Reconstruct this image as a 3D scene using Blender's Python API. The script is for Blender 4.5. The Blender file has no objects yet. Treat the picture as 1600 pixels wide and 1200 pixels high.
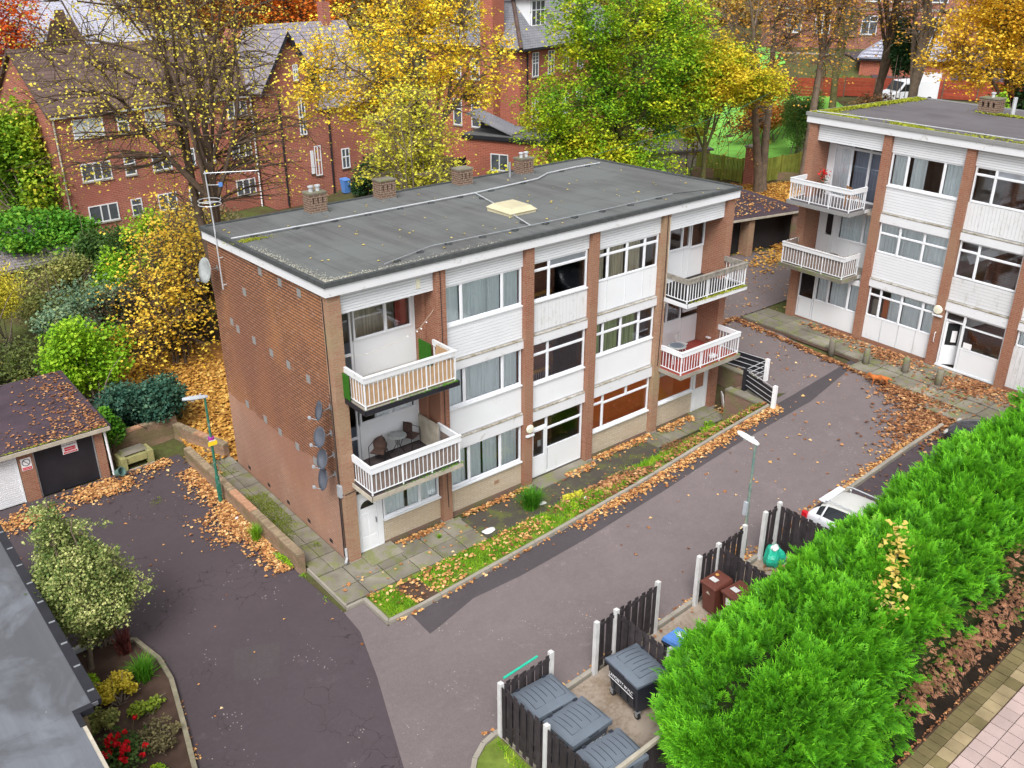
import bpy, bmesh, math, random
import numpy as np
from mathutils import Vector, Matrix
rad=math.radians
SC=bpy.context.scene
COL=SC.collection
# ---------------------------------------------------------------- camera, light
cd=bpy.data.cameras.new('camera'); cam=bpy.data.objects.new('camera',cd); COL.objects.link(cam)
cam.location=(-11.626,-22.335,17.915)
cam.rotation_euler=(rad(64.878),0,rad(-39.289))
cd.sensor_width=36.0; cd.lens=32.97; cd.clip_end=1500; cd.clip_start=.1
SC.camera=cam
W=bpy.data.worlds.new("World"); SC.world=W; W.use_nodes=True
wn=W.node_tree; bgn=wn.nodes['Background']
sky=wn.nodes.new('ShaderNodeTexSky'); sky.sky_type='NISHITA'; sky.sun_disc=False
SUN_EL,SUN_AZ=rad(50),rad(228)        # azimuth from +Y clockwise
sky.sun_elevation=SUN_EL; sky.sun_rotation=SUN_AZ
sky.air_density=1.0; sky.dust_density=4.0; sky.ozone_density=1.0
hs=wn.nodes.new('ShaderNodeHueSaturation'); hs.inputs['Saturation'].default_value=.16
wn.links.new(sky.outputs[0],hs.inputs['Color']); wn.links.new(hs.outputs[0],bgn.inputs['Color'])
bgn.inputs['Strength'].default_value=.15
sl=bpy.data.lights.new('sun','SUN'); sun=bpy.data.objects.new('sun',sl); COL.objects.link(sun)
sl.energy=1.5; sl.angle=rad(25); sl.color=(1,.965,.92)
sd=Vector((math.sin(SUN_AZ)*math.cos(SUN_EL),math.cos(SUN_AZ)*math.cos(SUN_EL),math.sin(SUN_EL)))
sun.rotation_euler=sd.to_track_quat('Z','Y').to_euler(); sun.location=(0,0,60)
SC.view_settings.view_transform='Standard'; SC.view_settings.look='None'
SC.view_settings.gamma=1; SC.view_settings.use_curve_mapping=False
SC.view_settings.exposure=.60
SC.render.engine='CYCLES'
SC.cycles.max_bounces=6; SC.cycles.transparent_max_bounces=12

R=random.Random(7); NR=np.random.default_rng(11)
# ---------------------------------------------------------------- materials
MATS={}
class NT:
    def __init__(s,name):
        s.m=bpy.data.materials.new(name); s.m.use_nodes=True; s.t=s.m.node_tree
        s.b=s.t.nodes['Principled BSDF']; s.geo=s.n('NewGeometry'); s.pos=s.geo.outputs['Position']
    def n(s,typ,**k):
        x=s.t.nodes.new('ShaderNode'+typ)
        for a,v in k.items(): setattr(x,a,v)
        return x
    def l(s,a,b): s.t.links.new(a,b)
    def noise(s,scale,detail=4,vec=None,rough=.55,stretch=None,dist=0):
        x=s.n('TexNoise'); x.inputs['Scale'].default_value=scale; x.inputs['Detail'].default_value=detail
        x.inputs['Roughness'].default_value=rough; x.inputs['Distortion'].default_value=dist
        v=vec or s.pos
        if stretch:
            mp=s.n('Mapping'); mp.inputs['Scale'].default_value=stretch; s.l(v,mp.inputs[0]); v=mp.outputs[0]
        s.l(v,x.inputs['Vector']); return x.outputs['Fac']
    def ramp(s,fac,stops,interp='LINEAR'):
        r=s.n('ValToRGB'); r.color_ramp.interpolation=interp
        el=r.color_ramp.elements
        while len(el)<len(stops): el.new(.5)
        for e,(p,c) in zip(el,stops):
            e.position=p; e.color=(c if len(c)==4 else (*c,1)) if isinstance(c,tuple) else (c,c,c,1)
        s.l(fac,r.inputs[0]); return r.outputs[0]
    def mix(s,fac,a,b,mode='MIX'):
        x=s.n('Mix',data_type='RGBA',blend_type=mode)
        def put(i,v):
            if isinstance(v,bpy.types.NodeSocket): s.l(v,x.inputs[i])
            elif isinstance(v,(int,float)): x.inputs[i].default_value=v
            else: x.inputs[i].default_value=(*v,1)
        put(0,fac); put(6,a); put(7,b); return x.outputs[2]
    def math(s,op,a,b=0,c=0):
        x=s.n('Math',operation=op)
        for i,v in enumerate((a,b,c)):
            if isinstance(v,bpy.types.NodeSocket): s.l(v,x.inputs[i])
            else: x.inputs[i].default_value=v
        return x.outputs[0]
    def bump(s,h,strength=.4,dist=.02):
        x=s.n('Bump'); x.inputs['Strength'].default_value=strength; x.inputs['Distance'].default_value=dist
        s.l(h,x.inputs['Height']); s.l(x.outputs[0],s.b.inputs['Normal'])
    def done(s,col=None,rough=.8,spec=.3,metal=0):
        if col is not None:
            if isinstance(col,bpy.types.NodeSocket): s.l(col,s.b.inputs['Base Color'])
            else: s.b.inputs['Base Color'].default_value=(*col,1)
        if isinstance(rough,bpy.types.NodeSocket): s.l(rough,s.b.inputs['Roughness'])
        else: s.b.inputs['Roughness'].default_value=rough
        s.b.inputs['Specular IOR Level'].default_value=spec
        s.b.inputs['Metallic'].default_value=metal
        return s.m
def sk(c,k): return tuple(min(1,v*k) for v in c)
def plain(name,c,rough=.7,var=.18,scale=3,spec=.3,metal=0,bump=.15,obj=0,fine=40):
    """one weathered colour: large and small blotches, grain, optional per-object tint"""
    s=NT(name); a=s.noise(scale,5); b=s.noise(fine,3)
    col=s.mix(s.ramp(a,[(.3,0.),(.7,1.)]),sk(c,1-var),sk(c,1+var))
    col=s.mix(.25,col,s.mix(b,sk(c,.7),sk(c,1.3)))
    if obj:
        oi=s.n('ObjectInfo'); f=s.math('MULTIPLY_ADD',oi.outputs['Random'],obj,1-obj/2)
        h=s.n('HueSaturation'); s.l(f,h.inputs['Value']); s.l(col,h.inputs['Color']); col=h.outputs[0]
    if bump: s.bump(b,bump,.01)
    return s.done(col,rough,spec,metal)
def stained(name,c,dirt,amt=(.52,.75),rough=.6,scale=1.2,streak=(3,3,.35),fine=.12,spec=.3,bump=.1):
    """paint with dirt runs and blotches"""
    s=NT(name); n1=s.noise(scale,6,stretch=streak,rough=.7); n2=s.noise(9,5,rough=.7)
    f=s.math('MULTIPLY_ADD',n2,.35,s.math('MULTIPLY',n1,.7))
    m=s.ramp(f,[(amt[0],0.),(amt[1],1.)])
    col=s.mix(m,s.mix(s.noise(.8,2),sk(c,1-fine),c),dirt)
    s.bump(n2,bump,.01)
    return s.done(col,rough,spec)
def bricks(name,c1,c2,mortar,bw=.225,rh=.075,ms=.012,tint=None,rough=.85,bumpd=.012,pale=None,dark=None,bias=0,offset=.5,moss=None,vert=False,course=False):
    s=NT(name)
    sp=s.n('SeparateXYZ'); s.l(s.pos,sp.inputs[0]); sn=s.n('SeparateXYZ'); s.l(s.geo.outputs['True Normal'],sn.inputs[0])
    ax=s.math('GREATER_THAN',s.math('ABSOLUTE',sn.outputs[0]),.6); az=s.math('GREATER_THAN',s.math('ABSOLUTE',sn.outputs[2]),.7)
    u=s.math('ADD',s.math('MULTIPLY',sp.outputs[0],s.math('SUBTRACT',1,ax)),s.math('MULTIPLY',sp.outputs[1],ax))
    v=s.math('ADD',s.math('MULTIPLY',sp.outputs[2],s.math('SUBTRACT',1,az)),s.math('MULTIPLY',sp.outputs[1],az))
    cb=s.n('CombineXYZ')
    if vert: s.l(v,cb.inputs[0]); s.l(u,cb.inputs[1])
    else: s.l(u,cb.inputs[0]); s.l(v,cb.inputs[1])
    br=s.n('TexBrick'); br.offset=offset; br.inputs['Scale'].default_value=1
    br.inputs['Brick Width'].default_value=bw; br.inputs['Row Height'].default_value=rh; br.inputs['Mortar Size'].default_value=ms
    br.inputs['Mortar Smooth'].default_value=.2; br.inputs['Bias'].default_value=bias
    br.inputs['Color1'].default_value=(*c1,1); br.inputs['Color2'].default_value=(*c2,1); br.inputs['Mortar'].default_value=(*mortar,1)
    s.l(cb.outputs[0],br.inputs['Vector'])
    col=br.outputs['Color']
    big=s.noise(.45,5,rough=.65); sm=s.noise(14,4)
    col=s.mix(s.ramp(sm,[(.3,0.),(.75,.45)]),col,sk(c1,.62))
    if tint: col=s.mix(s.ramp(big,[(.45,0.),(.65,.6)]),col,tint)
    if pale:
        # weathered paler zone below a height with a ragged edge
        zc,pc=pale
        f=s.math('ADD',sp.outputs[2],s.math('MULTIPLY',s.noise(.8,4),.5))
        f=s.ramp(s.math('DIVIDE',f,10),[((zc+.20)/10,.62),((zc+.32)/10,0.)])
        col=s.mix(f,col,pc)
        patch=s.noise(3.5,5,stretch=(1,1,2.2)); col=s.mix(s.ramp(patch,[(.56,0.),(.68,.5)]),col,sk(pc,1.15))
    if dark:
        f=s.noise(.25,3,stretch=(1,1,.6)); col=s.mix(s.ramp(f,[(.45,0.),(.62,.55)]),col,dark)
    if moss:
        f=s.math('MULTIPLY',s.ramp(s.noise(1.6,5),[(.45,0.),(.6,1.)]),moss[1]); col=s.mix(f,col,moss[0])
    if course:
        fz=s.math('FRACT',s.math('DIVIDE',sp.outputs[2],rh)); ln=s.math('LESS_THAN',fz,.36)
        up=s.math('GREATER_THAN',s.math('ADD',sp.outputs[2],s.math('MULTIPLY',s.noise(.8,4),.5)),3.25)
        col=s.mix(s.math('MULTIPLY',ln,s.math('MULTIPLY_ADD',up,.55,.18)),col,(.07,.04,.03))
    h=s.math('SUBTRACT',1,br.outputs['Fac'])
    s.bump(s.math('ADD',h,s.math('MULTIPLY',sm,.35)),.9,bumpd)
    return s.done(col,rough,.2)
def foliage(name,stops,rough=.6,trans=.26,clump=.5,cscale=.9,dark=.55):
    """leaf colour from a per-leaf random number plus slow drift through the crown"""
    s=NT(name); at=s.n('Attribute',attribute_name='rnd')
    nz=s.noise(cscale,3)
    f=s.math('ADD',s.math('MULTIPLY',at.outputs['Fac'],1-clump),s.math('MULTIPLY',s.ramp(nz,[(.3,0.),(.7,1.)]),clump))
    col=s.ramp(f,stops)
    s.done(col,rough,.25)
    tr=s.n('BsdfTranslucent'); s.l(col,tr.inputs[0]); mx=s.n('MixShader'); mx.inputs[0].default_value=trans
    out=s.t.nodes['Material Output']; s.l(s.b.outputs[0],mx.inputs[1]); s.l(tr.outputs[0],mx.inputs[2]); s.l(mx.outputs[0],out.inputs[0])
    return s.m
def glassmat(name,tint=(.97,.98,.99),refl=.09):
    s=NT(name); g=s.n('BsdfGlossy'); g.inputs['Roughness'].default_value=.04; g.inputs[0].default_value=(.9,.93,1,1)
    t=s.n('BsdfTransparent'); t.inputs[0].default_value=(*tint,1)
    fr=s.n('Fresnel'); fr.inputs[0].default_value=1.45
    f=s.math('ADD',fr.outputs[0],refl)
    mx=s.n('MixShader'); s.l(f,mx.inputs[0]); s.l(t.outputs[0],mx.inputs[1]); s.l(g.outputs[0],mx.inputs[2])
    s.l(mx.outputs[0],s.t.nodes['Material Output'].inputs[0]); return s.m

M={}
M['white']=stained('white_paint',(.76,.78,.81),(.40,.38,.33),(.60,.90),.5,1.0)
M['white2']=stained('white_board',(.77,.79,.825),(.55,.56,.56),(.60,.85),.5,1.0)
M['ledge']=stained('weathered_ledge',(.50,.49,.46),(.20,.17,.11),(.42,.62),.8,2.2,(1.5,1.5,3)); M['joint']=plain('board_joint_shadow_line',(.36,.36,.37),.9,.2,4,.1)
M['pathtar']=stained('mossy_path_tarmac',(.085,.075,.062),(.12,.14,.03),(.52,.66),.9,1.6,(1,1,1),.3)
M['white_dirty']=stained('weathered_white',(.70,.71,.73),(.36,.35,.30),(.56,.80),.65,1.8,(2.5,2.5,.9))
M['upvc']=plain('upvc',(.74,.76,.80),.35,.04,2,.4,bump=0)
M['fascia']=stained('fascia_paint',(.72,.73,.76),(.30,.27,.22),(.60,.72),.6,2.0,(1.2,1.2,2.5))
M['tanbrick']=bricks('tan_brick',(.52,.44,.33),(.60,.52,.41),(.42,.36,.29),.3,.08,.010,bumpd=.008,tint=(.46,.36,.25))
M['redbrick']=bricks('pier_brick',(.30,.105,.06),(.36,.15,.09),(.34,.25,.19),tint=(.32,.20,.13))
M['pierpale']=bricks('weathered_pier_brick',(.36,.17,.105),(.42,.25,.16),(.34,.27,.20),tint=(.33,.28,.16))
M['gable']=bricks('gable_brick',(.33,.15,.085),(.46,.21,.11),(.14,.085,.06),.30,.10,.022,tint=(.50,.23,.10),bumpd=.03,pale=(3.0,(.42,.27,.21)),dark=(.27,.12,.08),course=True)
M['plinth']=bricks('plinth_brick',(.23,.13,.10),(.28,.17,.13),(.2,.17,.13),moss=((.16,.18,.07),.6))
M['wallbrick']=bricks('garden_wall_brick',(.25,.15,.10),(.33,.21,.14),(.22,.18,.13),moss=((.15,.15,.06),.55),pale=(.2,(.36,.24,.17)))
M['coping']=bricks('coping_brick',(.32,.21,.14),(.38,.26,.18),(.20,.16,.12),.075,.24,.009,moss=((.17,.16,.08),.5),offset=0)
M['houseA']=bricks('orange_red_brick',(.42,.125,.085),(.27,.075,.055),(.46,.28,.21),.36,.12,.020,tint=(.34,.11,.085),dark=(.26,.10,.075))
M['houseC']=bricks('bright_red_brick',(.44,.115,.07),(.31,.08,.055),(.44,.26,.19),.36,.12,.018,tint=(.38,.12,.08),dark=(.30,.11,.08))
M['houseF']=bricks('terrace_red_brick',(.36,.13,.095),(.27,.09,.07),(.36,.25,.2),.4,.14,.02,dark=(.26,.13,.10))
M['slatelilac']=bricks('lilac_grey_slate',(.27,.25,.29),(.32,.30,.34),(.15,.14,.17),.4,.25,.02,bumpd=.01,dark=(.20,.17,.17))
M['sleeperwood']=plain('weathered_sleeper',(.25,.225,.16),.85,.3,4,.2,obj=.2)
M['stone']=bricks('dark_stone',(.20,.13,.09),(.13,.085,.065),(.08,.06,.05),.4,.2,.02)
M['brownwall']=bricks('brown_terrace_brick',(.36,.20,.13),(.30,.15,.10),(.28,.2,.15),.3,.1,.012)
M['chimbrick']=bricks('chimney_brick',(.15,.085,.06),(.21,.125,.09),(.34,.29,.23),.22,.085,.012)
M['rustbrick']=bricks('stairwell_brick',(.50,.22,.14),(.40,.17,.11),(.26,.17,.12),.30,.10,.014)
M['concrete']=plain('concrete',(.30,.275,.235),.85,.22,1.5,.2,fine=25)
M['concpost']=plain('concrete_post',(.56,.56,.56),.85,.15,3,.2)
M['mossconc']=None
def mossy():
    s=NT('mossy_concrete'); n=s.noise(2.2,6,rough=.7); g=s.noise(30,3)
    c=s.mix(s.ramp(s.noise(.9,4),[(.35,0.),(.65,1.)]),(.12,.105,.08),(.24,.22,.18))
    c=s.mix(s.ramp(n,[(.50,0.),(.60,.8)]),c,s.mix(g,(.09,.12,.02),(.20,.22,.04)))
    c=s.mix(.2,c,s.mix(g,(.1,.09,.07),(.5,.48,.42)))
    oi=s.n('ObjectInfo'); f=s.math('MULTIPLY_ADD',oi.outputs['Random'],.3,.85)
    h=s.n('HueSaturation'); s.l(f,h.inputs['Value']); s.l(c,h.inputs['Color']); c=h.outputs[0]
    s.bump(n,.4,.02); return s.done(c,.9,.15)
M['mossconc']=mossy()
def asphalt(name,c,seed=0,spots=True,crack=.6):
    s=NT(name); big=s.noise(.22,4,rough=.6,dist=.4); mid=s.noise(1.7,5,rough=.65); gr=s.noise(90,2)
    col=s.mix(s.ramp(big,[(.32,0.),(.68,1.)]),sk(c,.80),sk(c,1.15))
    col=s.mix(s.ramp(mid,[(.32,0.),(.72,.55)]),col,sk(c,.66)); col=s.mix(s.ramp(s.noise(7,4,rough=.7),[(.5,0.),(.72,.35)]),col,sk(c,1.5))
    col=s.mix(.45,col,s.mix(s.ramp(gr,[(.35,0.),(.65,1.)]),sk(c,.55),sk(c,1.6)))
    if spots:
        v=s.n('TexVoronoi'); v.inputs['Scale'].default_value=1.4; s.l(s.pos,v.inputs['Vector'])
        w=s.n('TexVoronoi'); w.inputs['Scale'].default_value=9; s.l(s.pos,w.inputs['Vector'])
        f=s.math('MULTIPLY',s.math('LESS_THAN',w.outputs['Distance'],.16),s.math('GREATER_THAN',s.noise(.9,2),.60))
        col=s.mix(s.math('MULTIPLY',f,.5),col,(.5,.48,.44))
        f2=s.math('MULTIPLY',s.ramp(s.noise(.8,6,rough=.8),[(.60,0.),(.70,1.)]),.6)
        col=s.mix(f2,col,sk(c,1.7))
    # fine cracks
    vc=s.n('TexVoronoi',feature='DISTANCE_TO_EDGE'); vc.inputs['Scale'].default_value=1.6
    wv=s.n('Mapping'); ns=s.n('TexNoise'); ns.inputs['Scale'].default_value=2.5; s.l(s.pos,ns.inputs['Vector'])
    vm=s.n('VectorMath',operation='ADD'); s.l(s.pos,vm.inputs[0]); sc=s.n('VectorMath',operation='SCALE'); s.l(ns.outputs['Color'],sc.inputs[0]); sc.inputs['Scale'].default_value=.6
    s.l(sc.outputs[0],vm.inputs[1]); s.l(vm.outputs[0],vc.inputs['Vector'])
    cr=s.math('MULTIPLY',s.math('LESS_THAN',vc.outputs['Distance'],.012),s.ramp(s.noise(.35,2),[(.5,0.),(.56,crack)]))
    col=s.mix(cr,col,sk(c,.35))
    s.bump(gr,.25,.006)
    return s.done(col,s.ramp(big,[(.3,.62),(.7,.85)]),.3)
M['road']=asphalt('road_asphalt',(.165,.136,.138),crack=.0,spots=True)
M['drive']=asphalt('drive_asphalt',(.074,.058,.066),crack=.7)
M['darksoil']=plain('dark_root_soil',(.022,.017,.013),.95,.4,3,.05,bump=.6,fine=14); M['driverep']=asphalt('repair_asphalt',(.076,.064,.068),spots=False,crack=0)
M['patch']=asphalt('fresh_asphalt',(.072,.062,.068),spots=False,crack=0)
M['yard']=stained('bin_yard_concrete',(.40,.335,.275),(.20,.145,.10),(.46,.64),.9,1.1,(1,1,1),.25)
def groundmat():
    s=NT('ground_soil'); n=s.noise(.35,5,rough=.7); f=s.noise(6,4)
    c=s.mix(s.ramp(n,[(.4,0.),(.6,1.)]),(.09,.065,.04),(.10,.13,.035)); c=s.mix(s.ramp(f,[(.3,0.),(.7,.5)]),c,(.05,.035,.025))
    s.bump(f,.5,.05); return s.done(c,.95,.1)
M['ground']=groundmat()
M['soil']=plain('bed_soil',(.085,.055,.042),.95,.35,2,.1,bump=.6,fine=18)
M['lawn']=plain('lawn',(.19,.46,.08),.95,.3,.6,.1,bump=.4,fine=12)
M['verge']=plain('verge_turf',(.14,.19,.035),.95,.45,2.2,.1,bump=.6,fine=16)
M['litter']=plain('leaf_litter',(.36,.17,.05),.9,.5,4,.15,bump=.8,fine=14)
def feltmat(name,c,tone,moss=None):
    s=NT(name); sp=s.n('SeparateXYZ'); s.l(s.pos,sp.inputs[0])
    st=s.noise(1.3,5,stretch=(1.6,.16,1),rough=.7); big=s.noise(.35,4,rough=.6)
    col=s.mix(s.ramp(st,[(.35,0.),(.68,1.)]),sk(c,.72),sk(c,1.32)); col=s.mix(s.ramp(big,[(.42,0.),(.60,.75)]),col,tone)
    fx=s.math('FRACT',s.math('ADD',s.math('MULTIPLY',sp.outputs[0],1.02),s.math('MULTIPLY',s.noise(.6,2),.12)))
    line=s.math('LESS_THAN',fx,.022); col=s.mix(s.math('MULTIPLY',line,.75),col,sk(c,.4))
    fy=s.math('FRACT',s.math('ADD',s.math('MULTIPLY',sp.outputs[1],.23),s.math('MULTIPLY',s.math('FLOOR',s.math('MULTIPLY',sp.outputs[0],1.02)),.37)))
    col=s.mix(s.math('MULTIPLY',s.math('LESS_THAN',fy,.006),.7),col,sk(c,.4))
    g=s.noise(60,3); col=s.mix(.3,col,s.mix(g,sk(c,.5),sk(c,1.6)))
    s.bump(g,.3,.008); return s.done(col,.8,.25)
M['felt']=feltmat('roof_felt',(.112,.114,.114),(.155,.172,.170))
M['felt2']=feltmat('roof_felt_warm',(.115,.104,.112),(.155,.145,.155))
M['feltdark']=plain('felt_edge',(.065,.07,.072),.8,.3,6,.3,bump=.4)
M['feltbl']=None
def wetfelt():
    s=NT('wet_flat_roof'); n=s.noise(.45,5,rough=.6,dist=.5); g=s.noise(50,3)
    st=s.noise(1.6,5,stretch=(2.0,.12,1),rough=.7)
    c=s.mix(s.ramp(n,[(.42,0.),(.54,1.)]),(.085,.088,.098),(.165,.18,.205)); c=s.mix(s.ramp(st,[(.35,0.),(.65,.55)]),c,(.11,.112,.13))
    v=s.n('TexVoronoi'); v.inputs['Scale'].default_value=6; s.l(s.pos,v.inputs['Vector'])
    sp=s.math('MULTIPLY',s.math('LESS_THAN',v.outputs['Distance'],.09),s.math('GREATER_THAN',s.noise(.9,3),.60)); c=s.mix(s.math('MULTIPLY',sp,.55),c,(.6,.6,.6))
    s.bump(g,.15,.004); return s.done(c,s.ramp(n,[(.40,.65),(.55,.30)]),.45)
M['feltbl']=wetfelt()
M['garroof']=plain('garage_felt',(.062,.042,.055),.75,.35,.8,.3,fine=30)
M['tiles']=plain('concrete_roof_tile',(.115,.078,.068),.85,.3,1.2,.2,bump=.4,obj=.35,fine=8)
M['slate']=bricks('slate_roof',(.20,.205,.23),(.25,.255,.285),(.10,.10,.12),.3,.16,.012,bumpd=.01,tint=(.27,.27,.29))
M['slatepale']=bricks('pale_slate_roof',(.42,.43,.52),(.48,.49,.58),(.24,.24,.30),.3,.16,.012,bumpd=.01)
M['oldslate']=bricks('old_grey_tile',(.25,.22,.24),(.30,.27,.28),(.13,.11,.12),.3,.2,.014,bumpd=.02)
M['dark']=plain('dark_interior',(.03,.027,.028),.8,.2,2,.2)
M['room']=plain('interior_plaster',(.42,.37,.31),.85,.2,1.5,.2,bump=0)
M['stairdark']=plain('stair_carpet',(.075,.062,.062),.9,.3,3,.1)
M['woodyel']=plain('varnished_rail',(.50,.26,.07),.4,.2,3,.4)
M['black']=plain('black_paint',(.018,.018,.024),.45,.25,2,.4)
M['fenceb']=plain('black_stained_slat',(.040,.033,.036),.75,.4,5,.25,bump=.5,obj=.5,fine=30)
M['fencered']=plain('red_fence_stain',(.30,.055,.03),.8,.2,3,.2,obj=.25)
M['fencegreen']=plain('green_mossy_board',(.19,.21,.04),.9,.3,2,.1,obj=.35,bump=.4)
M['palewood']=plain('weathered_timber',(.42,.38,.31),.8,.25,4,.2,obj=.25)
M['greywood']=plain('grey_weathered_rail',(.26,.24,.21),.85,.45,6,.15,bump=.4)
M['reed']=plain('reed_screen_tan',(.50,.33,.19),.85,.2,5,.15,obj=.3)
M['reedgrey']=plain('reed_screen_grey',(.22,.17,.145),.85,.25,6,.15)
M['redfloor']=plain('red_balcony_floor',(.33,.065,.05),.7,.2,3,.3)
M['moss']=plain('moss_cushion',(.20,.27,.02),.95,.45,9,.05,bump=.9,fine=30)
M['mossy']=foliage('yellow_green_moss',[(0,(.16,.17,.015)),(.5,(.36,.40,.03)),(1,(.50,.50,.06))])
M['curtain']=None
def curtainmat(name,c,trans=.1,var=.12):
    s=NT(name); f=s.noise(6,3,stretch=(3,3,.12)); col=s.mix(s.ramp(f,[(.3,0.),(.7,1.)]),sk(c,1-var*1.8),sk(c,1+var)); return s.done(col,.9,.1)
M['curtain']=curtainmat('pale_blue_curtain',(.88,.95,.96),var=.05)
M['net']=curtainmat('net_curtain',(.90,.92,.93),var=.05)
M['cream']=curtainmat('cream_curtain',(.70,.64,.50),var=.22)
M['greencurt']=curtainmat('green_curtain',(.42,.52,.24),var=.3)
M['orange']=plain('rust_orange_board',(.72,.20,.055),.7,.12,.8,.2,bump=0)
M['grey']=plain('galvanised',(.36,.38,.40),.45,.2,5,.5,metal=.5)
M['alu']=plain('pale_conduit',(.55,.57,.60),.4,.15,5,.5,metal=.3)
M['dish']=plain('dish_grey',(.085,.095,.12),.5,.15,5,.4)
M['dishpale']=plain('dish_pale',(.30,.32,.32),.6,.3,5,.3)
M['lampgreen']=stained('green_lamp_paint',(.03,.16,.11),(.30,.32,.30),(.55,.72),.5,3,(2,2,1))
M['lampgrey']=stained('faded_lamp_paint',(.13,.22,.20),(.33,.30,.22),(.50,.65),.6,3,(3,3,1.2))
M['lampwhite']=plain('lamp_head_white',(.72,.75,.76),.4,.08,4,.4,bump=0)
M['lamphead']=plain('lamp_head_grey',(.38,.41,.45),.35,.15,6,.5)
M['bark']=plain('bark_brown',(.105,.075,.055),.95,.4,4,.1,bump=.9,fine=14)
M['barkgrey']=plain('bark_grey',(.16,.125,.095),.95,.35,3,.1,bump=.9,fine=12)
M['barkgreen']=plain('bark_green',(.13,.125,.055),.95,.35,3,.1,bump=.9,fine=12)
M['twig']=plain('twig_pale',(.22,.18,.14),.9,.3,5,.1,bump=.3)
M['bin']=plain('dark_grey_plastic',(.105,.125,.155),.42,.12,3,.45,bump=.05)
M['binlid']=plain('grey_bin_lid',(.125,.15,.185),.42,.10,2.5,.45,bump=.05)
M['bindark']=plain('black_bin_body',(.022,.026,.038),.45,.15,3,.45,bump=.05)
M['brownbin']=plain('brown_bin_plastic',(.125,.040,.028),.5,.12,4,.4,bump=.05)
M['bluelid']=plain('blue_bin_lid',(.10,.25,.62),.5,.1,4,.4)
M['bluepale']=plain('pale_sticker',(.62,.70,.80),.5,.05,4,.3,bump=0)
M['teal']=plain('green_plastic',(.02,.42,.28),.45,.12,6,.4,bump=.1)
M['rubber']=plain('rubber',(.02,.02,.022),.7,.1,4,.3)
M['carwhite']=plain('white_car_paint',(.74,.76,.82),.22,.02,2,.6,bump=0)
M['carroof']=plain('dusty_car_roof',(.55,.55,.53),.4,.08,1.5,.4,bump=0)
M['carblack']=plain('black_car_paint',(.02,.022,.03),.2,.02,2,.6,bump=0)
M['carglass']=plain('tinted_car_glass',(.015,.018,.022),.08,.02,2,.6,bump=0)
M['winpane']=plain('house_window_glass',(.085,.095,.11),.12,.5,1.2,.6,bump=0)
M['redlamp']=plain('red_lamp_lens',(.55,.01,.02),.25,.05,4,.5,bump=0)
M['clearlamp']=plain('clear_lamp_lens',(.45,.45,.42),.2,.1,8,.5,bump=0)
M['signwhite']=plain('sign_white',(.78,.78,.80),.5,.03,4,.3,bump=0)
M['signred']=plain('sign_red',(.62,.015,.04),.5,.03,4,.3,bump=0)
M['print']=plain('print_black',(.02,.02,.02),.6,.02,4,.2,bump=0)
M['yellow']=plain('yellow_plate',(.85,.62,.03),.5,.03,4,.3,bump=0)
M['purple']=plain('purple_band',(.35,.04,.30),.5,.03,4,.3,bump=0)
M['skylight']=plain('skylight_cream',(.52,.47,.32),.6,.12,2,.3)
M['pvcgrey']=plain('soil_pipe_grey',(.25,.25,.25),.5,.1,5,.4)
M['stonetrough']=plain('mossy_stone_trough',(.30,.29,.13),.9,.35,4,.1,bump=.5,fine=15)
M['wicker']=plain('brown_wicker',(.09,.055,.045),.7,.3,9,.3,bump=.6,fine=60)
M['netpane']=plain('net_curtain_pane',(.50,.53,.54),.3,.08,2,.4,bump=0)
M['cushion']=plain('light_fitting_cream',(.72,.70,.56),.5,.1,4,.3,bump=0)
M['fox']=plain('ginger_fur',(.45,.14,.04),.9,.3,8,.1,bump=.4)
M['glass']=glassmat('window_glass'); M['glassdark']=glassmat('dark_glass',(.35,.37,.4),.04)
# paving & pavers
M['paver']=plain('pink_paver',(.42,.325,.305),.85,.12,1.2,.2,bump=.3,obj=.22,fine=25)
M['paverd']=plain('dark_mossy_paver',(.15,.125,.06),.9,.35,1.5,.15,bump=.4,obj=.3,fine=20)
M['paverb']=plain('brown_mossy_paver',(.27,.215,.125),.9,.3,1.5,.15,bump=.4,obj=.25,fine=20)
# leaves
M['f_yellow']=foliage('yellow_maple_leaf',[(0,(.50,.30,.01)),(.28,(.88,.56,.03)),(.58,(.95,.76,.07)),(.82,(.70,.72,.06)),(1,(.34,.46,.03))])
M['f_yellow2']=foliage('gold_leaf',[(0,(.48,.26,.015)),(.4,(.82,.52,.04)),(.8,(.90,.68,.08)),(1,(.60,.52,.06))])
M['f_yg']=foliage('yellow_green_leaf',[(0,(.32,.36,.03)),(.4,(.62,.62,.06)),(.75,(.80,.70,.08)),(1,(.45,.46,.08))])
M['f_green']=foliage('green_leaf',[(0,(.03,.12,.01)),(.28,(.12,.30,.015)),(.5,(.30,.50,.02)),(.74,(.60,.64,.03)),(1,(.90,.68,.04))],clump=.6,cscale=.35)
M['f_sparse']=foliage('sparse_pale_yellow_leaf',[(0,(.45,.32,.04)),(.5,(.78,.62,.08)),(.85,(.70,.66,.10)),(1,(.36,.46,.05))],clump=.2)
M['f_orange']=foliage('orange_leaf',[(0,(.45,.10,.015)),(.5,(.70,.19,.02)),(1,(.75,.30,.04))])
M['f_red']=foliage('red_orange_leaf',[(0,(.55,.06,.02)),(.5,(.80,.16,.03)),(1,(.85,.28,.05))])
M['f_rust']=foliage('rust_leaf',[(0,(.20,.06,.02)),(.5,(.42,.14,.03)),(.8,(.60,.26,.04)),(1,(.55,.40,.05))])
M['f_lime']=foliage('lime_leaf',[(0,(.08,.22,.01)),(.4,(.22,.42,.015)),(.8,(.42,.58,.03)),(1,(.60,.62,.05))])
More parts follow.
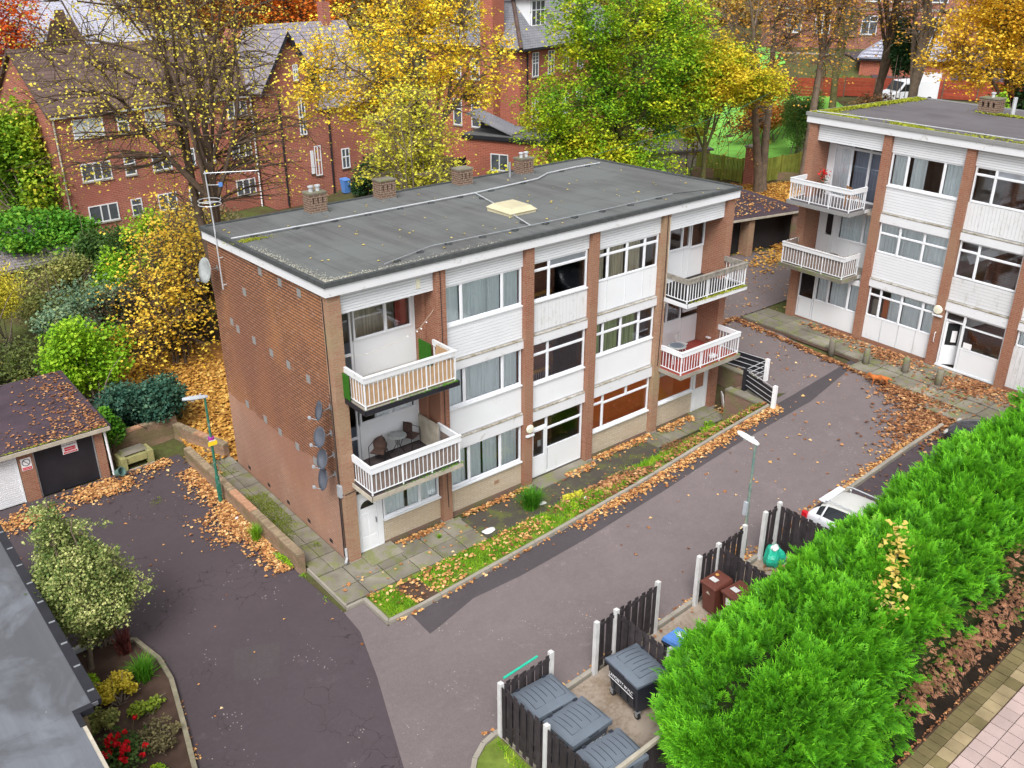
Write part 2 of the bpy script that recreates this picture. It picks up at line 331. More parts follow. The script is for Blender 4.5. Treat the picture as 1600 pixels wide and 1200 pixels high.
M['f_darkg']=foliage('dark_green_leaf',[(0,(.012,.04,.015)),(.5,(.03,.085,.03)),(1,(.08,.14,.035))])
M['f_laurel']=foliage('blue_green_leaf',[(0,(.015,.065,.045)),(.5,(.04,.12,.08)),(1,(.16,.28,.16))])
M['f_olive']=foliage('olive_leaf',[(0,(.10,.13,.03)),(.5,(.26,.29,.08)),(1,(.50,.46,.14))])
M['f_bramble']=foliage('bramble_yellow_leaf',[(0,(.58,.30,.03)),(.45,(.85,.56,.05)),(.8,(.90,.72,.10)),(1,(.30,.30,.06))],clump=.25)
M['f_holly']=foliage('variegated_holly_leaf',[(0,(.05,.10,.02)),(.35,(.14,.21,.05)),(.6,(.33,.38,.12)),(.85,(.60,.61,.24)),(1,(.78,.76,.40))],clump=.35,cscale=1.6)
M['f_ivy']=foliage('ivy_leaf',[(0,(.03,.14,.01)),(.5,(.10,.30,.02)),(1,(.26,.45,.04))])
M['f_redplant']=foliage('dark_red_blade',[(0,(.06,.015,.015)),(1,(.22,.06,.05))])
M['f_rose']=foliage('red_petal',[(0,(.45,.004,.008)),(1,(.85,.012,.025))])
M['f_goldshrub']=foliage('gold_shrub_leaf',[(0,(.30,.30,.03)),(.5,(.62,.50,.04)),(1,(.80,.62,.10))])
M['f_hedge']=None
def hedgemat(name,stops,tipc):
    s=NT(name); a=s.n('Attribute',attribute_name='rnd'); b=s.n('Attribute',attribute_name='tip')
    nz=s.ramp(s.noise(1.1,3),[(.3,0.),(.7,1.)])
    col=s.ramp(s.math('ADD',s.math('MULTIPLY',a.outputs['Fac'],.5),s.math('MULTIPLY',nz,.5)),stops)
    col=s.mix(s.math('MULTIPLY',s.math('POWER',b.outputs['Fac'],1.5),.75),col,tipc)
    s.done(col,.6,.2); tr=s.n('BsdfTranslucent'); s.l(col,tr.inputs[0]); mx=s.n('MixShader'); mx.inputs[0].default_value=.3
    s.l(s.b.outputs[0],mx.inputs[1]); s.l(tr.outputs[0],mx.inputs[2]); s.l(mx.outputs[0],s.t.nodes['Material Output'].inputs[0]); return s.m
M['f_hedge']=hedgemat('conifer_spray',[(0,(.012,.05,.008)),(.3,(.03,.15,.012)),(.6,(.06,.27,.012)),(.85,(.13,.40,.016)),(1,(.22,.34,.05))],(.26,.74,.03))
M['f_hedgebrown']=hedgemat('dead_conifer_spray',[(0,(.08,.12,.03)),(.28,(.22,.13,.07)),(.55,(.46,.22,.13)),(.8,(.58,.29,.17)),(1,(.18,.20,.05))],(.60,.32,.20))
M['f_grass']=foliage('grass_blade',[(0,(.07,.20,.01)),(.5,(.20,.42,.02)),(1,(.44,.54,.04))],clump=.6,cscale=2.2)
M['f_clump']=foliage('clump_blade',[(0,(.03,.13,.01)),(.5,(.08,.28,.015)),(1,(.22,.45,.03))])
M['f_fallen']=foliage('fallen_leaf',[(0,(.12,.05,.025)),(.22,(.32,.13,.05)),(.5,(.56,.27,.10)),(.78,(.72,.43,.16)),(1,(.84,.64,.36))],trans=.1,clump=.15)
M['f_fallendark']=foliage('fallen_leaf_brown',[(0,(.09,.04,.022)),(.4,(.26,.11,.05)),(.75,(.48,.23,.10)),(1,(.72,.48,.24))],trans=.1,clump=.2)
M['f_goldpale']=foliage('pale_gold_maple_leaf',[(0,(.50,.34,.06)),(.6,(.72,.56,.14)),(1,(.75,.68,.30))])
M['f_limeyel']=foliage('lime_yellow_leaf',[(0,(.12,.26,.015)),(.3,(.35,.45,.02)),(.6,(.68,.55,.03)),(1,(.78,.55,.05))],clump=.6,cscale=.5)
M['f_rust2']=foliage('sparse_orange_leaf',[(0,(.40,.17,.03)),(.5,(.62,.33,.05)),(1,(.70,.50,.10))])
M['f_rust3']=foliage('pale_orange_leaf',[(0,(.45,.26,.06)),(.5,(.62,.40,.08)),(1,(.60,.50,.14))])
M['f_rustdark']=foliage('dry_brown_leaf',[(0,(.08,.045,.025)),(.5,(.20,.10,.045)),(1,(.38,.22,.08))])
M['f_conif']=foliage('soft_conifer_leaf',[(0,(.04,.10,.02)),(.5,(.10,.20,.04)),(1,(.22,.32,.06))])
M['f_limegreen']=foliage('green_lime_leaf',[(0,(.07,.18,.01)),(.4,(.18,.34,.02)),(.7,(.42,.50,.03)),(1,(.66,.50,.04))],clump=.6,cscale=.4)
M['f_darkg2']=foliage('mid_dark_leaf',[(0,(.03,.08,.015)),(.5,(.07,.15,.03)),(1,(.16,.24,.05))])
M['f_laurel2']=foliage('blue_green_leaf_brown',[(0,(.07,.14,.08)),(.5,(.17,.28,.17)),(.85,(.30,.36,.15)),(1,(.60,.40,.12))])
M['f_limebright']=foliage('bright_lime_leaf',[(0,(.08,.24,.01)),(.5,(.26,.50,.02)),(1,(.52,.68,.05))])
M['f_yellowfeather']=foliage('feathery_yellow_leaf',[(0,(.30,.34,.03)),(.5,(.62,.56,.05)),(1,(.80,.66,.10))])
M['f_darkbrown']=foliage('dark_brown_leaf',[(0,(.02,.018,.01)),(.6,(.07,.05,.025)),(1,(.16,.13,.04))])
M['f_undergreen']=foliage('undergrowth_leaf',[(0,(.03,.05,.015)),(.5,(.09,.12,.03)),(.85,(.18,.22,.05)),(1,(.42,.30,.08))])
M['f_olivegrey']=foliage('grey_olive_leaf',[(0,(.08,.075,.03)),(.5,(.20,.17,.08)),(1,(.36,.32,.14))])
M['f_yglow']=foliage('lime_gold_leaf',[(0,(.25,.36,.02)),(.5,(.52,.55,.03)),(1,(.75,.68,.06))])
M['f_brownbed']=foliage('bed_perennial_leaf',[(0,(.30,.12,.05)),(.4,(.20,.30,.03)),(1,(.40,.50,.05))])
M['f_wood']=foliage('far_wood_leaf',[(0,(.10,.08,.03)),(.35,(.30,.16,.04)),(.6,(.45,.30,.05)),(.8,(.16,.22,.04)),(1,(.50,.22,.04))],clump=.75,cscale=.09)
M['f_moss']=foliage('moss_blade',[(0,(.10,.14,.01)),(1,(.26,.32,.03))])
M['f_fallengold']=foliage('fallen_gold_leaf',[(0,(.22,.10,.03)),(.3,(.48,.23,.05)),(.65,(.68,.38,.08)),(1,(.80,.56,.17))],trans=.1,clump=.25)
# ---------------------------------------------------------------- mesh helpers
def tagp(o,label=None,cat=None,group=None,kind=None):
    if label: o['label']=label
    if cat: o['category']=cat
    if group: o['group']=group
    if kind: o['kind']=kind
    return o
def empty(name,loc,rz=0,label=None,cat=None,group=None):
    o=bpy.data.objects.new(name,None); COL.objects.link(o); o.location=loc; o.rotation_euler=(0,0,rz); o.empty_display_size=.3
    return tagp(o,label,cat,group)
class MB:
    def __init__(s): s.v=[]; s.f=[]; s.mi=[]
    def add(s,vs,fs,mi=0):
        b=len(s.v); s.v+= [tuple(v) for v in vs]; s.f+=[tuple(b+i for i in f) for f in fs]; s.mi+=[mi]*len(fs); return s
    def box(s,x0,x1,y0,y1,z0,z1,mi=0):
        return s.add([(x0,y0,z0),(x1,y0,z0),(x1,y1,z0),(x0,y1,z0),(x0,y0,z1),(x1,y0,z1),(x1,y1,z1),(x0,y1,z1)],
          [(0,3,2,1),(4,5,6,7),(0,1,5,4),(1,2,6,5),(2,3,7,6),(3,0,4,7)],mi)
    def quad(s,a,b,c,d,mi=0): return s.add([a,b,c,d],[(0,1,2,3)],mi)
    def hexa(s,b,t,mi=0):     # bottom 4, top 4
        return s.add(list(b)+list(t),[(0,3,2,1),(4,5,6,7),(0,1,5,4),(1,2,6,5),(2,3,7,6),(3,0,4,7)],mi)
    def tube(s,pts,rs,n=8,mi=0,cap=True):
        pts=[Vector(p) for p in pts]
        if not hasattr(rs,'__len__'): rs=[rs]*len(pts)
        b=len(s.v); prev=None
        for i,p in enumerate(pts):
            t=(pts[min(i+1,len(pts)-1)]-pts[max(i-1,0)]).normalized()
            if prev is None:
                a=Vector((0,0,1)) if abs(t.z)<.9 else Vector((1,0,0)); u=t.cross(a).normalized()
            else: u=(prev-t*prev.dot(t)).normalized()
            prev=u; w=t.cross(u)
            for k in range(n):
                an=2*math.pi*k/n; s.v.append(tuple(p+(u*math.cos(an)+w*math.sin(an))*rs[i]))
        for i in range(len(pts)-1):
            for k in range(n):
                s.f.append((b+i*n+k,b+i*n+(k+1)%n,b+(i+1)*n+(k+1)%n,b+(i+1)*n+k)); s.mi.append(mi)
        if cap:
            s.f.append(tuple(b+k for k in range(n))[::-1]); s.f.append(tuple(b+(len(pts)-1)*n+k for k in range(n))); s.mi+=[mi,mi]
        return s
    def prism(s,poly,z0,z1,mi=0):
        n=len(poly); b=len(s.v)
        s.v+=[(x,y,z0) for x,y in poly]+[(x,y,z1) for x,y in poly]
        s.f.append(tuple(b+i for i in range(n))[::-1]); s.f.append(tuple(b+n+i for i in range(n)))
        for i in range(n): s.f.append((b+i,b+(i+1)%n,b+n+(i+1)%n,b+n+i))
        s.mi+=[mi]*(n+2); return s
    def lathe(s,prof,c=(0,0,0),n=16,mi=0):
        b=len(s.v)
        for r,z in prof:
            for k in range(n):
                a=2*math.pi*k/n; s.v.append((c[0]+r*math.cos(a),c[1]+r*math.sin(a),c[2]+z))
        for i in range(len(prof)-1):
            for k in range(n): s.f.append((b+i*n+k,b+i*n+(k+1)%n,b+(i+1)*n+(k+1)%n,b+(i+1)*n+k)); s.mi.append(mi)
        s.f.append(tuple(b+k for k in range(n))[::-1]); s.f.append(tuple(b+(len(prof)-1)*n+k for k in range(n))); s.mi+=[mi,mi]
        return s
    def build(s,name,mats,parent=None,smooth=False,loc=None,rot=None,bevel=0):
        me=bpy.data.meshes.new(name); me.from_pydata(s.v,[],s.f)
        if not isinstance(mats,(list,tuple)): mats=[mats]
        for m in mats: me.materials.append(M[m] if isinstance(m,str) else m)
        if len(mats)>1: me.polygons.foreach_set('material_index',s.mi)
        if smooth: me.polygons.foreach_set('use_smooth',[True]*len(s.f))
        me.update()
        o=bpy.data.objects.new(name,me); COL.objects.link(o)
        if parent is not None: o.parent=parent
        if loc is not None: o.location=loc
        if rot is not None: o.rotation_euler=rot
        if bevel:
            bv=o.modifiers.new('bevel','BEVEL'); bv.width=bevel; bv.segments=2; bv.limit_method='ANGLE'
        return o
CUBES={}
def bx(name,mat,parent,x0,x1,y0,y1,z0,z1,rot=None):
    """one box-shaped piece; alike pieces share one mesh"""
    if mat not in CUBES:
        m=MB().box(-.5,.5,-.5,.5,-.5,.5); me=bpy.data.meshes.new('piece_'+mat); me.from_pydata(m.v,[],m.f); me.materials.append(M[mat]); CUBES[mat]=me
    o=bpy.data.objects.new(name,CUBES[mat]); COL.objects.link(o)
    o.location=((x0+x1)/2,(y0+y1)/2,(z0+z1)/2); o.scale=(abs(x1-x0),abs(y1-y0),abs(z1-z0))
    if parent is not None: o.parent=parent
    if rot: o.rotation_euler=rot
    return o
def npmesh(name,V,F,mats,parent=None,attrs=None,smooth=False,loc=None):
    """V (n,3), F (m,k) arrays -> object; attrs: {name: per-face floats}"""
    me=bpy.data.meshes.new(name); V=np.ascontiguousarray(V,np.float32); F=np.ascontiguousarray(F,np.int32); m,k=F.shape
    me.vertices.add(len(V)); me.vertices.foreach_set('co',V.ravel())
    me.loops.add(m*k); me.loops.foreach_set('vertex_index',F.ravel())
    me.polygons.add(m); me.polygons.foreach_set('loop_start',np.arange(0,m*k,k,dtype=np.int32))
    try: me.polygons.foreach_set('loop_total',np.full(m,k,np.int32))
    except Exception: pass
    me.update(calc_edges=True)
    if attrs:
        for an,av in attrs.items():
            a=me.attributes.new(an,'FLOAT','FACE'); a.data.foreach_set('value',np.ascontiguousarray(av,np.float32))
    me.materials.append(M[mats])
    if smooth: me.polygons.foreach_set('use_smooth',np.ones(m,bool))
    o=bpy.data.objects.new(name,me); COL.objects.link(o)
    if parent is not None: o.parent=parent
    if loc is not None: o.location=loc
    return o
def text(name,s,size,mat,parent,loc,rot,ext=.002,sx=1,align='CENTER'):
    c=bpy.data.curves.new(name,'FONT'); c.body=s; c.size=size; c.extrude=ext; c.align_x=align; c.align_y='CENTER'; c.materials.append(M[mat])
    t=bpy.data.objects.new(name,c); COL.objects.link(t); bpy.context.view_layer.update()
    me=bpy.data.meshes.new_from_object(t.evaluated_get(bpy.context.evaluated_depsgraph_get())); bpy.data.objects.remove(t)
    me.materials.clear(); me.materials.append(M[mat])
    o=bpy.data.objects.new(name,me); COL.objects.link(o); o.parent=parent; o.location=loc; o.rotation_euler=rot; o.scale=(sx,1,1); return o
# ---------------------------------------------------------------- terrain height
def sst(a,b,v):
    t=np.clip((np.asarray(v,float)-a)/(b-a),0,1); return t*t*(3-2*t)
RX=[-50,0.5,6,10,14,18,23,30,400]; RZ=[0,0,.38,.72,1.2,1.55,1.8,1.85,1.85]
def T(x,y):
    x=np.asarray(x,float); y=np.asarray(y,float)
    r=np.interp(x,RX,RZ)
    w=1-sst(-3.15,-1.3,y)*(1-sst(18.35,18.6,x))
    # behind the long block the ground is low on the left and joins the higher yard on the right
    back=sst(8.6,14,y)
    w2=sst(19,29,x)
    w=w*(1-back)+back*w2
    z=r*w
    z=z+back*(1-w2)*.3*sst(12,30,y)+2.0*sst(46,80,y)*(1-w2)*back
    z=z+w2*back*0+ .5*sst(36,50,x)+.7*sst(60,75,x)
    s=.857*x+.515*y
    z=z+(2.0*sst(64,71,s)+2.6*sst(78,86,s))*sst(30,45,x)
    return z
def Tz(x,y): return float(T(x,y))
def sheet(name,poly,off,mat,step=.6,thick=0,parent=None,kind='structure'):
    """ground-hugging sheet with crisp outline, follows the terrain `off` metres above it"""
    bm=bmesh.new(); vs=[bm.verts.new((x,y,0)) for x,y in poly]; bm.faces.new(vs)
    xs=[p[0] for p in poly]; ys=[p[1] for p in poly]
    def cuts(lo,hi,ax):
        v=math.ceil(lo/step)*step
        while v<hi:
            if v>lo+1e-4:
                co=(v,0,0) if ax==0 else (0,v,0); no=(1,0,0) if ax==0 else (0,1,0)
                bmesh.ops.bisect_plane(bm,geom=bm.verts[:]+bm.edges[:]+bm.faces[:],plane_co=co,plane_no=no)
            v+=step
    cuts(min(xs),max(xs),0); cuts(min(ys),max(ys),1)
    bmesh.ops.triangulate(bm,faces=bm.faces)
    if thick:
        r=bmesh.ops.extrude_face_region(bm,geom=bm.faces[:]); top=set(v for v in r['geom'] if isinstance(v,bmesh.types.BMVert))
    for v in bm.verts:
        z=Tz(v.co.x,v.co.y)+off
        if thick and v not in top: z-=thick
        v.co.z=z
    bmesh.ops.recalc_face_normals(bm,faces=bm.faces)
    me=bpy.data.meshes.new(name); bm.to_mesh(me); bm.free(); me.materials.append(M[mat])
    if not thick:
        # keep it facing up
        if me.polygons and me.polygons[0].normal.z<0: me.flip_normals()
    o=bpy.data.objects.new(name,me); COL.objects.link(o)
    if parent: o.parent=parent
    if kind: o['kind']=kind
    return o
def in_poly(P,poly):
    x,y=P[:,0],P[:,1]; ins=np.zeros(len(P),bool); n=len(poly); j=n-1
    for i in range(n):
        xi,yi=poly[i]; xj,yj=poly[j]
        c=((yi>y)!=(yj>y))&(x<(xj-xi)*(y-yi)/(yj-yi+1e-12)+xi); ins^=c; j=i
    return ins
# ---------------------------------------------------------------- foliage
def rot_frames(n,rng,up=.5,normals=None):
    """n random orthonormal frames (U,V,N) whose N leans up (or to the given normals)"""
    N=rng.normal(size=(n,3)); N/=np.linalg.norm(N,axis=1,keepdims=True)
    if normals is None: N[:,2]=np.abs(N[:,2]); N=N*(1-up)+np.array([0,0,1])*up
    else: N=N*(1-up)+normals*up
    N/=np.linalg.norm(N,axis=1,keepdims=True)
    A=rng.normal(size=(n,3)); U=np.cross(N,A); U/=np.linalg.norm(U,axis=1,keepdims=True)+1e-9
    return U,np.cross(N,U),N
def leafmesh(name,P,size,mat,parent,rng,var=.4,up=.45,kind='stuff',aspect=.8,fold=.18):
    n=len(P); U,Vv,N=rot_frames(n,rng,up)
    s=(size*(1-var+2*var*rng.random(n)))[:,None]
    a=P-U*s*.5; c=P+U*s*.5; b=P+Vv*s*.5*aspect+N*s*fold; d=P-Vv*s*.5*aspect+N*s*fold
    V=np.stack([a,b,c,d],1).reshape(-1,3); i=np.arange(n)*4
    F=np.stack([np.stack([i,i+1,i+2],1),np.stack([i,i+2,i+3],1)],1).reshape(-1,3)
    o=npmesh(name,V,F,mat,parent,{'rnd':np.repeat(rng.random(n),2)})
    if kind: o['kind']=kind
    return o
def tubes_np(lines,n=5):
    """lines: list of (pts (k,3), radii (k,)) -> V,F quads"""
    Vs=[];Fs=[];b=0; ang=np.arange(n)*2*np.pi/n; ca,sa=np.cos(ang),np.sin(ang)
    for pts,rs in lines:
        pts=np.asarray(pts,float); k=len(pts); t=np.gradient(pts,axis=0); t/=np.linalg.norm(t,axis=1,keepdims=True)+1e-9
        ref=np.array([0,0,1.]) if abs(t[0,2])<.8 else np.array([1.,0,0])
        u=np.cross(t,ref); u/=np.linalg.norm(u,axis=1,keepdims=True)+1e-9; w=np.cross(t,u)
        ring=pts[:,None,:]+(u[:,None,:]*ca[None,:,None]+w[:,None,:]*sa[None,:,None])*np.asarray(rs)[:,None,None]
        Vs.append(ring.reshape(-1,3))
        i=np.arange(k-1)[:,None]*n; j=np.arange(n)[None,:]; j2=(j+1)%n
        Fs.append((np.stack([i+j,i+j2,i+n+j2,i+n+j],-1).reshape(-1,4))+b); b+=k*n
    return np.concatenate(Vs),np.concatenate(Fs)
def curve(p0,p1,n,rng,wob=.08,sag=0):
    t=np.linspace(0,1,n)[:,None]; L=np.linalg.norm(p1-p0); m=(p0+p1)/2+rng.normal(size=3)*L*wob+np.array([0,0,sag*L])
    return (1-t)**2*p0+2*t*(1-t)*m+t*t*p1
def tree(name,label,cat,base,crowns,trunk_r,fork,seed,leafmat,barkmat='bark',tips=140,lpt=40,lsize=.2,tipr=.5,limbs=7,lean=(0,0),group=None,
         twigs=2,top=None,shell=.45,extra=None,lowbare=True,stems=1,up=.45,twigr=.012,leaves=True):
    """base (x,y,z); crowns: list of ellipsoids (cx,cy,cz,rx,ry,rz) in world; fork: height above base where limbs begin"""
    rng=np.random.default_rng(seed); B=np.array(base,float)
    root=empty(name,base,0,label,cat,group)
    cr=np.array(crowns,float); vol=cr[:,3]*cr[:,4]*cr[:,5]; pk=vol/vol.sum()
    big=cr[np.argmax(vol)]
    T_=np.array([big[0]+lean[0],big[1]+lean[1],top if top else big[2]+big[5]*.6])
    lines=[];nodes=[];nr=[]
    for st in range(stems):
        b0=B+(rng.normal(size=3)*[.25,.25,0] if stems>1 else 0); b0[2]=B[2]-.25
        tt=T_+(rng.normal(size=3)*[big[3]*.4,big[4]*.4,big[5]*.15] if stems>1 else 0)
        k=12; t=np.linspace(0,1,k)[:,None]
        tr=b0*(1-t)+tt*t+np.cumsum(rng.normal(size=(k,3))*[.10,.10,0],0)*t
        hh=tr[:,2]-B[2]; rr=trunk_r*(1-.85*np.linspace(0,1,k)**.9)*(.7 if stems>1 else 1); rr[0]*=1.5
        lines.append((tr,rr)); 
        for p,r_,h in zip(tr,rr,hh):
            if h>fork: nodes.append(p); nr.append(r_)
    nodes0=np.array(nodes) if nodes else np.array([tr[-1]]); r0=np.array(nr) if nr else np.array([.05])
    nodes=list(nodes0); nr=list(r0)
    for i in range(limbs):
        c=cr[rng.choice(len(cr),p=pk)]
        d=rng.normal(size=3); d[2]=abs(d[2])*.6+.1; d/=np.linalg.norm(d)
        e=c[:3]+d*c[3:]*.72
        cand=np.where(nodes0[:,2]<e[2]+.2)[0]
        j=rng.choice(cand) if len(cand) else 0
        # prefer low-ish origins
        if len(cand)>2: j=cand[int(len(cand)*rng.random()**1.4)]
        p=curve(nodes0[j],e,8,rng,.10,.10); rr=np.linspace(r0[j]*.62,.03,8); lines.append((p,rr))
        for q,r_ in zip(p[1:],rr[1:]): nodes.append(q); nr.append(r_)
    nodes=np.array(nodes); nr=np.array(nr)
    ci=rng.choice(len(cr),size=tips,p=pk); d=rng.normal(size=(tips,3)); d/=np.linalg.norm(d,axis=1,keepdims=True)
    rad_=(shell+(1-shell)*rng.random(tips))**.8
    tp=cr[ci,:3]+d*cr[ci,3:]*rad_[:,None]
    tp[:,2]=np.maximum(tp[:,2],B[2]+.25)
    thin=[];clp=[]
    for e in tp:
        dd=np.linalg.norm(nodes-e,axis=1)+np.maximum(0,nodes[:,2]-e[2])*1.2
        j=int(np.argmin(dd)); p=curve(nodes[j],e,5,rng,.12,.06); L=np.linalg.norm(e-nodes[j])
        thin.append((p,np.linspace(min(nr[j]*.6,.02+.012*L),twigr*.8,5))); clp.append(e)
        for _ in range(twigs):
            q=p[rng.integers(1,4)]; e2=e+rng.normal(size=3)*tipr*1.1
            thin.append((curve(q,e2,4,rng,.15),np.linspace(twigr*1.3,twigr*.4,4))); clp.append(e2)
    V,F=tubes_np(lines,8); npmesh('trunk',V,F,barkmat,root,smooth=True,loc=-Vector(base))
    V,F=tubes_np(thin,4); o=npmesh('branches',V,F,barkmat,root,smooth=True,loc=-Vector(base)); o['kind']='stuff'
    if leaves:
        clp=np.array(clp); n=int(len(tp)*lpt); ii=rng.integers(0,len(clp),n)
        P=clp[ii]+rng.normal(size=(n,3))*[tipr*.6,tipr*.6,tipr*.38]
        P[:,2]=np.maximum(P[:,2],T(P[:,0],P[:,1])+.05)
        o=leafmesh('foliage',P,lsize,leafmat,root,rng,up=up); o.location=-Vector(base)
    return root
def shrub(name,label,cat,c,r,n,leafmat,lsize,seed,group=None,base=None,lumps=9,core='dark',stemmat='twig',up=.35,jit=.14,stems=14,asp=.8,low=.0):
    """bush: lumpy body of leaf faces on clustered shells, stems inside"""
    rng=np.random.default_rng(seed); c=np.array(c,float); r=np.array(r,float)
    bz=Tz(c[0],c[1]) if base is None else base; B=(c[0],c[1],bz)
    root=empty(name,B,0,label,cat,group)
    d=rng.normal(size=(lumps,3)); d/=np.linalg.norm(d,axis=1,keepdims=True); d[:,2]=d[:,2]*.8+.1
    lc=c+d*r*(.45+.35*rng.random((lumps,1))); lr=(.26+.30*rng.random(lumps))
    k=rng.integers(0,lumps,n); dd=rng.normal(size=(n,3)); dd/=np.linalg.norm(dd,axis=1,keepdims=True)
    rr=1-np.abs(rng.normal(size=n))*.28
    P=lc[k]+dd*(lr[k]*rr)[:,None]*r
    P+=rng.normal(size=P.shape)*r*jit*.4
    P=P[P[:,2]>bz+low]
    leafmesh('foliage',P,lsize,leafmat,root,rng,up=up,aspect=asp).location=-Vector(B)
    lines=[]
    for i in range(stems):
        e=lc[rng.integers(0,lumps)]+rng.normal(size=3)*r*.35; e[2]=max(e[2],bz+.2)
        b0=np.array([c[0]+rng.normal()*r[0]*.2,c[1]+rng.normal()*r[1]*.2,bz-.1]); lines.append((curve(b0,e,6,rng,.1,.08),np.linspace(.02+.015*r[2],.008,6)))
    V,F=tubes_np(lines,4); o=npmesh('branches',V,F,stemmat,root,loc=-Vector(B)); o['kind']='stuff'
    return root
def blades(name,label,cat,c,r,h,n,mat,seed,width=.03,spread=.9,group=None,root=None):
    """clump of arching strap leaves (a plant)"""
    rng=np.random.default_rng(seed); B=(c[0],c[1],Tz(c[0],c[1]) if len(c)<3 else c[2])
    root=empty(name,B,0,label,cat,group)
    Vs=[];Fs=[];rn=[];b=0
    for i in range(n):
        a=rng.random()*6.283; l=h*(.6+.5*rng.random()); out=r*(.2+.8*rng.random())*spread
        k=5; t=np.linspace(0,1,k); dx=np.cos(a),np.sin(a); s0=rng.normal(size=2)*r*.12
        x=s0[0]+dx[0]*out*t**1.5; y=s0[1]+dx[1]*out*t**1.5; z=l*(t*1.25-.45*t**2.6*(out/r))
        w=width*(1-t**2*.95)*.5; px_,py_=-dx[1],dx[0]
        L=np.stack([x-px_*w,y-py_*w,z],1); Rr=np.stack([x+px_*w,y+py_*w,z],1)
        Vs.append(np.concatenate([L,Rr])); 
        for j in range(k-1): Fs.append((b+j,b+k+j,b+k+j+1,b+j+1)); 
        rn+= [rng.random()]*(k-1); b+=2*k
    o=npmesh('blades',np.concatenate(Vs),np.array(Fs),mat,root,{'rnd':rn}); o['kind']='stuff'
    return root
def fallen(name,label,P,mat,size,rng,zlift=.015,pile=.05,up=.75):
    """loose leaves lying on the ground at xy positions P (one mass nobody could count)"""
    n=len(P); z=T(P[:,0],P[:,1])+zlift+rng.random(n)*pile
    P3=np.stack([P[:,0],P[:,1],z],1); o=leafmesh(name,P3,size,mat,None,rng,var=.6,up=up,aspect=.85,fold=.20)
    o['kind']='stuff'; o['label']=label; o['category']='leaves'; return o
def scat(rng,poly,dens,edge=None,falloff=None):
    xs=[p[0] for p in poly]; ys=[p[1] for p in poly]; A=(max(xs)-min(xs))*(max(ys)-min(ys)); n=int(A*dens)
    P=np.stack([rng.uniform(min(xs),max(xs),n),rng.uniform(min(ys),max(ys),n)],1); P=P[in_poly(P,poly)]
    return P
def patchy(rng,P,scale,thr,seed=0):
    """keep points where a cheap smooth noise is above thr"""
    rs=np.random.default_rng(seed); f=np.zeros(len(P))
    for k in range(7):
        a=rs.random()*6.283; w=scale*(.6+1.6*rs.random()); f+=np.sin((P[:,0]*np.cos(a)+P[:,1]*np.sin(a))*w+rs.random()*6.283)
    f=f/7**.5; return P[f+rng.normal(size=len(P))*.25>thr]
# conifer spray: a feathery frond of narrow faces
def spray_proto(seed,n=8):
    rng=np.random.default_rng(seed); V=[];F=[];tip=[]
    def kite(a,b,w,t0):
        a=np.array(a,float);b=np.array(b,float);d=b-a; s=np.cross(d,[0,0,1.]); s/=np.linalg.norm(s)+1e-9
        i=len(V); m=a*.5+b*.5+np.array([0,0,.012]); V.extend([a,m+s*w*.5,b,m-s*w*.5]); F.append((i,i+1,i+2,i+3)); tip.append(t0)
    for k in range(n):
        t=(k+.5)/n; y=.04+t*.90; z=.18*t-.30*t*t
        if k==n-1: kite((0,y-.14,z),(0,1.05,z-.05),.05,1.0); break
        for s in (-1,1):
            l=(.38*(1-t)**.7+.06)*(.75+.5*rng.random()); an=.72+.3*rng.random()
            e=np.array((s*l*math.sin(an),y+l*math.cos(an),z-.10*l+rng.normal()*.03)); a=np.array((0,y-.03,z))
            kite(a,e,.072,.05+.75*t)
            if t<.58:
                q=.5; bp=a*(1-q)+e*q; l2=l*.55
                for aa in (an-.6,an+.55): kite(bp,bp+np.array([s*l2*math.sin(aa),l2*math.cos(aa),rng.normal()*.025]),.05,.25+.75*t)
    return np.array(V),np.array(F),np.array(tip)
def sprays(name,P,D,S,mat,parent,rng,seeds=(1,2,3,4,5),n=8,loc=None):
    """fronds at points P growing along directions D with sizes S"""
    Vs=[];Fs=[];rn=[];tp=[];b=0; protos=[spray_proto(s,n) for s in seeds]; which=rng.integers(0,len(protos),len(P))
    for w,(pv,pf,pt) in enumerate(protos):
        I=np.where(which==w)[0]
        if not len(I): continue
        d=D[I]/np.linalg.norm(D[I],axis=1,keepdims=True); a=rng.normal(size=(len(I),3))*.55+np.array([0,0,1.]); x=np.cross(d,a); x/=np.linalg.norm(x,axis=1,keepdims=True); nn=np.cross(x,d)
        v=(P[I][:,None,:]+(pv[None,:,0:1]*x[:,None,:]+pv[None,:,1:2]*d[:,None,:]+pv[None,:,2:3]*nn[:,None,:])*S[I][:,None,None])
        Vs.append(v.reshape(-1,3)); f=pf[None,:,:]+(np.arange(len(I))*len(pv))[:,None,None]+b; Fs.append(f.reshape(-1,4)); b+=len(I)*len(pv)
        rn.append(np.repeat(rng.random(len(I)),len(pf))); tp.append(np.tile(pt,len(I)))
    o=npmesh(name,np.concatenate(Vs),np.concatenate(Fs),mat,parent,{'rnd':np.concatenate(rn),'tip':np.concatenate(tp)},loc=loc); o['kind']='stuff'; return o
# ================================================================ THE GROUND
def groundgrid():
    xs=np.concatenate([np.arange(-150,-20,6),np.arange(-20,46,.5),np.arange(46,100,2),np.arange(100,420,12)])
    ys=np.concatenate([np.arange(-120,-26,6),np.arange(-26,22,.5),np.arange(22,90,2),np.arange(90,460,12)])
    X,Y=np.meshgrid(xs,ys); Z=T(X,Y)-.05
    V=np.stack([X.ravel(),Y.ravel(),Z.ravel()],1); nx=len(xs); i=np.arange(len(ys)-1)[:,None]*nx+np.arange(nx-1)[None,:]
    F=np.stack([i,i+1,i+1+nx,i+nx],-1).reshape(-1,4)
    o=npmesh('ground',V,F,'ground',smooth=True); o['kind']='structure'; return o
groundgrid()
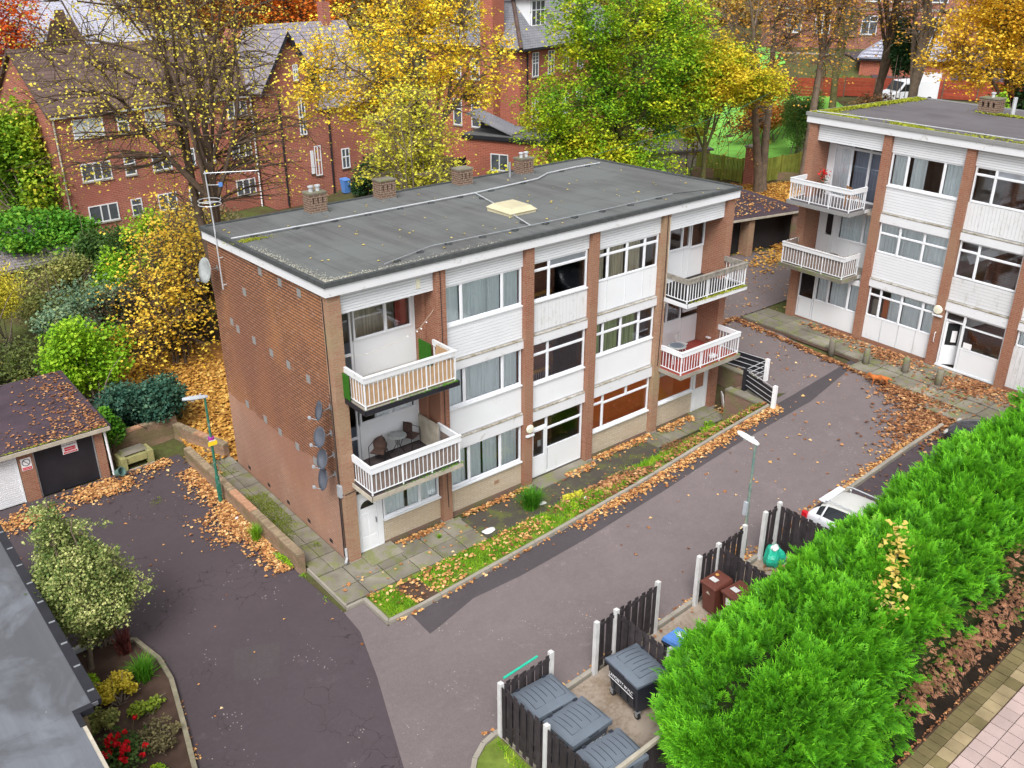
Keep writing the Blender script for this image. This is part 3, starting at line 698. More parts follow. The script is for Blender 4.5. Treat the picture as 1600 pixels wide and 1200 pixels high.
# driveway by the garages and road in front of the flats
DR=[(-9.5,10.45),(-1.50,10.45),(-1.50,.55),(-1.38,-1.95),(-1.45,-3.0),(-2.07,-4.94),(-2.7,-6.6),(-3.3,-8.2),(-4.0,-12),(-5,-26),(-12,-26),(-12,10.45)]
sheet('driveway',DR,0.0,'drive')
RD=[(-1.38,-1.95),(-.70,-1.95),(-.70,-3.30),(17.0,-3.30),(18.5,-2.2),(18.9,-.3),(18.9,9.3),(20,9.6),(31,9.6),(37,7.5),(37,3.2),(23.6,3.2),(21.35,-6.9),(20.4,-8.5),(10.9,-8.5),(9.0,-8.5),(-.8,-8.5),(-1.7,-8.7),(-2.6,-9.8),(-3.2,-12),(-3.6,-20),(-5,-26),(-4.0,-12),(-3.3,-8.2),(-2.7,-6.6),(-2.07,-4.94),(-1.45,-3.0)]
sheet('road',RD,0.004,'road')
sheet('tarmac_strip',[(0.1,-3.31),(8,-3.31),(15.5,-3.31),(18.3,-3.30),(23.0,-3.05),(23.0,-3.35),(18.5,-4.1),(12,-4.05),(6.5,-4.15),(3.6,-4.12),(1.9,-3.95),(.05,-4.35)],.009,'patch')
sheet('tarmac_repair',[(-4.6,-1.4),(-3.4,-1.9),(-4.1,-3.2),(-5.1,-2.6)],.005,'driverep')
sheet('bin_yard',[(-.8,-8.62),(10.4,-8.62),(10.4,-12.6),(-.8,-12.6)],0.006,'yard')
sheet('hedge_soil',[(-.8,-12.61),(28,-12.61),(28,-15.6),(-.8,-15.6)],0.004,'darksoil')
sheet('parking_bay',[(10.4,-8.62),(20.6,-8.62),(22,-11),(22,-12.6),(10.4,-12.6)],0.005,'drive')
sheet('lawn_corner',[(-2.9,-10.9),(-2.55,-9.97),(-2.15,-9.34),(-1.72,-8.92),(-1.3,-8.68),(-.85,-8.62),(-.85,-13),(-2.9,-13)],.05,'verge',thick=.12)
# path slabs in front of and beside the flats: each slab its own piece
paths=tagp(MB().box(-1.28,17.9,-1.85,-1.84,-.3,-.29).build('footpath','mossconc'),kind='structure')
def slab(x0,x1,y0,y1,z,th=.05,mat='mossconc',par=paths,name='paving_slab',g=.008):
    dz=R.uniform(-.004,.004); return bx(name,mat,par,x0+g,x1-g,y0+g,y1-g,z-th+dz,z+dz)
y0=-.02
for k in range(13):                         # front path, two slabs wide
    x=-1.22+k*.92
    if x>4.0: break
    for (a,b) in ((-.95,-.02),(-1.72,-.96)):
        slab(x,x+.9,a,b,.055)
for k in range(8):
    x=10.1+k*.98; slab(x,min(x+.96,17.6),-1.02,-.1,.05,mat='mossconc')
for k in range(11):                         # side path along the gable
    y=.02+k*.92; slab(-1.16,-.60,y,y+.9,.055); slab(-.59,-.03,y,y+.9,.052)
MB().box(-1.24,-1.17,-1.82,.6,-.15,.075).build('path_edging','concrete',paths)
MB().box(-1.24,-.62,-1.90,-1.80,-.15,.075).build('path_edging','concrete',paths)
MB().box(-.03,10.5,-1.00,-.96,-.10,.03).build('path_edging','concrete',paths)
# darker tarmac on the path under the windows
sheet('path_tarmac',[(4.2,-1.75),(13.2,-1.75),(13.2,-.22),(4.2,-.22)],.062,'pathtar')
# verge with kerb
VG=[(-.58,-1.80),(2.2,-1.78),(6.0,-1.78),(10.5,-1.6),(17.0,-1.35),(17.2,-3.12),(-.52,-3.12)]
sheet('verge_turf',VG,.07,'verge')
sheet('verge_bare_soil',[(.35,-2.0),(1.1,-1.95),(1.25,-3.1),(.55,-3.1)],.076,'soil')
def kerb(name,pts,w,h,mat='concrete',seg=.92,par=None,kind='structure'):
    """row of kerb stones along a polyline, each stone its own piece"""
    root=MB().box(pts[0][0],pts[0][0]+.05,pts[0][1],pts[0][1]+.05,Tz(*pts[0])-.3,Tz(*pts[0])-.28).build(name,mat); root['kind']=kind
    for a,b in zip(pts[:-1],pts[1:]):
        L=math.hypot(b[0]-a[0],b[1]-a[1]); n=max(1,round(L/seg))
        for i in range(n):
            p=(a[0]+(b[0]-a[0])*i/n,a[1]+(b[1]-a[1])*i/n); q=(a[0]+(b[0]-a[0])*(i+1)/n,a[1]+(b[1]-a[1])*(i+1)/n)
            z0,z1=Tz(*p),Tz(*q); l=L/n-.012; ang=math.atan2(q[1]-p[1],q[0]-p[0])
            o=bx('kerb_stone',mat,root,-l/2,l/2,-w/2,w/2,-.12,h); o.location=((p[0]+q[0])/2,(p[1]+q[1])/2,(z0+z1)/2+(h-.12)/2); o.rotation_euler=(0,-math.atan2(z1-z0,L/n),ang)
    return root
kerb('verge_kerb',[(-.62,-1.85),(-.62,-3.20),(17.1,-3.20)],.12,.11)
kerb('yard_kerb',[(-3.4,-14.0),(-3.2,-12.2),(-2.95,-10.9),(-2.6,-9.95),(-2.2,-9.3),(-1.75,-8.85),(-1.3,-8.6),(-.9,-8.52),(20.4,-8.52)],.13,.10,seg=.6)
# pavement in front of the second block, stepped edge with slabs
fp2=tagp(MB().box(24,24.1,-6,-5.9,1.3,1.31).build('pavement','mossconc'),kind='structure')
a2=rad(-92.2); ux,uy=math.cos(a2),math.sin(a2); vx,vy=-uy,ux       # along the second facade, and into the building
def B2(t,d): return (25.17+ux*t+vx*d,1.976+uy*t+vy*d)
for k in range(14):
    t=-1.0+k*.93
    wmax=1.5 if t<5.2 else (2.0 if t<8.6 else 2.9)
    d=.05
    while d<wmax:
        c=B2(t+.45,-d-.45); th=a2
        o=bx('paving_slab','mossconc',fp2,-.45,.45,-.45,.45,-.12,.0); o.location=(c[0],c[1],Tz(*c)+.02+R.uniform(-.005,.005)); o.rotation_euler=(0,0,a2); d+=.93
sheet('pavement_edge_strip',[B2(-1.1,-2.1),B2(12.5,-2.2),B2(12.5,-.0),B2(-1.1,-.0)],.02,'soil')
# bowls lawn, far gardens
sheet('bowling_green',[(44.5,23.5),(57.5,15.5),(73,33.5),(52,41.5)],.05,'lawn',step=2)
sheet('far_garden_lawn',[(68,42),(74,38),(80,46),(72,52)],.09,'lawn',step=2)
sheet('far_car_park',[(74,24),(92,15),(98,30),(80,36)],.08,'drive',step=2)
# far side: block paving beyond the hedge
def pavers():
    root=MB().box(3,30,-26,-15.72,-.4,-.38).build('block_paving','soil'); root['kind']='structure'
    sheet('paving_bed',[(2,-15.55),(16.5,-15.55),(16.5,-22),(2,-22)],.015,'soil',step=1)
    pw,pl=.36,.41; cnt=0
    def P(x,y,w,l,m):
        o=bx('paver',m,root,-w/2+.009,w/2-.009,-l/2+.010,l/2-.010,-.06,0); o.location=(x,y,Tz(x,y)+.025+R.uniform(-.004,.004)); o.rotation_euler=(R.uniform(-.008,.008),-.085,R.uniform(-.01,.01))
    for i in range(34):
        x=4.6+i*.27; P(x,-15.60-.19,.27,.38,'paverd'); cnt+=1
    for i in range(26): x=4.6+i*pw; P(x,-15.98-.18,pw,.37,'paverb' if i%5 else 'paverd'); cnt+=1
    for r in range(9):
        for i in range(30):
            x=5.0+r*.2+i*pw+(.18 if r%2 else 0); y=-16.36-.205-r*pl
            if x>13.4-r*.25 or cnt>292: break
            P(x,y,pw,pl,'paver'); cnt+=1
pavers()
# ================================================================ BLOCKS OF FLATS
def window(par,x0,x1,z0,z1,y,cols,transom=None,curtain='curtain',name='window',fw=.06,cz=None,depth=.07,gl='glass',open_cols=(),tcols=None,cgap=None):
    """frame in one mesh; panes and curtains as pieces of it. cols: inner mullion x positions"""
    m=MB(); e=[x0]+list(cols)+[x1]
    m.box(x0,x1,y-.01,y+depth,z0,z0+fw); m.box(x0,x1,y-.01,y+depth,z1-fw,z1)
    for i,x in enumerate(e):
        a,b=(x,x+fw) if i==0 else ((x-fw,x) if i==len(e)-1 else (x-fw*.6,x+fw*.6))
        m.box(a,b,y-.012,y+depth-.002,z0+fw,z1-fw)
    tr=[]
    for i in range(len(e)-1):
        t=transom if not isinstance(transom,(list,tuple)) else transom[i]
        tr.append(t)
        if t: m.box(e[i]+fw*.6,e[i+1]-fw*.6,y-.009,y+depth-.004,t-fw*.5,t+fw*.5)
    f=m.build(name,'upvc',par)
    for i in range(len(e)-1):
        a,b=e[i]+fw*.6,e[i+1]-fw*.6; zz=[(z0+fw,tr[i]-fw*.5),(tr[i]+fw*.5,z1-fw)] if tr[i] else [(z0+fw,z1-fw)]
        for (p,q) in zz:
            MB().quad((a,y+.03,p),(b,y+.03,p),(b,y+.03,q),(a,y+.03,q)).build('pane',gl,f)
            # thin inner sash
            s=MB(); s.box(a,a+.02,y+.012,y+.05,p,q); s.box(b-.02,b,y+.012,y+.05,p,q); s.box(a+.02,b-.02,y+.012,y+.05,p,p+.02); s.box(a+.02,b-.02,y+.012,y+.05,q-.02,q); s.build('sash','upvc',f)
    if curtain:
        spans=cgap or [(x0+.04,x1-.04)]
        for (a,b) in spans:
            n=max(4,int((b-a)/.045)); V=[];F=[]; ph=R.random()*6
            for i in range(n+1):
                x=a+(b-a)*i/n; yy=y+.10+.028*math.sin(i*1.9+ph)+.018*math.sin(i*.7+ph)
                V+=[(x,yy,z0+.03),(x,yy+.01,z1-.03)]
            for i in range(n): F.append((2*i,2*i+2,2*i+3,2*i+1))
            MB().add(V,F).build('curtain',curtain,f)
    return f
def cladding(par,x0,x1,z0,z1,y,n,mat='white2',name='cladding_board'):
    h=(z1-z0)/n
    for i in range(n):
        o=bx(name,mat,par,x0+.004,x1-.004,y-.022,y-.002,z0+i*h+.002,z0+(i+1)*h-.012,rot=(rad(2.8),0,0))
    bx('cladding_backing','joint',par,x0+.004,x1-.004,y+.004,y+.09,z0,z1)
def vboards(par,x0,x1,z0,z1,y,n,mat='white_dirty'):
    w=(x1-x0)/n
    for i in range(n): bx('panel_board',mat,par,x0+i*w+.004,x0+(i+1)*w-.004,y-.016,y+.03,z0,z1)
    bx('panel_backing',mat,par,x0+.004,x1-.004,y+.032,y+.09,z0,z1)
def panel(par,x0,x1,z0,z1,y,div=(),mat='white',name='spandrel_panel'):
    e=[x0]+list(div)+[x1]
    for a,b in zip(e[:-1],e[1:]): bx(name,mat,par,a+.012,b-.012,y,y+.06,z0,z1)
    bx('panel_backing','joint',par,x0+.006,x1-.006,y+.062,y+.09,z0,z1)
    for d in div: bx('panel_trim',mat,par,d-.03,d-.014,y-.012,y+.05,z0,z1)
def band(par,x0,x1,z0,z1,y,ledge=True):
    bx('fascia_band','fascia',par,x0+.004,x1-.004,y-.10,y+.06,z0,z1)
    if ledge:
        o=bx('sloping_ledge','ledge',par,x0+.004,x1-.004,y-.12,y+.02,z1+.018,z1+.048,rot=(rad(10),0,0)); bx('painted_shadow_line','joint',par,x0+.006,x1-.006,y-.03,y+.02,z1+.05,z1+.085)  # solid grey strip painted as the shadow line between ledge and panel
def sill(par,x0,x1,z,y): bx('window_sill','white',par,x0+.01,x1-.01,y-.07,y+.05,z-.05,z)
def balcony(par,x0,x1,zs,y1,h=.95,slabmat='fascia',floor='concrete',screen=None,rail='white_dirty',railh=.16,yo=-1.12,right=True,balpitch=.15,moss=0,name='balcony',dirty=False,seed=0,slabedge='white_dirty',yin=0):
    """cantilevered slab with steel balusters and timber rails; slab top at zs"""
    m=MB().box(x0,x1,yo,y1,zs-.17,zs-.03); b=m.build(name,slabedge,par)
    MB().box(x0+.03,x1-.03,yo+.03,y1,zs-.029,zs).build('balcony_floor',floor,b)
    MB().box(x0-.02,x1+.02,yo-.03,yo-.002,zs-.15,zs+.01).build('slab_edge',slabmat,b)
    MB().box(x0-.024,x0-.002,yo-.03,y1 if False else -.002,zs-.15,zs+.01).build('slab_edge',slabmat,b)
    MB().box(x1+.002,x1+.024,yo-.03,-.002,zs-.15,zs+.01).build('slab_edge',slabmat,b)
    ax,bx_=x0+.07,x1-.07; fy=yo+.08; rr=random.Random(seed)
    # posts and rails
    for (x,y) in ((ax,fy),(bx_,fy),(ax,-.06+yin),(bx_,-.06+yin)): bx('rail_post','upvc',b,x-.02,x+.02,y-.02,y+.02,zs,zs+h)
    for f in (.34,.67): 
        x=ax+(bx_-ax)*f; bx('rail_post','upvc',b,x-.018,x+.018,fy-.018,fy+.018,zs-.06,zs+h-.02)
    for z in (zs+.09,zs+h-.17): 
        bx('rail_bar','upvc',b,ax,bx_,fy-.013,fy+.013,z-.014,z+.014)
        for x in (ax,bx_): bx('rail_bar','upvc',b,x-.013,x+.013,fy+.02,-.08+yin,z-.014,z+.014)
    n=int((bx_-ax)/balpitch)
    for i in range(1,n):
        x=ax+(bx_-ax)*i/n; bx('baluster','upvc',b,x-.011,x+.011,fy-.011,fy+.011,zs+.09,zs+h-.05,rot=(rr.uniform(-.01,.01),rr.uniform(-.012,.012),0))
    nn=int((-.06-fy+yin)/balpitch)
    for x in (ax,bx_):
        for i in range(1,nn): y=fy+(-.06+yin-fy)*i/nn; bx('baluster','upvc',b,x-.011,x+.011,y-.011,y+.011,zs+.09,zs+h-.05)
    # timber top rails (deep boards with a flat top)
    for nm,c in (('top_rail',(ax-.05,bx_+.05,fy-.05,fy+.02)),):
        bx(nm,rail,b,c[0],c[1],c[2],c[3],zs+h-railh,zs+h); bx('rail_capping',rail,b,c[0]-.01,c[1]+.01,c[2]-.02,c[3]+.04,zs+h+.002,zs+h+.03)
    for x in (ax,bx_):
        bx('top_rail',rail,b,x-.045,x+.025,fy+.024,-.02+yin,zs+h-railh,zs+h-.002); bx('rail_capping',rail,b,x-.05,x+.03,fy+.064,-.02+yin,zs+h+.001,zs+h+.028)
    if screen:
        mt,sh=screen; n=int((bx_-ax)/.03); m=MB()
        for i in range(n):
            x=ax+.03+(bx_-ax-.06)*i/n; t=sh+rr.uniform(-.03,.02); m.box(x,x+.024,fy+.03,fy+.042+rr.random()*.01,zs+.03,zs+t)
        k=int((-.1-fy)/.03)
        for i in range(k):
            y=fy+.05+(-.1-fy)*i/k; t=sh+rr.uniform(-.03,.02)
            m.box(ax+.03,ax+.042,y,y+.024,zs+.03,zs+t); m.box(bx_-.042,bx_-.03,y,y+.024,zs+.03,zs+t)
        m.build('reed_screen',mt,b)['kind']='stuff'
    if moss:
        rng=np.random.default_rng(seed+5); n=moss
        P=np.stack([x0+(x1-x0)*rng.beta(2.0,.9,n),yo-.01+rng.random(n)**2*.16-.02,zs+rng.random(n)*.05-.02],1)
        leafmesh('moss',P,.05,'f_ivy' if moss<400 else 'mossy',b,rng,up=.6)
    return b
def dish(par,x,y,z,r,pale=False,side=-1,face=(-.35,-.9,.35)):
    d=Vector(face).normalized(); q=d.to_track_quat('Z','Y')
    m=MB(); n=20; prof=[(0.001,0),(r*.35,.012),(r*.7,.045),(r*.93,.085),(r,.10),(r*.99,.112),(r*.68,.058),(r*.34,.022),(0.001,.008)]
    m.lathe(prof,n=n); m.v=[tuple(q@Vector((a*.9,b,c))) for a,b,c in m.v]
    o=m.build('satellite_dish','dishpale' if pale else 'dish',par,smooth=True,loc=(x,y,z))
    a=MB(); back=-d*.04; wall=Vector((0.0-x if side<0 else .3,.10,-.02))
    a.tube([back,wall*.55+back*.5,wall],[.018,.018,.018],6); a.box(wall.x-.02,wall.x-.001,wall.y-.06,wall.y+.06,wall.z-.09,wall.z+.09); a.build('bracket','grey',o)
    l=MB(); p0=q@Vector((0,-r*.95,.08)); p1=q@Vector((0,-r*.75,.34)) ; l.tube([p0,p1],[.012,.012],6); l.box(p1.x-.035,p1.x+.035,p1.y-.035,p1.y+.035,p1.z-.03,p1.z+.05); l.build('feed_arm','dishpale' if pale else 'lamphead',o)
    return o
PIER=[(0,.40),(3.67,4.03),(7.24,7.60),(10.22,10.58),(13.82,14.18),(17.45,17.85)]
def shell(par,L,piers,zt=9.06,D=8.37,gable='gable',right=True,drop=.22,low=-.35,pierb='redbrick'):
    # gable and rear walls (hollow building), floors
    MB().hexa([(0,.402,low),(.28,.402,low),(.28,D,low),(0,D,low)],[(0,.402,zt),(.28,.402,zt),(.28,D,zt-drop),(0,D,zt-drop)]).build('gable_wall',gable,par)
    MB().box(.282,L-.282,D-.28,D,low,zt-drop).build('rear_wall','redbrick',par)
    if right: MB().hexa([(L-.28,.402,low),(L,.402,low),(L,D,low),(L-.28,D,low)],[(L-.28,.402,zt),(L,.402,zt),(L,D,zt-drop),(L-.28,D,zt-drop)]).build('end_wall','redbrick',par)
    for i,(a,b) in enumerate(piers):
        y1=.40 if i in (0,len(piers)-1) else .62
        MB().box(a,b,0,y1,low,zt).build('pier',pierb if i not in (0,4) else 'pierpale',par)
        MB().box(a-.015,b+.015,-.03,y1+.01,low,.06).build('pier_footing','concrete',par)
    for z in (2.83,5.73): MB().box(.285,L-.285,.30,D-.285,z-.2,z-.03).build('floor_slab','room',par)
    MB().box(.285,L-.285,.30,D-.285,-.1,.0).build('floor_slab','room',par)
    for x in [p[1]-.2 for p in piers[1:-1]]: MB().box(x-.08,x+.08,.63,D-.29,.01,zt-.25).build('party_wall','room',par)
    MB().box(.29,L-.29,3.9,4.0,.01,zt-.25).build('inner_wall','room',par)
def flatroof(par,L,D,zt,drop,over=.13,felt='felt',edge='feltdark',right=True):
    o=over; s=lambda y:-drop*(y/D)
    b=[(-o,-o),(L+o,-o),(L+o,D+.1),(-o,D+.1)]
    r=MB(); z0,z1=zt+.30,zt+.36
    r.hexa([(x,y,z0+s(y)) for x,y in b],[(x,y,z1+s(y)) for x,y in b]); roof=r.build('roof',felt,par)
    i=.10
    def fb(x0,x1,y0,y1,nm='fascia_board',mat='fascia',a=zt-.02,c=zt+.298):
        MB().hexa([(x0,y0,a+s(y0)),(x1,y0,a+s(y0)),(x1,y1,a+s(y1)),(x0,y1,a+s(y1))],[(x0,y0,c+s(y0)),(x1,y0,c+s(y0)),(x1,y1,c+s(y1)),(x0,y1,c+s(y1))]).build(nm,mat,roof)
    fb(-o+.02,L+o-.02,-o+.02,-o+.06); fb(-o+.02,-o+.06,-o+.062,D+.08); fb(L+o-.06,L+o-.02,-o+.062,D+.08); fb(-o+.062,L+o-.062,D+.04,D+.08)
    MB().hexa([(-o+.07,-o+.07,zt+.002),(L+o-.07,-o+.07,zt+.002),(L+o-.07,D,zt+.002-drop),(-o+.07,D,zt+.002-drop)],[(-o+.07,-o+.07,zt+.05),(L+o-.07,-o+.07,zt+.05),(L+o-.07,D,zt+.05-drop),(-o+.07,D,zt+.05-drop)]).build('soffit','white',roof)
    # raised felt drip edge
    for (x0,x1,y0,y1) in ((-o-.03,L+o+.03,-o-.03,-o+.10),(-o-.03,-o+.10,-o+.103,D+.13),(L+o-.10,L+o+.03,-o+.103,D+.13),(-o+.103,L+o-.103,D+.03,D+.13)):
        a,c=zt+.305,zt+.415
        MB().hexa([(x0,y0,a+s(y0)-.03),(x1,y0,a+s(y0)-.03),(x1,y1,a+s(y1)-.03),(x0,y1,a+s(y1)-.03)],[(x0,y0,c+s(y0)),(x1,y0,c+s(y0)),(x1,y1,c+s(y1)),(x0,y1,c+s(y1))]).build('drip_edge',edge,roof)
    return roof
def chimney(roof,x,y,w,d,z,h,pots=2,mossy=False):
    MB().hexa([(x-.06,y-.10,z-.15),(x+w+.06,y-.10,z-.15),(x+w+.06,y+d+.06,z-.15),(x-.06,y+d+.06,z-.15)],[(x-.01,y-.01,z+.08),(x+w+.01,y-.01,z+.08),(x+w+.01,y+d+.01,z+.08),(x-.01,y+d+.01,z+.08)]).build('chimney_flashing','felt',roof)
    m=MB(); m.box(x,x+w,y,y+d,z-.1,z+h-.36); zt=z+h
    # upper courses with openings: corner and middle brick stubs
    n=4
    for i in range(n): 
        xx=x+(w-.13)*i/(n-1); m.box(xx,xx+.13,y,y+.11,zt-.36,zt-.14); m.box(xx,xx+.13,y+d-.11,y+d,zt-.36,zt-.14)
    for i in range(1,3): yy=y+(d-.13)*i/3; m.box(x,x+.11,yy,yy+.11,zt-.36,zt-.14); m.box(x+w-.11,x+w,yy,yy+.11,zt-.36,zt-.14)
    m.box(x+.14,x+w-.14,y+.13,y+d-.13,zt-.36,zt-.14,1); m.box(x,x+w,y,y+d,zt-.14,zt)
    c=m.build('chimney',['chimbrick','dark'],roof)
    MB().box(x-.025,x+w+.025,y-.025,y+d+.025,zt,zt+.05).build('chimney_cap','mossconc',roof)
    for k in range(pots):
        px=x+w*(.3+.4*k/(max(1,pots-1))) if pots>1 else x+w*.5
        MB().lathe([(.075,0),(.07,.14),(.07,.15),(.11,.16),(.11,.20),(.04,.22)],(px,y+d*.5,zt+.05),12).build('chimney_pot','alu',roof,smooth=False)
def blockA():
    L,D,zt,dr=17.85,8.37,9.06,.22
    P=empty('block_of_flats',(0,0,0),0,'long grey roofed flats in the middle, bare brick side wall with four satellite dishes','block of flats')
    shell(P,L,PIER,zt,D)
    roof=flatroof(P,L,D,zt,dr)
    s=lambda y: zt+.36-dr*y/D
    chimney(roof,3.45,7.30,.68,.50,s(7.3),.74,2); chimney(roof,6.45,7.50,.70,.50,s(7.5),.72,0); chimney(roof,10.02,7.40,.68,.50,s(7.4),.66,0); chimney(roof,13.2,7.40,.66,.50,s(7.4),.66,2)
    MB().tube([(12.75,7.6,s(7.6)-.05),(12.75,7.6,s(7.6)+.62)],.05,8).build('vent_pipe','grey',roof)
    # skylight
    m=MB(); z=s(3); m.box(8.50,9.66,2.35,3.65,z-.03,z+.12); m.hexa([(8.46,2.31,z+.121),(9.70,2.31,z+.121),(9.70,3.69,z+.121),(8.46,3.69,z+.121)],[(8.62,2.5,z+.26),(9.54,2.5,z+.26),(9.54,3.5,z+.26),(8.62,3.5,z+.26)]); m.build('skylight','skylight',roof)
    # cable conduits on little blocks across the roof
    def conduit(pts,r=.022,mat='alu',blocks=1.25):
        q=[(x,y,s(y)+.075) for x,y in pts]; MB().tube(q,r,6).build('roof_conduit',mat,roof)
        for a,b in zip(q[:-1],q[1:]):
            Ln=math.hypot(b[0]-a[0],b[1]-a[1]); n=int(Ln/blocks)
            for i in range(n):
                t=(i+.5)/n; x=a[0]+(b[0]-a[0])*t; y=a[1]+(b[1]-a[1])*t; bx('conduit_block','feltdark',roof,x-.10,x+.10,y-.08,y+.08,s(y)+.002,s(y)+.06,rot=(0,0,R.uniform(-.4,.4)))
    conduit([(-.05,6.1),(3,6.02),(9.7,6.0),(13.2,6.35),(14.2,6.9),(15.9,7.05),(17.3,7.0)],.028)
    conduit([(9.72,5.95),(8.9,3.2),(8.1,.82)],.022); conduit([(2.1,.30),(4.2,.98),(8.1,.80),(12.0,.72),(15.0,.75)],.016,'grey',1.1)
    conduit([(15.0,.75),(16.4,.3),(16.9,-.1)],.012,'black',9)
    # moss and debris along the front edge
    rng=np.random.default_rng(3); n=900
    Pm=np.stack([-.05+rng.random(n)**2.2*6.5,.02+np.abs(rng.normal(size=n))*.14,np.zeros(n)],1); Pm2=np.stack([-.02+np.abs(rng.normal(size=n))*.16,rng.random(n)**1.8*5.,np.zeros(n)],1)
    Pm=np.concatenate([Pm,Pm2]); Pm[:,2]=s(0)-dr*Pm[:,1]/D+.012; leafmesh('roof_grit',Pm,.045,'f_gritpale',roof,rng,up=.8)
    n=500; Pm=np.stack([.35+rng.normal(size=n)*.35,5.75+rng.normal(size=n)*.10,np.zeros(n)],1); Pm[:,2]=s(5.75)+.015; leafmesh('moss',Pm,.05,'mossy',roof,rng,up=.7)
    Pl=np.stack([rng.random(90)*17.3+.2,rng.random(90)*7.8+.2],1); z=np.array([s(y) for y in Pl[:,1]])+.02; leafmesh('roof_leaves',np.column_stack([Pl,z]),.10,'f_goldpale',roof,rng,up=.85)
    # ---------------- gable fittings
    for y,z in ((4.28,8.68),(2.94,8.68),(1.72,8.68),(5.69,7.62),(7.1,6.15),(6.64,6.02),(5.4,6.0),(4.14,5.97),(2.96,5.95),(1.67,5.92),(5.28,3.1),(4.19,3.06),(2.97,3.02),(1.77,3.0),(6.7,3.15)):
        bx('air_vent','pvcgrey',P,-.012,.002,y-.12,y+.12,z-.13,z+.13)
    for y in (7.3,5.7,4.2,2.7,1.2): bx('air_brick','dark',P,-.006,.002,y-.10,y+.10,.2,.34)
    dish(P,-.34,.30,5.47,.31,face=(-.93,.20,.25)); dish(P,-.36,.40,4.56,.33,face=(-.85,-.05,.28)); dish(P,-.36,.36,3.83,.33,face=(-.88,-.0,.28)); dish(P,-.38,.38,3.14,.37,face=(-.93,.12,.25))
    # big pale dish and aerial mast at the rear corner
    dish(P,-.40,7.62,7.95,.44,True,face=(-.95,-.12,.2))
    m=MB(); m.tube([(-.14,7.12,7.35),(-.16,7.12,9.6),(-.22,7.12,11.35)],[.026,.024,.02],8); m.tube([(0,7.12,7.5),(-.14,7.12,7.5)],.02,6); m.tube([(0,7.12,8.45),(-.14,7.12,8.45)],.02,6)
    mast=m.build('aerial_mast','alu',P)
    a=MB(); 
    for k in range(24): pass
    ring=[(-.2+.36*math.cos(t),7.12+.36*math.sin(t),10.28) for t in np.linspace(0,6.283,22)]
    a.tube(ring,.015,5,cap=False); a.tube([(x,y,z+.12) for x,y,z in ring],.012,5,cap=False); a.build('halo_aerial','alu',mast)
    a=MB(); a.tube([(-.25,7.05,11.3),(1.15,6.2,11.34)],.012,5)
    for k in range(11):
        t=k/10.; c=Vector((-.2+1.3*t,7.02-.8*t,11.3)); a.tube([c+Vector((-.12,-.18,0)),c+Vector((.12,.18,0))],.007,4)
    a.tube([(-.22,7.12,11.3),(-.30,7.0,11.3)],.02,5); a.tube([(-.20,7.12,10.9),(.15,6.9,10.9)],.01,4); a.build('yagi_aerial','alu',mast); MB().box(.1,.2,6.84,6.94,10.85,10.97).build('aerial_box','bluelid',mast)
    # cables and downpipe on the corner
    c=MB(); c.tube([(-.02,.30,8.9),(-.02,.26,6),(-.03,.24,3.2),(-.03,.22,2.5),(-.03,.2,.3)],.014,5); c.tube([(-.02,.35,5.9),(-.02,.33,3.4),(-.02,.30,1.2)],.008,4); c.tube([(-.02,.34,2.6),(-.035,.30,.2),(-.08,.05,.12)],.02,5); c.build('cable','black',P)
    c=MB(); c.box(-.10,-.002,.10,.28,2.45,2.85); c.build('junction_box','lamphead',P); c=MB(); c.tube([(-.05,.14,.55),(-.05,.12,.2),(-.18,-.02,.12)],.045,8); c.build('pipe_end','alu',P)
    c=MB(); c.tube([(-.02,.1,2.55),(.02,-.02,2.58),(.42,-.02,2.62)],.012,5); c.tube([(3.82,-.02,9),(3.84,-.02,6),(3.82,-.02,2.9),(3.86,-.02,.6)],.012,5); c.tube([(14.0,-.02,9.1),(14.04,-.02,6.5),(13.98,-.02,3)],.014,5);c.build('cable','black',P)
    MB().tube([(14.12,-.03,8.9),(14.12,-.03,5.4)],.016,6).build('conduit','palewood',P)
    # ---------------- bay 1: balconies
    yb=1.05; Y=.2
    cladding(P,.40,3.67,8.36,9.05,Y-.02,8); MB().box(.40,3.67,Y+.09,yb,8.42,8.5).build('balcony_ceiling','white2',P)
    MB().box(3.55,3.665,.625,yb+.1,2.9,8.4).build('return_wall','redbrick',P); MB().box(.285,.40,.403,yb+.1,2.9,8.4).build('return_wall','redbrick',P)
    bx('vent_cover','cushion',P,3.05,3.2,Y-.07,Y-.03,8.55,8.85)
    for (zf,zw0,zw1,flo) in ((5.75,7.02,8.05,0),(2.85,4.15,5.18,1)):
        panel(P,.42,3.55,zf+.02,zw0,yb,(1.28,),'white'); panel(P,.42,3.55,zw1,zf+2.62,yb,(),'white')
        panel(P,.42,.60,zw0,zw1,yb); panel(P,3.40,3.55,zw0,zw1,yb)
        window(P,1.30,3.40,zw0,zw1,yb-.03,[2.45],None,None if not flo else 'net',gl='glass' if flo else 'glass',cgap=[(1.9,3.3)])
        window(P,.62,1.22,zf+.05,zw1,yb-.035,[],zw0-.4,None,name='balcony_door',gl='glassdark')
    MB().box(1.35,3.3,1.9,2.0,5.8,8.3).build('wardrobe','cream',P); MB().box(2.95,3.35,1.25,1.3,7.05,8.1).build('red_curtain','redfloor',P); bx('white_shelf','white2',P,2.4,3.0,1.5,1.6,7.5,7.56,rot=(0,.5,0))
    b=balcony(P,.30,3.62,5.80,1.02,.98,'black','concrete',('reed',.72),'white_dirty',.15,yin=.1,moss=260,seed=1)
    bx('rail_board','reed',b,3.45,3.47,-.9,-.2,6.0,6.74); bx('astroturf_strip','f_grassflat',b,.26,.28,-.35,.0,5.85,6.65); bx('astroturf_strip','f_grassflat',b,3.50,3.54,.2,.85,5.85,6.6)
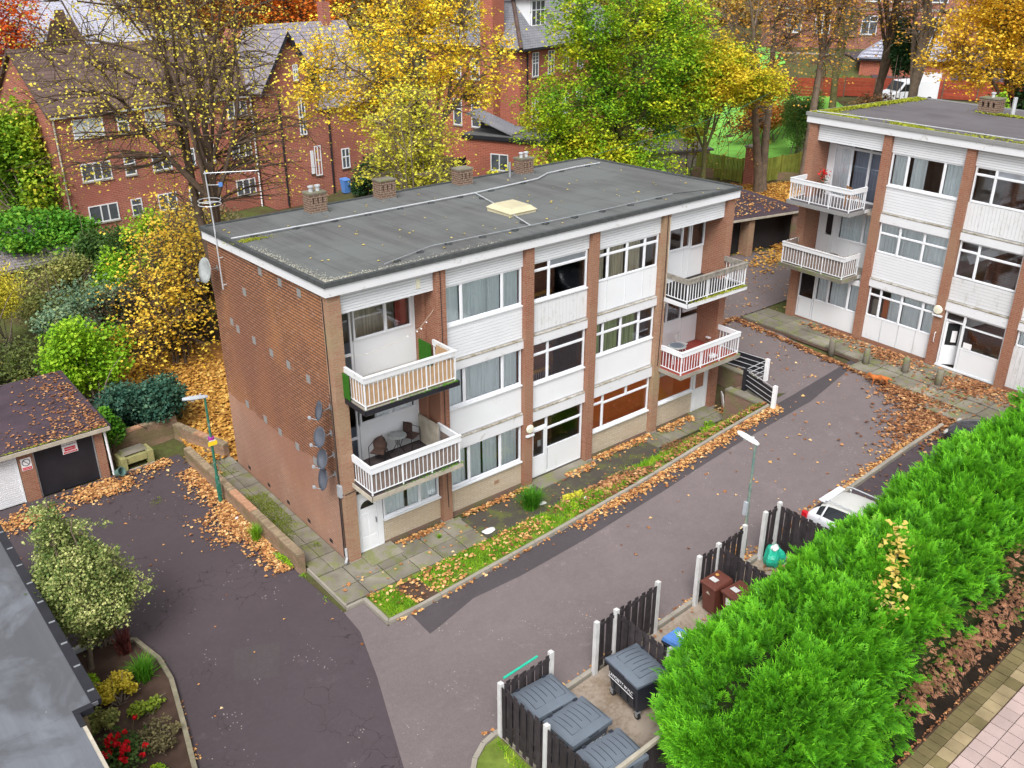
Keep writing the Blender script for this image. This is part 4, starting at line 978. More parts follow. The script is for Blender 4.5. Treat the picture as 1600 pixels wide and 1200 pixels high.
    b=balcony(P,.32,3.70,2.90,1.02,.95,'palewood','stairdark',('reedgrey',.93),'white',.2,yin=.1,moss=240,seed=2,slabedge='mossconc')
    MB().box(3.40,3.44,-.2,.9,2.95,3.95).build('timber_screen','palewood',b)
    band(P,.40,3.67,2.46,2.74,Y,False)
    # ground floor of bay 1
    MB().box(1.42,3.665,Y,Y+.12,.16,.96).build('tan_brick_panel','tanbrick',P); MB().box(1.42,3.665,Y+.012,Y+.13,-.3,.159).build('plinth','plinth',P)
    sill(P,1.40,3.66,1.04,Y-.03); window(P,1.44,3.62,1.04,2.46,Y,[2.86],None,'curtain',cgap=[(1.5,2.3),(2.42,3.55)])
    d=MB(); d.box(.44,1.38,Y-.02,Y+.06,.08,.13); d.box(.44,.50,Y-.02,Y+.06,.13,2.28); d.box(1.20,1.40,Y-.02,Y+.06,.13,2.28); d.box(.50,1.20,Y-.02,Y+.06,2.2,2.28); d.build('door_frame','upvc',P)
    d=MB(); d.box(.51,1.19,Y,Y+.04,.14,2.19)
    for (a,c,e,f) in ((.58,.82,.30,.62),(.88,1.12,.30,.62),(.58,.82,.70,1.5),(.88,1.12,.70,1.5)): d.box(a,c,Y-.012,Y-.001,e,f)
    dr_=d.build('front_door','upvc',P); g=MB(); pts=[(.85+.24*math.cos(t),1.72+.24*math.sin(t)) for t in np.linspace(0,math.pi,10)]
    g.add([(x,Y-.010,z) for x,z in pts]+[(x,Y-.002,z) for x,z in pts],[tuple(range(10))]+[(i,i+10,(i+1)%10+10,(i+1)%10) for i in range(10)]); g.build('fanlight','carglass',dr_)
    MB().tube([(1.13,Y-.03,1.05),(1.13,Y-.05,1.12),(1.13,Y-.03,1.25)],.014,6).build('door_handle','black',dr_)
    bx('door_step','mossconc',P,.42,1.62,-.62,Y-.02,-.05,.11)
    # ---------------- bay 2
    x0,x1=4.03,7.24
    cladding(P,x0,x1,8.38,9.05,Y-.02,8); window(P,x0+.04,x1-.04,7.06,8.38,Y,[4.75,6.40],None,'curtain',cgap=[(x0+.08,4.7),(4.8,5.75),(5.78,6.35),(6.45,7.1)]); sill(P,x0,x1,7.05,Y)
    cladding(P,x0,x1,5.86,6.99,Y,10,'white2'); band(P,x0,x1,5.50,5.79,Y)
    window(P,x0+.04,x1-.04,4.14,5.50,Y,[4.80,6.40],None,'curtain',cgap=[(x0+.08,4.72),(4.86,6.35),(6.45,7.1)]); sill(P,x0,x1,4.13,Y)
    panel(P,x0,x1,3.05,4.06,Y,(),'white'); band(P,x0,x1,2.58,2.98,Y)
    window(P,x0+.04,x1-.04,1.12,2.57,Y,[4.92,6.28],None,'curtain',cgap=[(x0+.1,4.84),(4.98,5.5),(5.54,6.2),(6.35,7.1)]); sill(P,x0,x1,1.10,Y-.02)
    MB().box(x0,x1,Y,Y+.12,.16,1.04).build('tan_brick_panel','tanbrick',P); MB().box(x0,x1,Y-.012,Y+.13,-.3,.159).build('plinth','plinth',P); bx('terracotta_vent','pierpale',P,6.0,6.22,Y-.006,Y+.02,.55,.7)
    # ---------------- bay 3: stairwell
    x0,x1=7.60,10.22
    cladding(P,x0,x1,8.42,9.05,Y-.02,7); 
    window(P,x0+.03,x1-.05,7.02,8.42,Y,[8.42],[8.10,8.10],None,gl='glass'); bx('blind','white2',P,8.5,10.1,Y+.06,Y+.08,8.14,8.38)
    vboards(P,x0,x1,5.92,6.98,Y,16,'white_dirty'); sill(P,x0,x1,7.03,Y); band(P,x0,x1,5.50,5.82,Y)
    window(P,x0+.03,x1-.05,3.97,5.50,Y,[8.42],[5.06,5.06],None,gl='glass'); sill(P,x0,x1,3.97,Y); panel(P,x0,x1,3.0,3.92,Y,(),'white'); band(P,x0,x1,2.55,2.93,Y)
    w=window(P,x0+.03,x1-.05,.16,2.55,Y,[8.42],[2.15,2.0],None,name='entrance_screen',gl='glass')
    panel(P,8.50,10.12,.22,1.16,Y-.004,(),'white'); bx('screen_rail','upvc',P,8.47,10.14,Y-.01,Y+.06,1.16,1.22)
    d=MB(); d.box(7.70,8.36,Y-.03,Y+.01,.22,1.02); d.box(7.70,7.78,Y-.03,Y+.01,1.02,2.12); d.box(8.28,8.36,Y-.03,Y+.01,1.02,2.12); d.box(7.78,8.28,Y-.03,Y+.01,2.04,2.12); d.build('entrance_door','upvc',P); bx('notice','signwhite',P,8.05,8.2,Y+.05,Y+.06,1.35,1.6)
    for nm,(a,b,c,e,f,g) in {'a':(7.30,7.42,.63,3.8,.01,8.8),'b':(10.30,10.42,.63,3.8,.01,8.8)}.items(): MB().box(a,b,c,e,f,g).build('stairwell_wall','rustbrick',P)
    MB().box(7.43,10.29,2.0,2.1,.01,8.8).build('stairwell_wall','rustbrick',P)
    for z in (5.75,2.85):
        MB().box(7.5,8.5,.35,1.98,z-.18,z+.0).build('landing','stairdark',P)
        m=MB()
        for k in range(5): m.box(8.5+k*.2,8.7+k*.2,.9,1.9,z-.18-k*.17-.1,z-k*.17)
        m.build('stairs','stairdark',P)
        bx('banister','woodyel',P,7.72,8.9,.60,.70,z+1.25,z+1.38); bx('banister','woodyel',P,7.66,7.74,.60,1.9,z+1.25,z+1.38)
        for k in range(11): bx('banister_rod','upvc',P,7.76+k*.105,7.78+k*.105,.64,.66,z+.6,z+1.26)
    bx('entrance_step','mossconc',P,7.6,10.2,-.5,Y-.012,-.05,.10)
    # entrance light on pier
    l=MB(); l.lathe([(.01,-.07),(.13,-.06),(.16,-.02),(.16,.02),(.1,.06)],n=14); l.v=[(a,c,b) for a,b,c in l.v]; l.build('bulkhead_light','cushion',P,loc=(7.42,-.06,2.42)); bx('light_bracket','white',P,7.26,7.6,-.10,-.002,2.12,2.18)
    # ---------------- bay 4
    x0,x1=10.58,13.82
    cladding(P,x0,x1,8.32,9.05,Y-.02,8); window(P,x0+.03,x1-.05,7.06,8.32,Y,[11.20,12.16,13.08],[8.02]*4,'cream',cgap=[(x0+.1,11.1),(11.3,12.1),(12.2,12.95)])
    panel(P,x0,x1,5.92,7.04,Y,(11.2,12.16,13.08),'white'); band(P,x0,x1,5.52,5.83,Y)
    window(P,x0+.03,x1-.05,4.20,5.52,Y,[11.1,12.02,12.98],[5.05,5.05,5.05,5.0],'greencurt',cgap=[(x0+.1,11.0),(11.2,11.9),(12.1,12.9)]); panel(P,x0,x1,3.05,4.19,Y,(),'white'); sill(P,x0,x1,4.20,Y+.02); band(P,x0,x1,2.56,2.98,Y)
    window(P,x0+.03,x1-.05,1.08,2.56,Y,[11.25],[2.2,2.14],None); bx('board_lining','orange',P,x0+.05,x1-.07,Y+.06,Y+.08,1.12,2.5); sill(P,x0,x1,1.07,Y-.02)
    bx('transom_post','upvc',P,12.45,12.55,Y-.01,Y+.05,2.16,2.52)
    MB().box(x0,x1,Y,Y+.12,.10,1.0).build('tan_brick_panel','tanbrick',P); MB().box(x0,x1,Y-.012,Y+.13,-.3,.099).build('plinth','plinth',P)
    # ---------------- bay 5: balconies
    x0,x1=14.18,17.45
    cladding(P,x0,x1,8.30,9.05,Y-.02,8); MB().box(x0,x1,Y+.09,yb,8.34,8.42).build('balcony_ceiling','white2',P)
    MB().box(17.46,17.57,.403,yb+.1,2.9,8.4).build('return_wall','redbrick',P); MB().box(14.19,14.30,.625,yb+.1,2.9,8.4).build('return_wall','redbrick',P)
    panel(P,14.3,17.45,5.78,7.05,yb,(15.4,16.25,16.6),'white'); panel(P,14.3,17.45,8.1,8.38,yb)
    window(P,14.32,16.55,7.05,8.12,yb-.03,[15.35,16.1],None,None); window(P,16.6,17.42,6.98,8.12,yb-.035,[],None,None,name='balcony_door_glazing')
    panel(P,14.3,17.45,2.88,4.05,yb,(15.4,16.5),'white'); panel(P,14.3,17.45,5.0,5.6,yb)
    window(P,14.32,16.35,4.05,5.0,yb-.03,[15.5],None,None); window(P,16.5,17.35,4.3,5.0,yb-.035,[],None,None,name='balcony_door_glazing')
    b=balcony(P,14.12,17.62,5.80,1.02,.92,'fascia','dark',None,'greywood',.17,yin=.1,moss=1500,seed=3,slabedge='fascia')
    b=balcony(P,14.10,17.66,2.88,1.02,.92,'concrete','redfloor',None,'white',.17,yin=.1,moss=130,seed=4)
    band(P,x0,x1,2.36,2.60,Y,False)
    MB().box(x0,16.48,Y,Y+.12,.10,1.06).build('tan_brick_panel','tanbrick',P); MB().box(x0,16.48,Y-.012,Y+.13,-.3,.099).build('plinth','plinth',P)
    window(P,x0+.03,16.46,1.12,2.36,Y,[],None,None); bx('board_lining','orange',P,x0+.08,16.4,Y+.06,Y+.08,1.16,2.32); sill(P,x0,16.5,1.12,Y-.02)
    d=MB(); d.box(16.50,16.58,Y-.02,Y+.06,.05,2.36); d.box(17.30,17.44,Y-.02,Y+.06,.05,2.36); d.box(16.58,17.30,Y-.02,Y+.06,2.25,2.36); d.build('door_frame','upvc',P)
    d=MB(); d.box(16.59,17.29,Y,Y+.04,.07,1.10); d.box(16.59,16.68,Y,Y+.04,1.10,2.24); d.box(17.2,17.29,Y,Y+.04,1.1,2.24); d.box(16.68,17.2,Y,Y+.04,2.1,2.24)
    for (a,c,e,f) in ((16.68,16.9,.2,.95),(16.98,17.2,.2,.95)): d.box(a,c,Y-.012,Y-.001,e,f)
    dd=d.build('front_door','upvc',P); bx('door_pane','rustbrick',dd,16.68,17.2,Y+.012,Y+.028,1.10,2.10)
    bx('door_step','mossconc',P,16.3,17.5,-.5,Y-.02,-.05,.10); MB().box(17.3,17.42,.2,.4,3.2,3.24).build('white_bracket','upvc',P)
    return P
def blockB():
    z0=1.825; P=empty('block_of_flats',(25.17,1.976,z0),rad(-92.2),'flats at the right with bright moss on the roof edge and open white door','block of flats')
    piers=PIER[:5]; L=14.18; D=8.37; zt=9.06; dr=.1; Y=.2; yb=1.05
    MB().box(.0,.28,.402,D,-.5,zt-.02).build('gable_wall','redbrick',P); MB().box(.282,L,D-.28,D,-.5,zt-.1).build('rear_wall','redbrick',P)
    for a,b in piers: MB().box(a,b,0,.62 if a>0 else .40,-.45,zt).build('pier','redbrick',P)
    for z in (0.,2.83,5.73): MB().box(.285,L,.30,D-.285,z-.2,z-.03).build('floor_slab','room',P)
    for x in [p[1]-.2 for p in piers[1:]]: MB().box(x-.08,x+.08,.63,D-.29,.01,zt-.25).build('party_wall','room',P)
    MB().box(.29,L,3.9,4.0,.01,zt-.25).build('inner_wall','room',P)
    roof=flatroof(P,L,D,zt,dr,felt='felt2',edge='pvcgrey')
    s=lambda y: zt+.36-dr*y/D
    chimney(roof,4.05,6.35,.85,.62,s(6.4),.62,1); MB().tube([(5.35,6.9,s(6.9)),(5.35,6.9,s(6.9)+.75)],.09,8).build('vent_pipe','alu',roof)
    MB().tube([(.3,-.05,s(0)+.12),(3.6,.35,s(0)+.12),(8,.42,s(0)+.12),(14,.5,s(0)+.12)],.022,6).build('roof_conduit','alu',roof)
    rng=np.random.default_rng(9); n=12000
    a=np.stack([rng.random(n)*14.1-.05,-.02+np.abs(rng.normal(size=n))*.34,np.zeros(n)],1); b_=np.stack([-.03+np.abs(rng.normal(size=n))*.22,rng.random(n)*8.3,np.zeros(n)],1); c=np.stack([5.2+rng.normal(size=900)*.5,6.4+rng.normal(size=900)*.12,np.zeros(900)],1)
    Pm=np.concatenate([patchy(rng,a,1.3,-.35,2),b_[:8000],c]); Pm[:,2]=s(0)-dr*Pm[:,1]/D+.01+rng.random(len(Pm))*.05; leafmesh('moss',Pm,.09,'mossy',roof,rng,up=.6)
    # bay 1
    cladding(P,.40,3.67,8.30,9.05,Y-.02,8); MB().box(.4,3.67,Y+.09,yb,8.34,8.42).build('balcony_ceiling','white2',P)
    MB().box(3.55,3.665,.625,yb+.1,2.9,8.4).build('return_wall','redbrick',P); MB().box(.285,.40,.403,yb+.1,2.9,8.4).build('return_wall','redbrick',P)
    window(P,.75,3.53,5.80,8.32,yb-.03,[1.65,2.55],[8.0,8.0,8.0],'net',name='french_window',cgap=[(.8,1.6)]); panel(P,.41,.75,5.8,8.36,yb); 
    MB().quad((1.7,yb+.2,5.85),(3.5,yb+.2,5.85),(3.5,yb+.2,8.0),(1.7,yb+.2,8.0)).build('net_curtain','bluegreynet',P)
    panel(P,.41,3.53,2.9,4.0,yb,(),'white'); panel(P,.41,3.53,5.3,5.7,yb); panel(P,.41,.85,4.0,5.3,yb); panel(P,1.15,1.5,4.0,5.3,yb); bx('door_glass','carglass',P,.85,1.15,yb+.0,yb+.03,4.1,5.15); bx('door_edge','upvc',P,1.28,1.32,yb-.02,yb+.05,2.9,5.3)
    window(P,1.5,3.53,3.95,5.3,yb-.03,[2.75],None,'curtain')
    b=balcony(P,.12,3.30,5.80,1.02,.95,'pvcgrey','felt2',None,'white',.17,yin=.1,seed=11)
    b=balcony(P,.12,3.45,2.90,1.02,.95,'mossconc','concrete',('reedgrey',1.0),'white_dirty',.17,yin=.1,moss=90,seed=12)
    bx('spray_machine','black',b,2.4,2.75,-.9,-.6,3.35,3.8)
    band(P,.4,3.67,2.40,2.62,Y,False)
    window(P,.42,1.30,.12,2.40,Y,[],1.05,None,name='door_screen',gl='glassdark'); panel(P,.50,1.22,.16,1.02,Y-.01,(),'white')
    window(P,1.32,3.65,1.10,2.40,Y,[2.0,3.05],None,'curtain',cgap=[(1.4,1.95),(2.1,3.0),(3.1,3.6)]); panel(P,1.32,3.66,.12,1.09,Y,(),'white'); MB().box(.4,3.67,Y-.012,Y+.13,-.4,.11).build('plinth','redbrick',P)
    bx('door_step','mossconc',P,.4,1.9,-.45,Y-.02,-.12,.05)
    # bay 2
    x0,x1=4.03,7.24
    cladding(P,x0,x1,8.34,9.05,Y-.02,8); window(P,x0+.03,x1-.05,6.98,8.34,Y,[4.80,6.38],None,'curtain',cgap=[(x0+.1,4.72),(6.45,7.1),(5.0,5.6)]); sill(P,x0,x1,6.98,Y); cladding(P,x0,x1,5.86,6.93,Y,9,'white2'); band(P,x0,x1,5.42,5.79,Y)
    window(P,x0+.03,x1-.05,4.10,5.42,Y,[5.0,6.1],[4.95,4.95,4.95],'curtain'); cladding(P,x0,x1,2.98,4.09,Y,9,'white2'); band(P,x0,x1,2.58,2.9,Y)
    window(P,x0+.03,x1-.05,1.20,2.58,Y,[4.62,5.62,6.6],[2.2]*4,'curtain',cgap=[(5.0,5.55),(5.68,6.5),(6.65,7.1)]); bx('cardboard_box','palewood',P,4.2,4.5,Y+.2,Y+.5,1.2,1.95); bx('cardboard_box','orange',P,4.7,4.95,Y+.2,Y+.3,1.2,2.1)
    panel(P,x0,x1,.16,1.19,Y,(4.9,5.7,6.5),'white'); MB().box(x0,x1,Y-.012,Y+.13,-.4,.15).build('plinth','redbrick',P)
    # bay 3 stairwell with open door
    x0,x1=7.60,10.22
    cladding(P,x0,x1,8.40,9.05,Y-.02,7); window(P,x0+.03,x1-.05,7.0,8.40,Y,[8.45],[8.08,8.08],None); bx('blind','white2',P,8.5,10.1,Y+.06,Y+.08,8.12,8.36); vboards(P,x0,x1,5.9,6.98,Y,18,'white_dirty'); band(P,x0,x1,5.48,5.8,Y)
    window(P,x0+.03,x1-.05,3.95,5.48,Y,[8.42],[5.06,5.0],None); cladding(P,x0,x1,2.98,3.93,Y,7,'white_dirty'); band(P,x0,x1,2.52,2.9,Y)
    f=MB(); 
    for a in ((7.63,7.70,.12,2.5),(8.42,8.52,.12,2.5),(10.10,10.17,.12,2.5)): f.box(a[0],a[1],Y-.01,Y+.06,a[2],a[3])
    f.box(7.7,8.42,Y-.01,Y+.06,2.43,2.5); f.box(7.7,8.42,Y-.01,Y+.06,2.08,2.14); f.box(8.52,10.1,Y-.01,Y+.06,2.43,2.5); f.box(8.52,10.1,Y-.01,Y+.06,2.0,2.06); f.box(8.52,10.1,Y-.01,Y+.06,1.05,1.12); f.box(7.6,10.2,Y-.04,Y+.06,.05,.12)
    fr=f.build('entrance_screen','upvc',P)
    for (a,c,e,g) in ((7.7,8.42,2.14,2.43),(8.52,10.1,2.06,2.43),(8.52,10.1,1.12,2.0)): MB().quad((a,Y+.02,e),(c,Y+.02,e),(c,Y+.02,g),(a,Y+.02,g)).build('pane','glass',fr)
    panel(P,8.52,10.1,.13,1.04,Y,(),'white'); bx('notice','signwhite',P,8.6,8.95,Y+.0,Y+.012,1.14,1.38)
    d=MB(); d.box(0,.66,-.02,.02,.0,.85); d.box(0,.09,-.02,.02,.85,1.95); d.box(.57,.66,-.02,.02,.85,1.95); d.box(.09,.57,-.02,.02,1.83,1.95); dd=d.build('open_door','upvc',P,loc=(7.72,Y,.14),rot=(0,0,rad(38)))
    MB().quad((.09,0,.85),(.57,0,.85),(.57,0,1.83),(.09,0,1.83)).build('door_pane','carglass',dd); bx('notice','signwhite',dd,.3,.5,-.03,-.022,1.0,1.5); MB().tube([(.6,-.04,.9),(.6,-.06,1.0),(.6,-.04,1.12)],.012,6).build('door_handle','grey',dd)
    for a,b_ in ((7.30,7.42),(10.30,10.42)): MB().box(a,b_,.63,3.8,.01,8.8).build('stairwell_wall','rustbrick',P)
    MB().box(7.43,10.29,3.1,3.2,.01,8.8).build('stairwell_wall','rustbrick',P)
    for z in (5.75,2.85):
        MB().box(8.9,10.2,.35,2.9,z-.18,z).build('landing','stairdark',P)
        o=bx('stair_string','white_dirty',P,7.6,9.6,.9,.96,z-.9,z-.55,rot=(0,rad(-32),0)); o=bx('handrail','palewood',P,7.6,9.6,.8,.88,z+.1,z+.2,rot=(0,rad(-32),0))
        for k in range(14): bx('stair_rod','upvc',P,9.0+k*.07,9.02+k*.07,.8,.82,z-.2,z+.9,rot=(0,rad(25),0))
    MB().box(x0,x1,Y-.012,Y+.13,-.4,.05).build('plinth','redbrick',P); bx('entrance_step','concrete',P,7.7,8.9,-.4,Y-.05,-.12,.03)
    l=MB(); l.lathe([(.01,-.07),(.16,-.06),(.19,-.02),(.19,.02),(.1,.06)],n=14); l.v=[(a,c,b) for a,b,c in l.v]; l.build('bulkhead_light','cushion',P,loc=(7.40,-.06,2.50)); bx('light_bracket','white',P,7.2,7.62,-.10,-.002,2.22,2.28)
    MB().tube([(7.5,-.05,1.55),(7.5,-.12,1.5),(7.5,-.12,1.15),(7.5,-.05,1.1)],.015,6).build('grab_handle','upvc',P)
    # bay 4
    x0,x1=10.58,13.82
    cladding(P,x0,x1,8.34,9.05,Y-.02,8); window(P,x0+.03,x1-.05,7.0,8.34,Y,[11.3,12.9],None,'curtain'); cladding(P,x0,x1,5.86,6.98,Y,9); band(P,x0,x1,5.42,5.79,Y); window(P,x0+.03,x1-.05,4.1,5.42,Y,[11.3,12.9],None,'curtain'); cladding(P,x0,x1,2.98,4.09,Y,9); band(P,x0,x1,2.58,2.9,Y)
    window(P,x0+.03,x1-.05,1.9,2.58,Y,[11.3,12.9],None,'curtain'); vboards(P,x0,x1,.16,1.88,Y,18,'white_dirty'); MB().box(x0,x1,Y-.012,Y+.13,-.4,.15).build('plinth','redbrick',P)
    return P
M['woodbrown']=plain('brown_chair_wood',(.40,.20,.09),.6,.2,5,.3); M['bucketgreen']=plain('bucket_green',(.10,.18,.16),.6,.2,5,.3)
M['f_gritpale']=foliage('pale_roof_grit',[(0,(.20,.20,.17)),(.6,(.42,.41,.34)),(1,(.62,.60,.50))],trans=.01,clump=.2)
M['f_grassflat']=plain('artificial_grass',(.035,.13,.015),.9,.3,12,.1,bump=.6,fine=60)
M['bluegreynet']=curtainmat('blue_grey_net',(.30,.35,.44))
blockA(); blockB()
# ================================================================ OTHER BUILDINGS, WALLS AND FENCES
def hwin(par,face,a,b,z0,z1,mull=(),tr=None,at=0,sillm='concrete',bars=0,glass='winpane'):
    """small window of a far house. face 'f' (wall at y=at, looking -y) or 'l' (wall at x=at, looking -x)"""
    m=MB(); g=MB(); fw=.07
    def bxs(mb,u0,u1,d0,d1,w0,w1):
        if face=='f': mb.box(u0,u1,at+d0,at+d1,w0,w1)
        else: mb.box(at+d0,at+d1,u0,u1,w0,w1)
    bxs(m,a,b,-.05,.03,z0,z0+fw); bxs(m,a,b,-.05,.03,z1-fw,z1); bxs(m,a,a+fw,-.05,.03,z0+fw,z1-fw); bxs(m,b-fw,b,-.05,.03,z0+fw,z1-fw)
    for x in mull: bxs(m,x-.04,x+.04,-.045,.03,z0+fw,z1-fw)
    if tr: bxs(m,a+fw,b-fw,-.048,.03,tr-.035,tr+.035)
    for k in range(bars): zz=z1-fw-(k+1)*(z1-(tr or z0)-fw)/(bars+1); bxs(m,a+fw,b-fw,-.04,.02,zz-.015,zz+.015)
    w=m.build('window','upvc',par); bxs(g,a+fw,b-fw,-.012,-.006,z0+fw,z1-fw); g.build('pane',glass,w)
    s=MB(); bxs(s,a-.05,b+.05,-.09,.02,z0-.09,z0-.005); s.build('sill',sillm,w)
    return w
def gablehouse(name,label,cat,loc,rz,L,D,he,hr,wall,roofm,over=.25,tiles=0,low=-1.0,grp=None):
    """ridge along local x, front at y=0"""
    P=empty(name,loc,rz,label,cat,grp)
    m=MB(); pr=[(0,low),(D,low),(D,he),(D/2,hr-.05),(0,he)]; n=5
    m.add([(0,y,z) for y,z in pr]+[(L,y,z) for y,z in pr],[(0,1,2,3,4)[::-1],(5,6,7,8,9)]+[(i,(i+1)%5,(i+1)%5+5,i+5) for i in range(5)])
    m.build('wall',wall,P)
    r=MB(); o=over; sl=(hr-he)/(D/2); e=he-sl*o
    for s in (0,1):
        ya,yb=(-o,D/2) if s==0 else (D+o,D/2)
        r.hexa([(-o,ya,e+.02),(L+o,ya,e+.02),(L+o,yb,hr+.02),(-o,yb,hr+.02)],[(-o,ya,e+.14),(L+o,ya,e+.14),(L+o,yb,hr+.14),(-o,yb,hr+.14)])
    roof=r.build('roof',roofm,P)
    bx('ridge_tile',roofm,roof,-o,L+o,D/2-.12,D/2+.12,hr+.10,hr+.20)
    if tiles:
        ang=math.atan2(hr-he,D/2); ln=math.hypot(D/2+o,sl*(D/2+o))
        for k in range(tiles):
            for s in (0,1):
                t=(k+.5)/tiles; y=(-o+(D/2+o)*t) if s==0 else (D+o-(D/2+o)*t); z=e+.14+(hr-e)*t
                q=bx('tile_course',roofm,roof,-o-.01,L+o+.01,-ln/tiles*.54,ln/tiles*.54,-.03,.06); q.location=(L/2,y,z+.035); q.rotation_euler=((ang-.05) if s==0 else -(ang-.05),0,0)
    bx('gutter','alu',P,-.1,L+.1,-o-.08,-o-.0,e-.02,e+.07)
    return P,roof
# house A: three-storey red brick flats at the left
zA=.15
A,rA=gablehouse('brick_house','three storey orange brick flats with brown tiled roof behind the bare tree','house',(3.85,41.6,zA),rad(5.2),13.95,9.0,8.2,11.55,'houseA','tiles',tiles=17)
for k,zt in enumerate((7.78,5.03,2.28)):
    hwin(A,'f',1.25,3.2,zt-1.15,zt,(2.05,2.55) if k else (2.25,),at=0,glass='winpane' if k else 'netpane')
    hwin(A,'f',4.10,4.85,zt-1.15,zt,(),zt-.42,at=0)
    hwin(A,'f',6.0,7.35,zt-1.15,zt,(6.7,),at=0,glass='winpane' if k else 'netpane')
    hwin(A,'f',8.3,9.1,zt-1.15,zt,(),zt-.4,at=0); hwin(A,'f',9.9,10.6,zt-1.15,zt,(),zt-.4,at=0)
    hwin(A,'f',11.95,13.5,zt-1.15,zt,(12.5,13.0),at=0)
hwin(A,'l',4.5,5.5,5.9,7.1,(5.0,),at=0); hwin(A,'l',4.5,5.5,3.1,4.3,(5.0,),at=0)
MB().tube([(.12,-.1,8.0),(.12,-.1,0)],.06,6).build('downpipe','palewood',A); MB().tube([(13.8,-.1,8.0),(13.8,-.1,0)],.06,6).build('downpipe','upvc',A)
MB().tube([(-.12,3.7,7.3),(-.12,3.7,3)],.05,6).build('downpipe','grey',A); MB().tube([(4.0,-.06,8.6),(4.0,-.06,7.4)],.05,6).build('vent_pipe','grey',A)
M['netpane']=plain('net_curtain_pane',(.50,.53,.54),.3,.08,2,.4,bump=0)
for o in A.children_recursive:
    if o.type=='MESH' and o.data.materials and o.data.materials[0] is None: o.data.materials[0]=M['netpane']
# house B: victorian gabled house
zB=.4; Bh=empty('victorian_house',(17.9,41.0,zB),rad(2),'old red brick house with a steep gable and dark bargeboards behind the yellow maple','house')
m=MB(); pr=[(0,-1),(4.0,-1),(4.0,8.6),(2.0,11.75),(0,8.6)]
m.add([(x,-.02,z) for x,z in pr]+[(x,9,z) for x,z in pr],[(0,1,2,3,4),(9,8,7,6,5)]+[(i,i+5,(i+1)%5+5,(i+1)%5) for i in range(5)]); m.box(4.0,9.45,.0,9,-1,6.6); m.build('wall','houseA',Bh)
r=MB()
for s in (-1,1):
    xe=2+s*2.45; r.hexa([(xe,-.45,7.95),(2,-.45,11.85),(2,6,11.85),(xe,6,7.95)],[(xe,-.45,8.12),(2,-.45,12.05),(2,6,12.05),(xe,6,8.12)])
r.hexa([(3.9,-.3,6.6),(9.75,-.3,6.6),(9.75,4.5,12.1),(2.0,4.5,12.1)],[(3.9,-.3,6.75),(9.75,-.3,6.75),(9.75,4.5,12.25),(2.0,4.5,12.25)]); r.hexa([(2,9.3,6.6),(9.75,9.3,6.6),(9.75,4.5,12.1),(2,4.5,12.1)],[(2,9.3,6.75),(9.75,9.3,6.75),(9.75,4.5,12.25),(2,4.5,12.25)])
rb=r.build('roof','slatelilac',Bh)
for s in (-1,1):
    o=MB(); xe=2+s*2.5; o.hexa([(xe,-.52,7.80),(2,-.52,11.75),(2,-.455,11.75),(xe,-.455,7.80)],[(xe,-.52,8.12),(2,-.52,12.1),(2,-.455,12.1),(xe,-.455,8.12)]); o.build('bargeboard','black',Bh)
for a,b,c,d in ((2.5,3.05,5.3,7.9),(2.35,2.75,9.1,10.2),(3.5,4.05,2.2,4.4),(5.8,6.5,2.4,3.9),(3.15,3.4,2.4,4.1)): hwin(Bh,'f',a,b,c-.35,d-.35,((a+b)/2,),c+(d-c)*.35,at=-.02 if b<4.0 else 0,sillm='stone')
for x,z in ((1.0,8),(4.9,6.4)): MB().tube([(x,-.1,z),(x,-.1,0)],.07,6).build('downpipe','black',Bh)
MB().box(7.6,8.3,4.2,4.9,11.5,13.6).build('chimney','houseA',Bh); MB().lathe([(.12,0),(.10,.35),(.13,.4)],(7.95,4.55,13.6),10).build('chimney_pot','tiles',Bh)
MB().box(9.46,12.5,2.5,9,-1,6.4).build('rear_wing','houseA',Bh); hwin(Bh,'l',3.3,3.9,4.6,6.0,(),5.3,at=9.44)
gw=empty('garden_wall',(20.2,37.6,.3),rad(80),'low brown brick garden wall running to the old gabled house','wall'); MB().box(0,8,-.12,.12,-.5,1.3).build('wall_body','wallbrick',gw); MB().box(-.05,8.05,-.17,.17,1.301,1.4).build('coping','coping',gw)
for k in range(2):
    b=MB(); x=23.3+k*.9; y=40.2-k*1.5; b.hexa([(-.22,-.26,0),(.22,-.26,0),(.22,.26,0),(-.22,.26,0)],[(-.28,-.34,.95),(.28,-.34,.95),(.28,.34,.95),(-.28,.34,.95)]); o=b.build('wheelie_bin','bluelid',loc=(x,y,Tz(x,y))); MB().hexa([(-.31,-.38,.951),(.31,-.38,.951),(.31,.38,.951),(-.31,.38,.951)],[(-.28,-.36,1.0),(.28,-.36,1.0),(.28,.34,1.06),(-.28,.34,1.06)]).build('lid','bluelid',o)
    tagp(o,('blue wheelie bin behind the first chimney, nearer the gabled house','blue wheelie bin behind the first chimney, nearer the flats')[k],'wheelie bin',group='blue bins behind the flats')
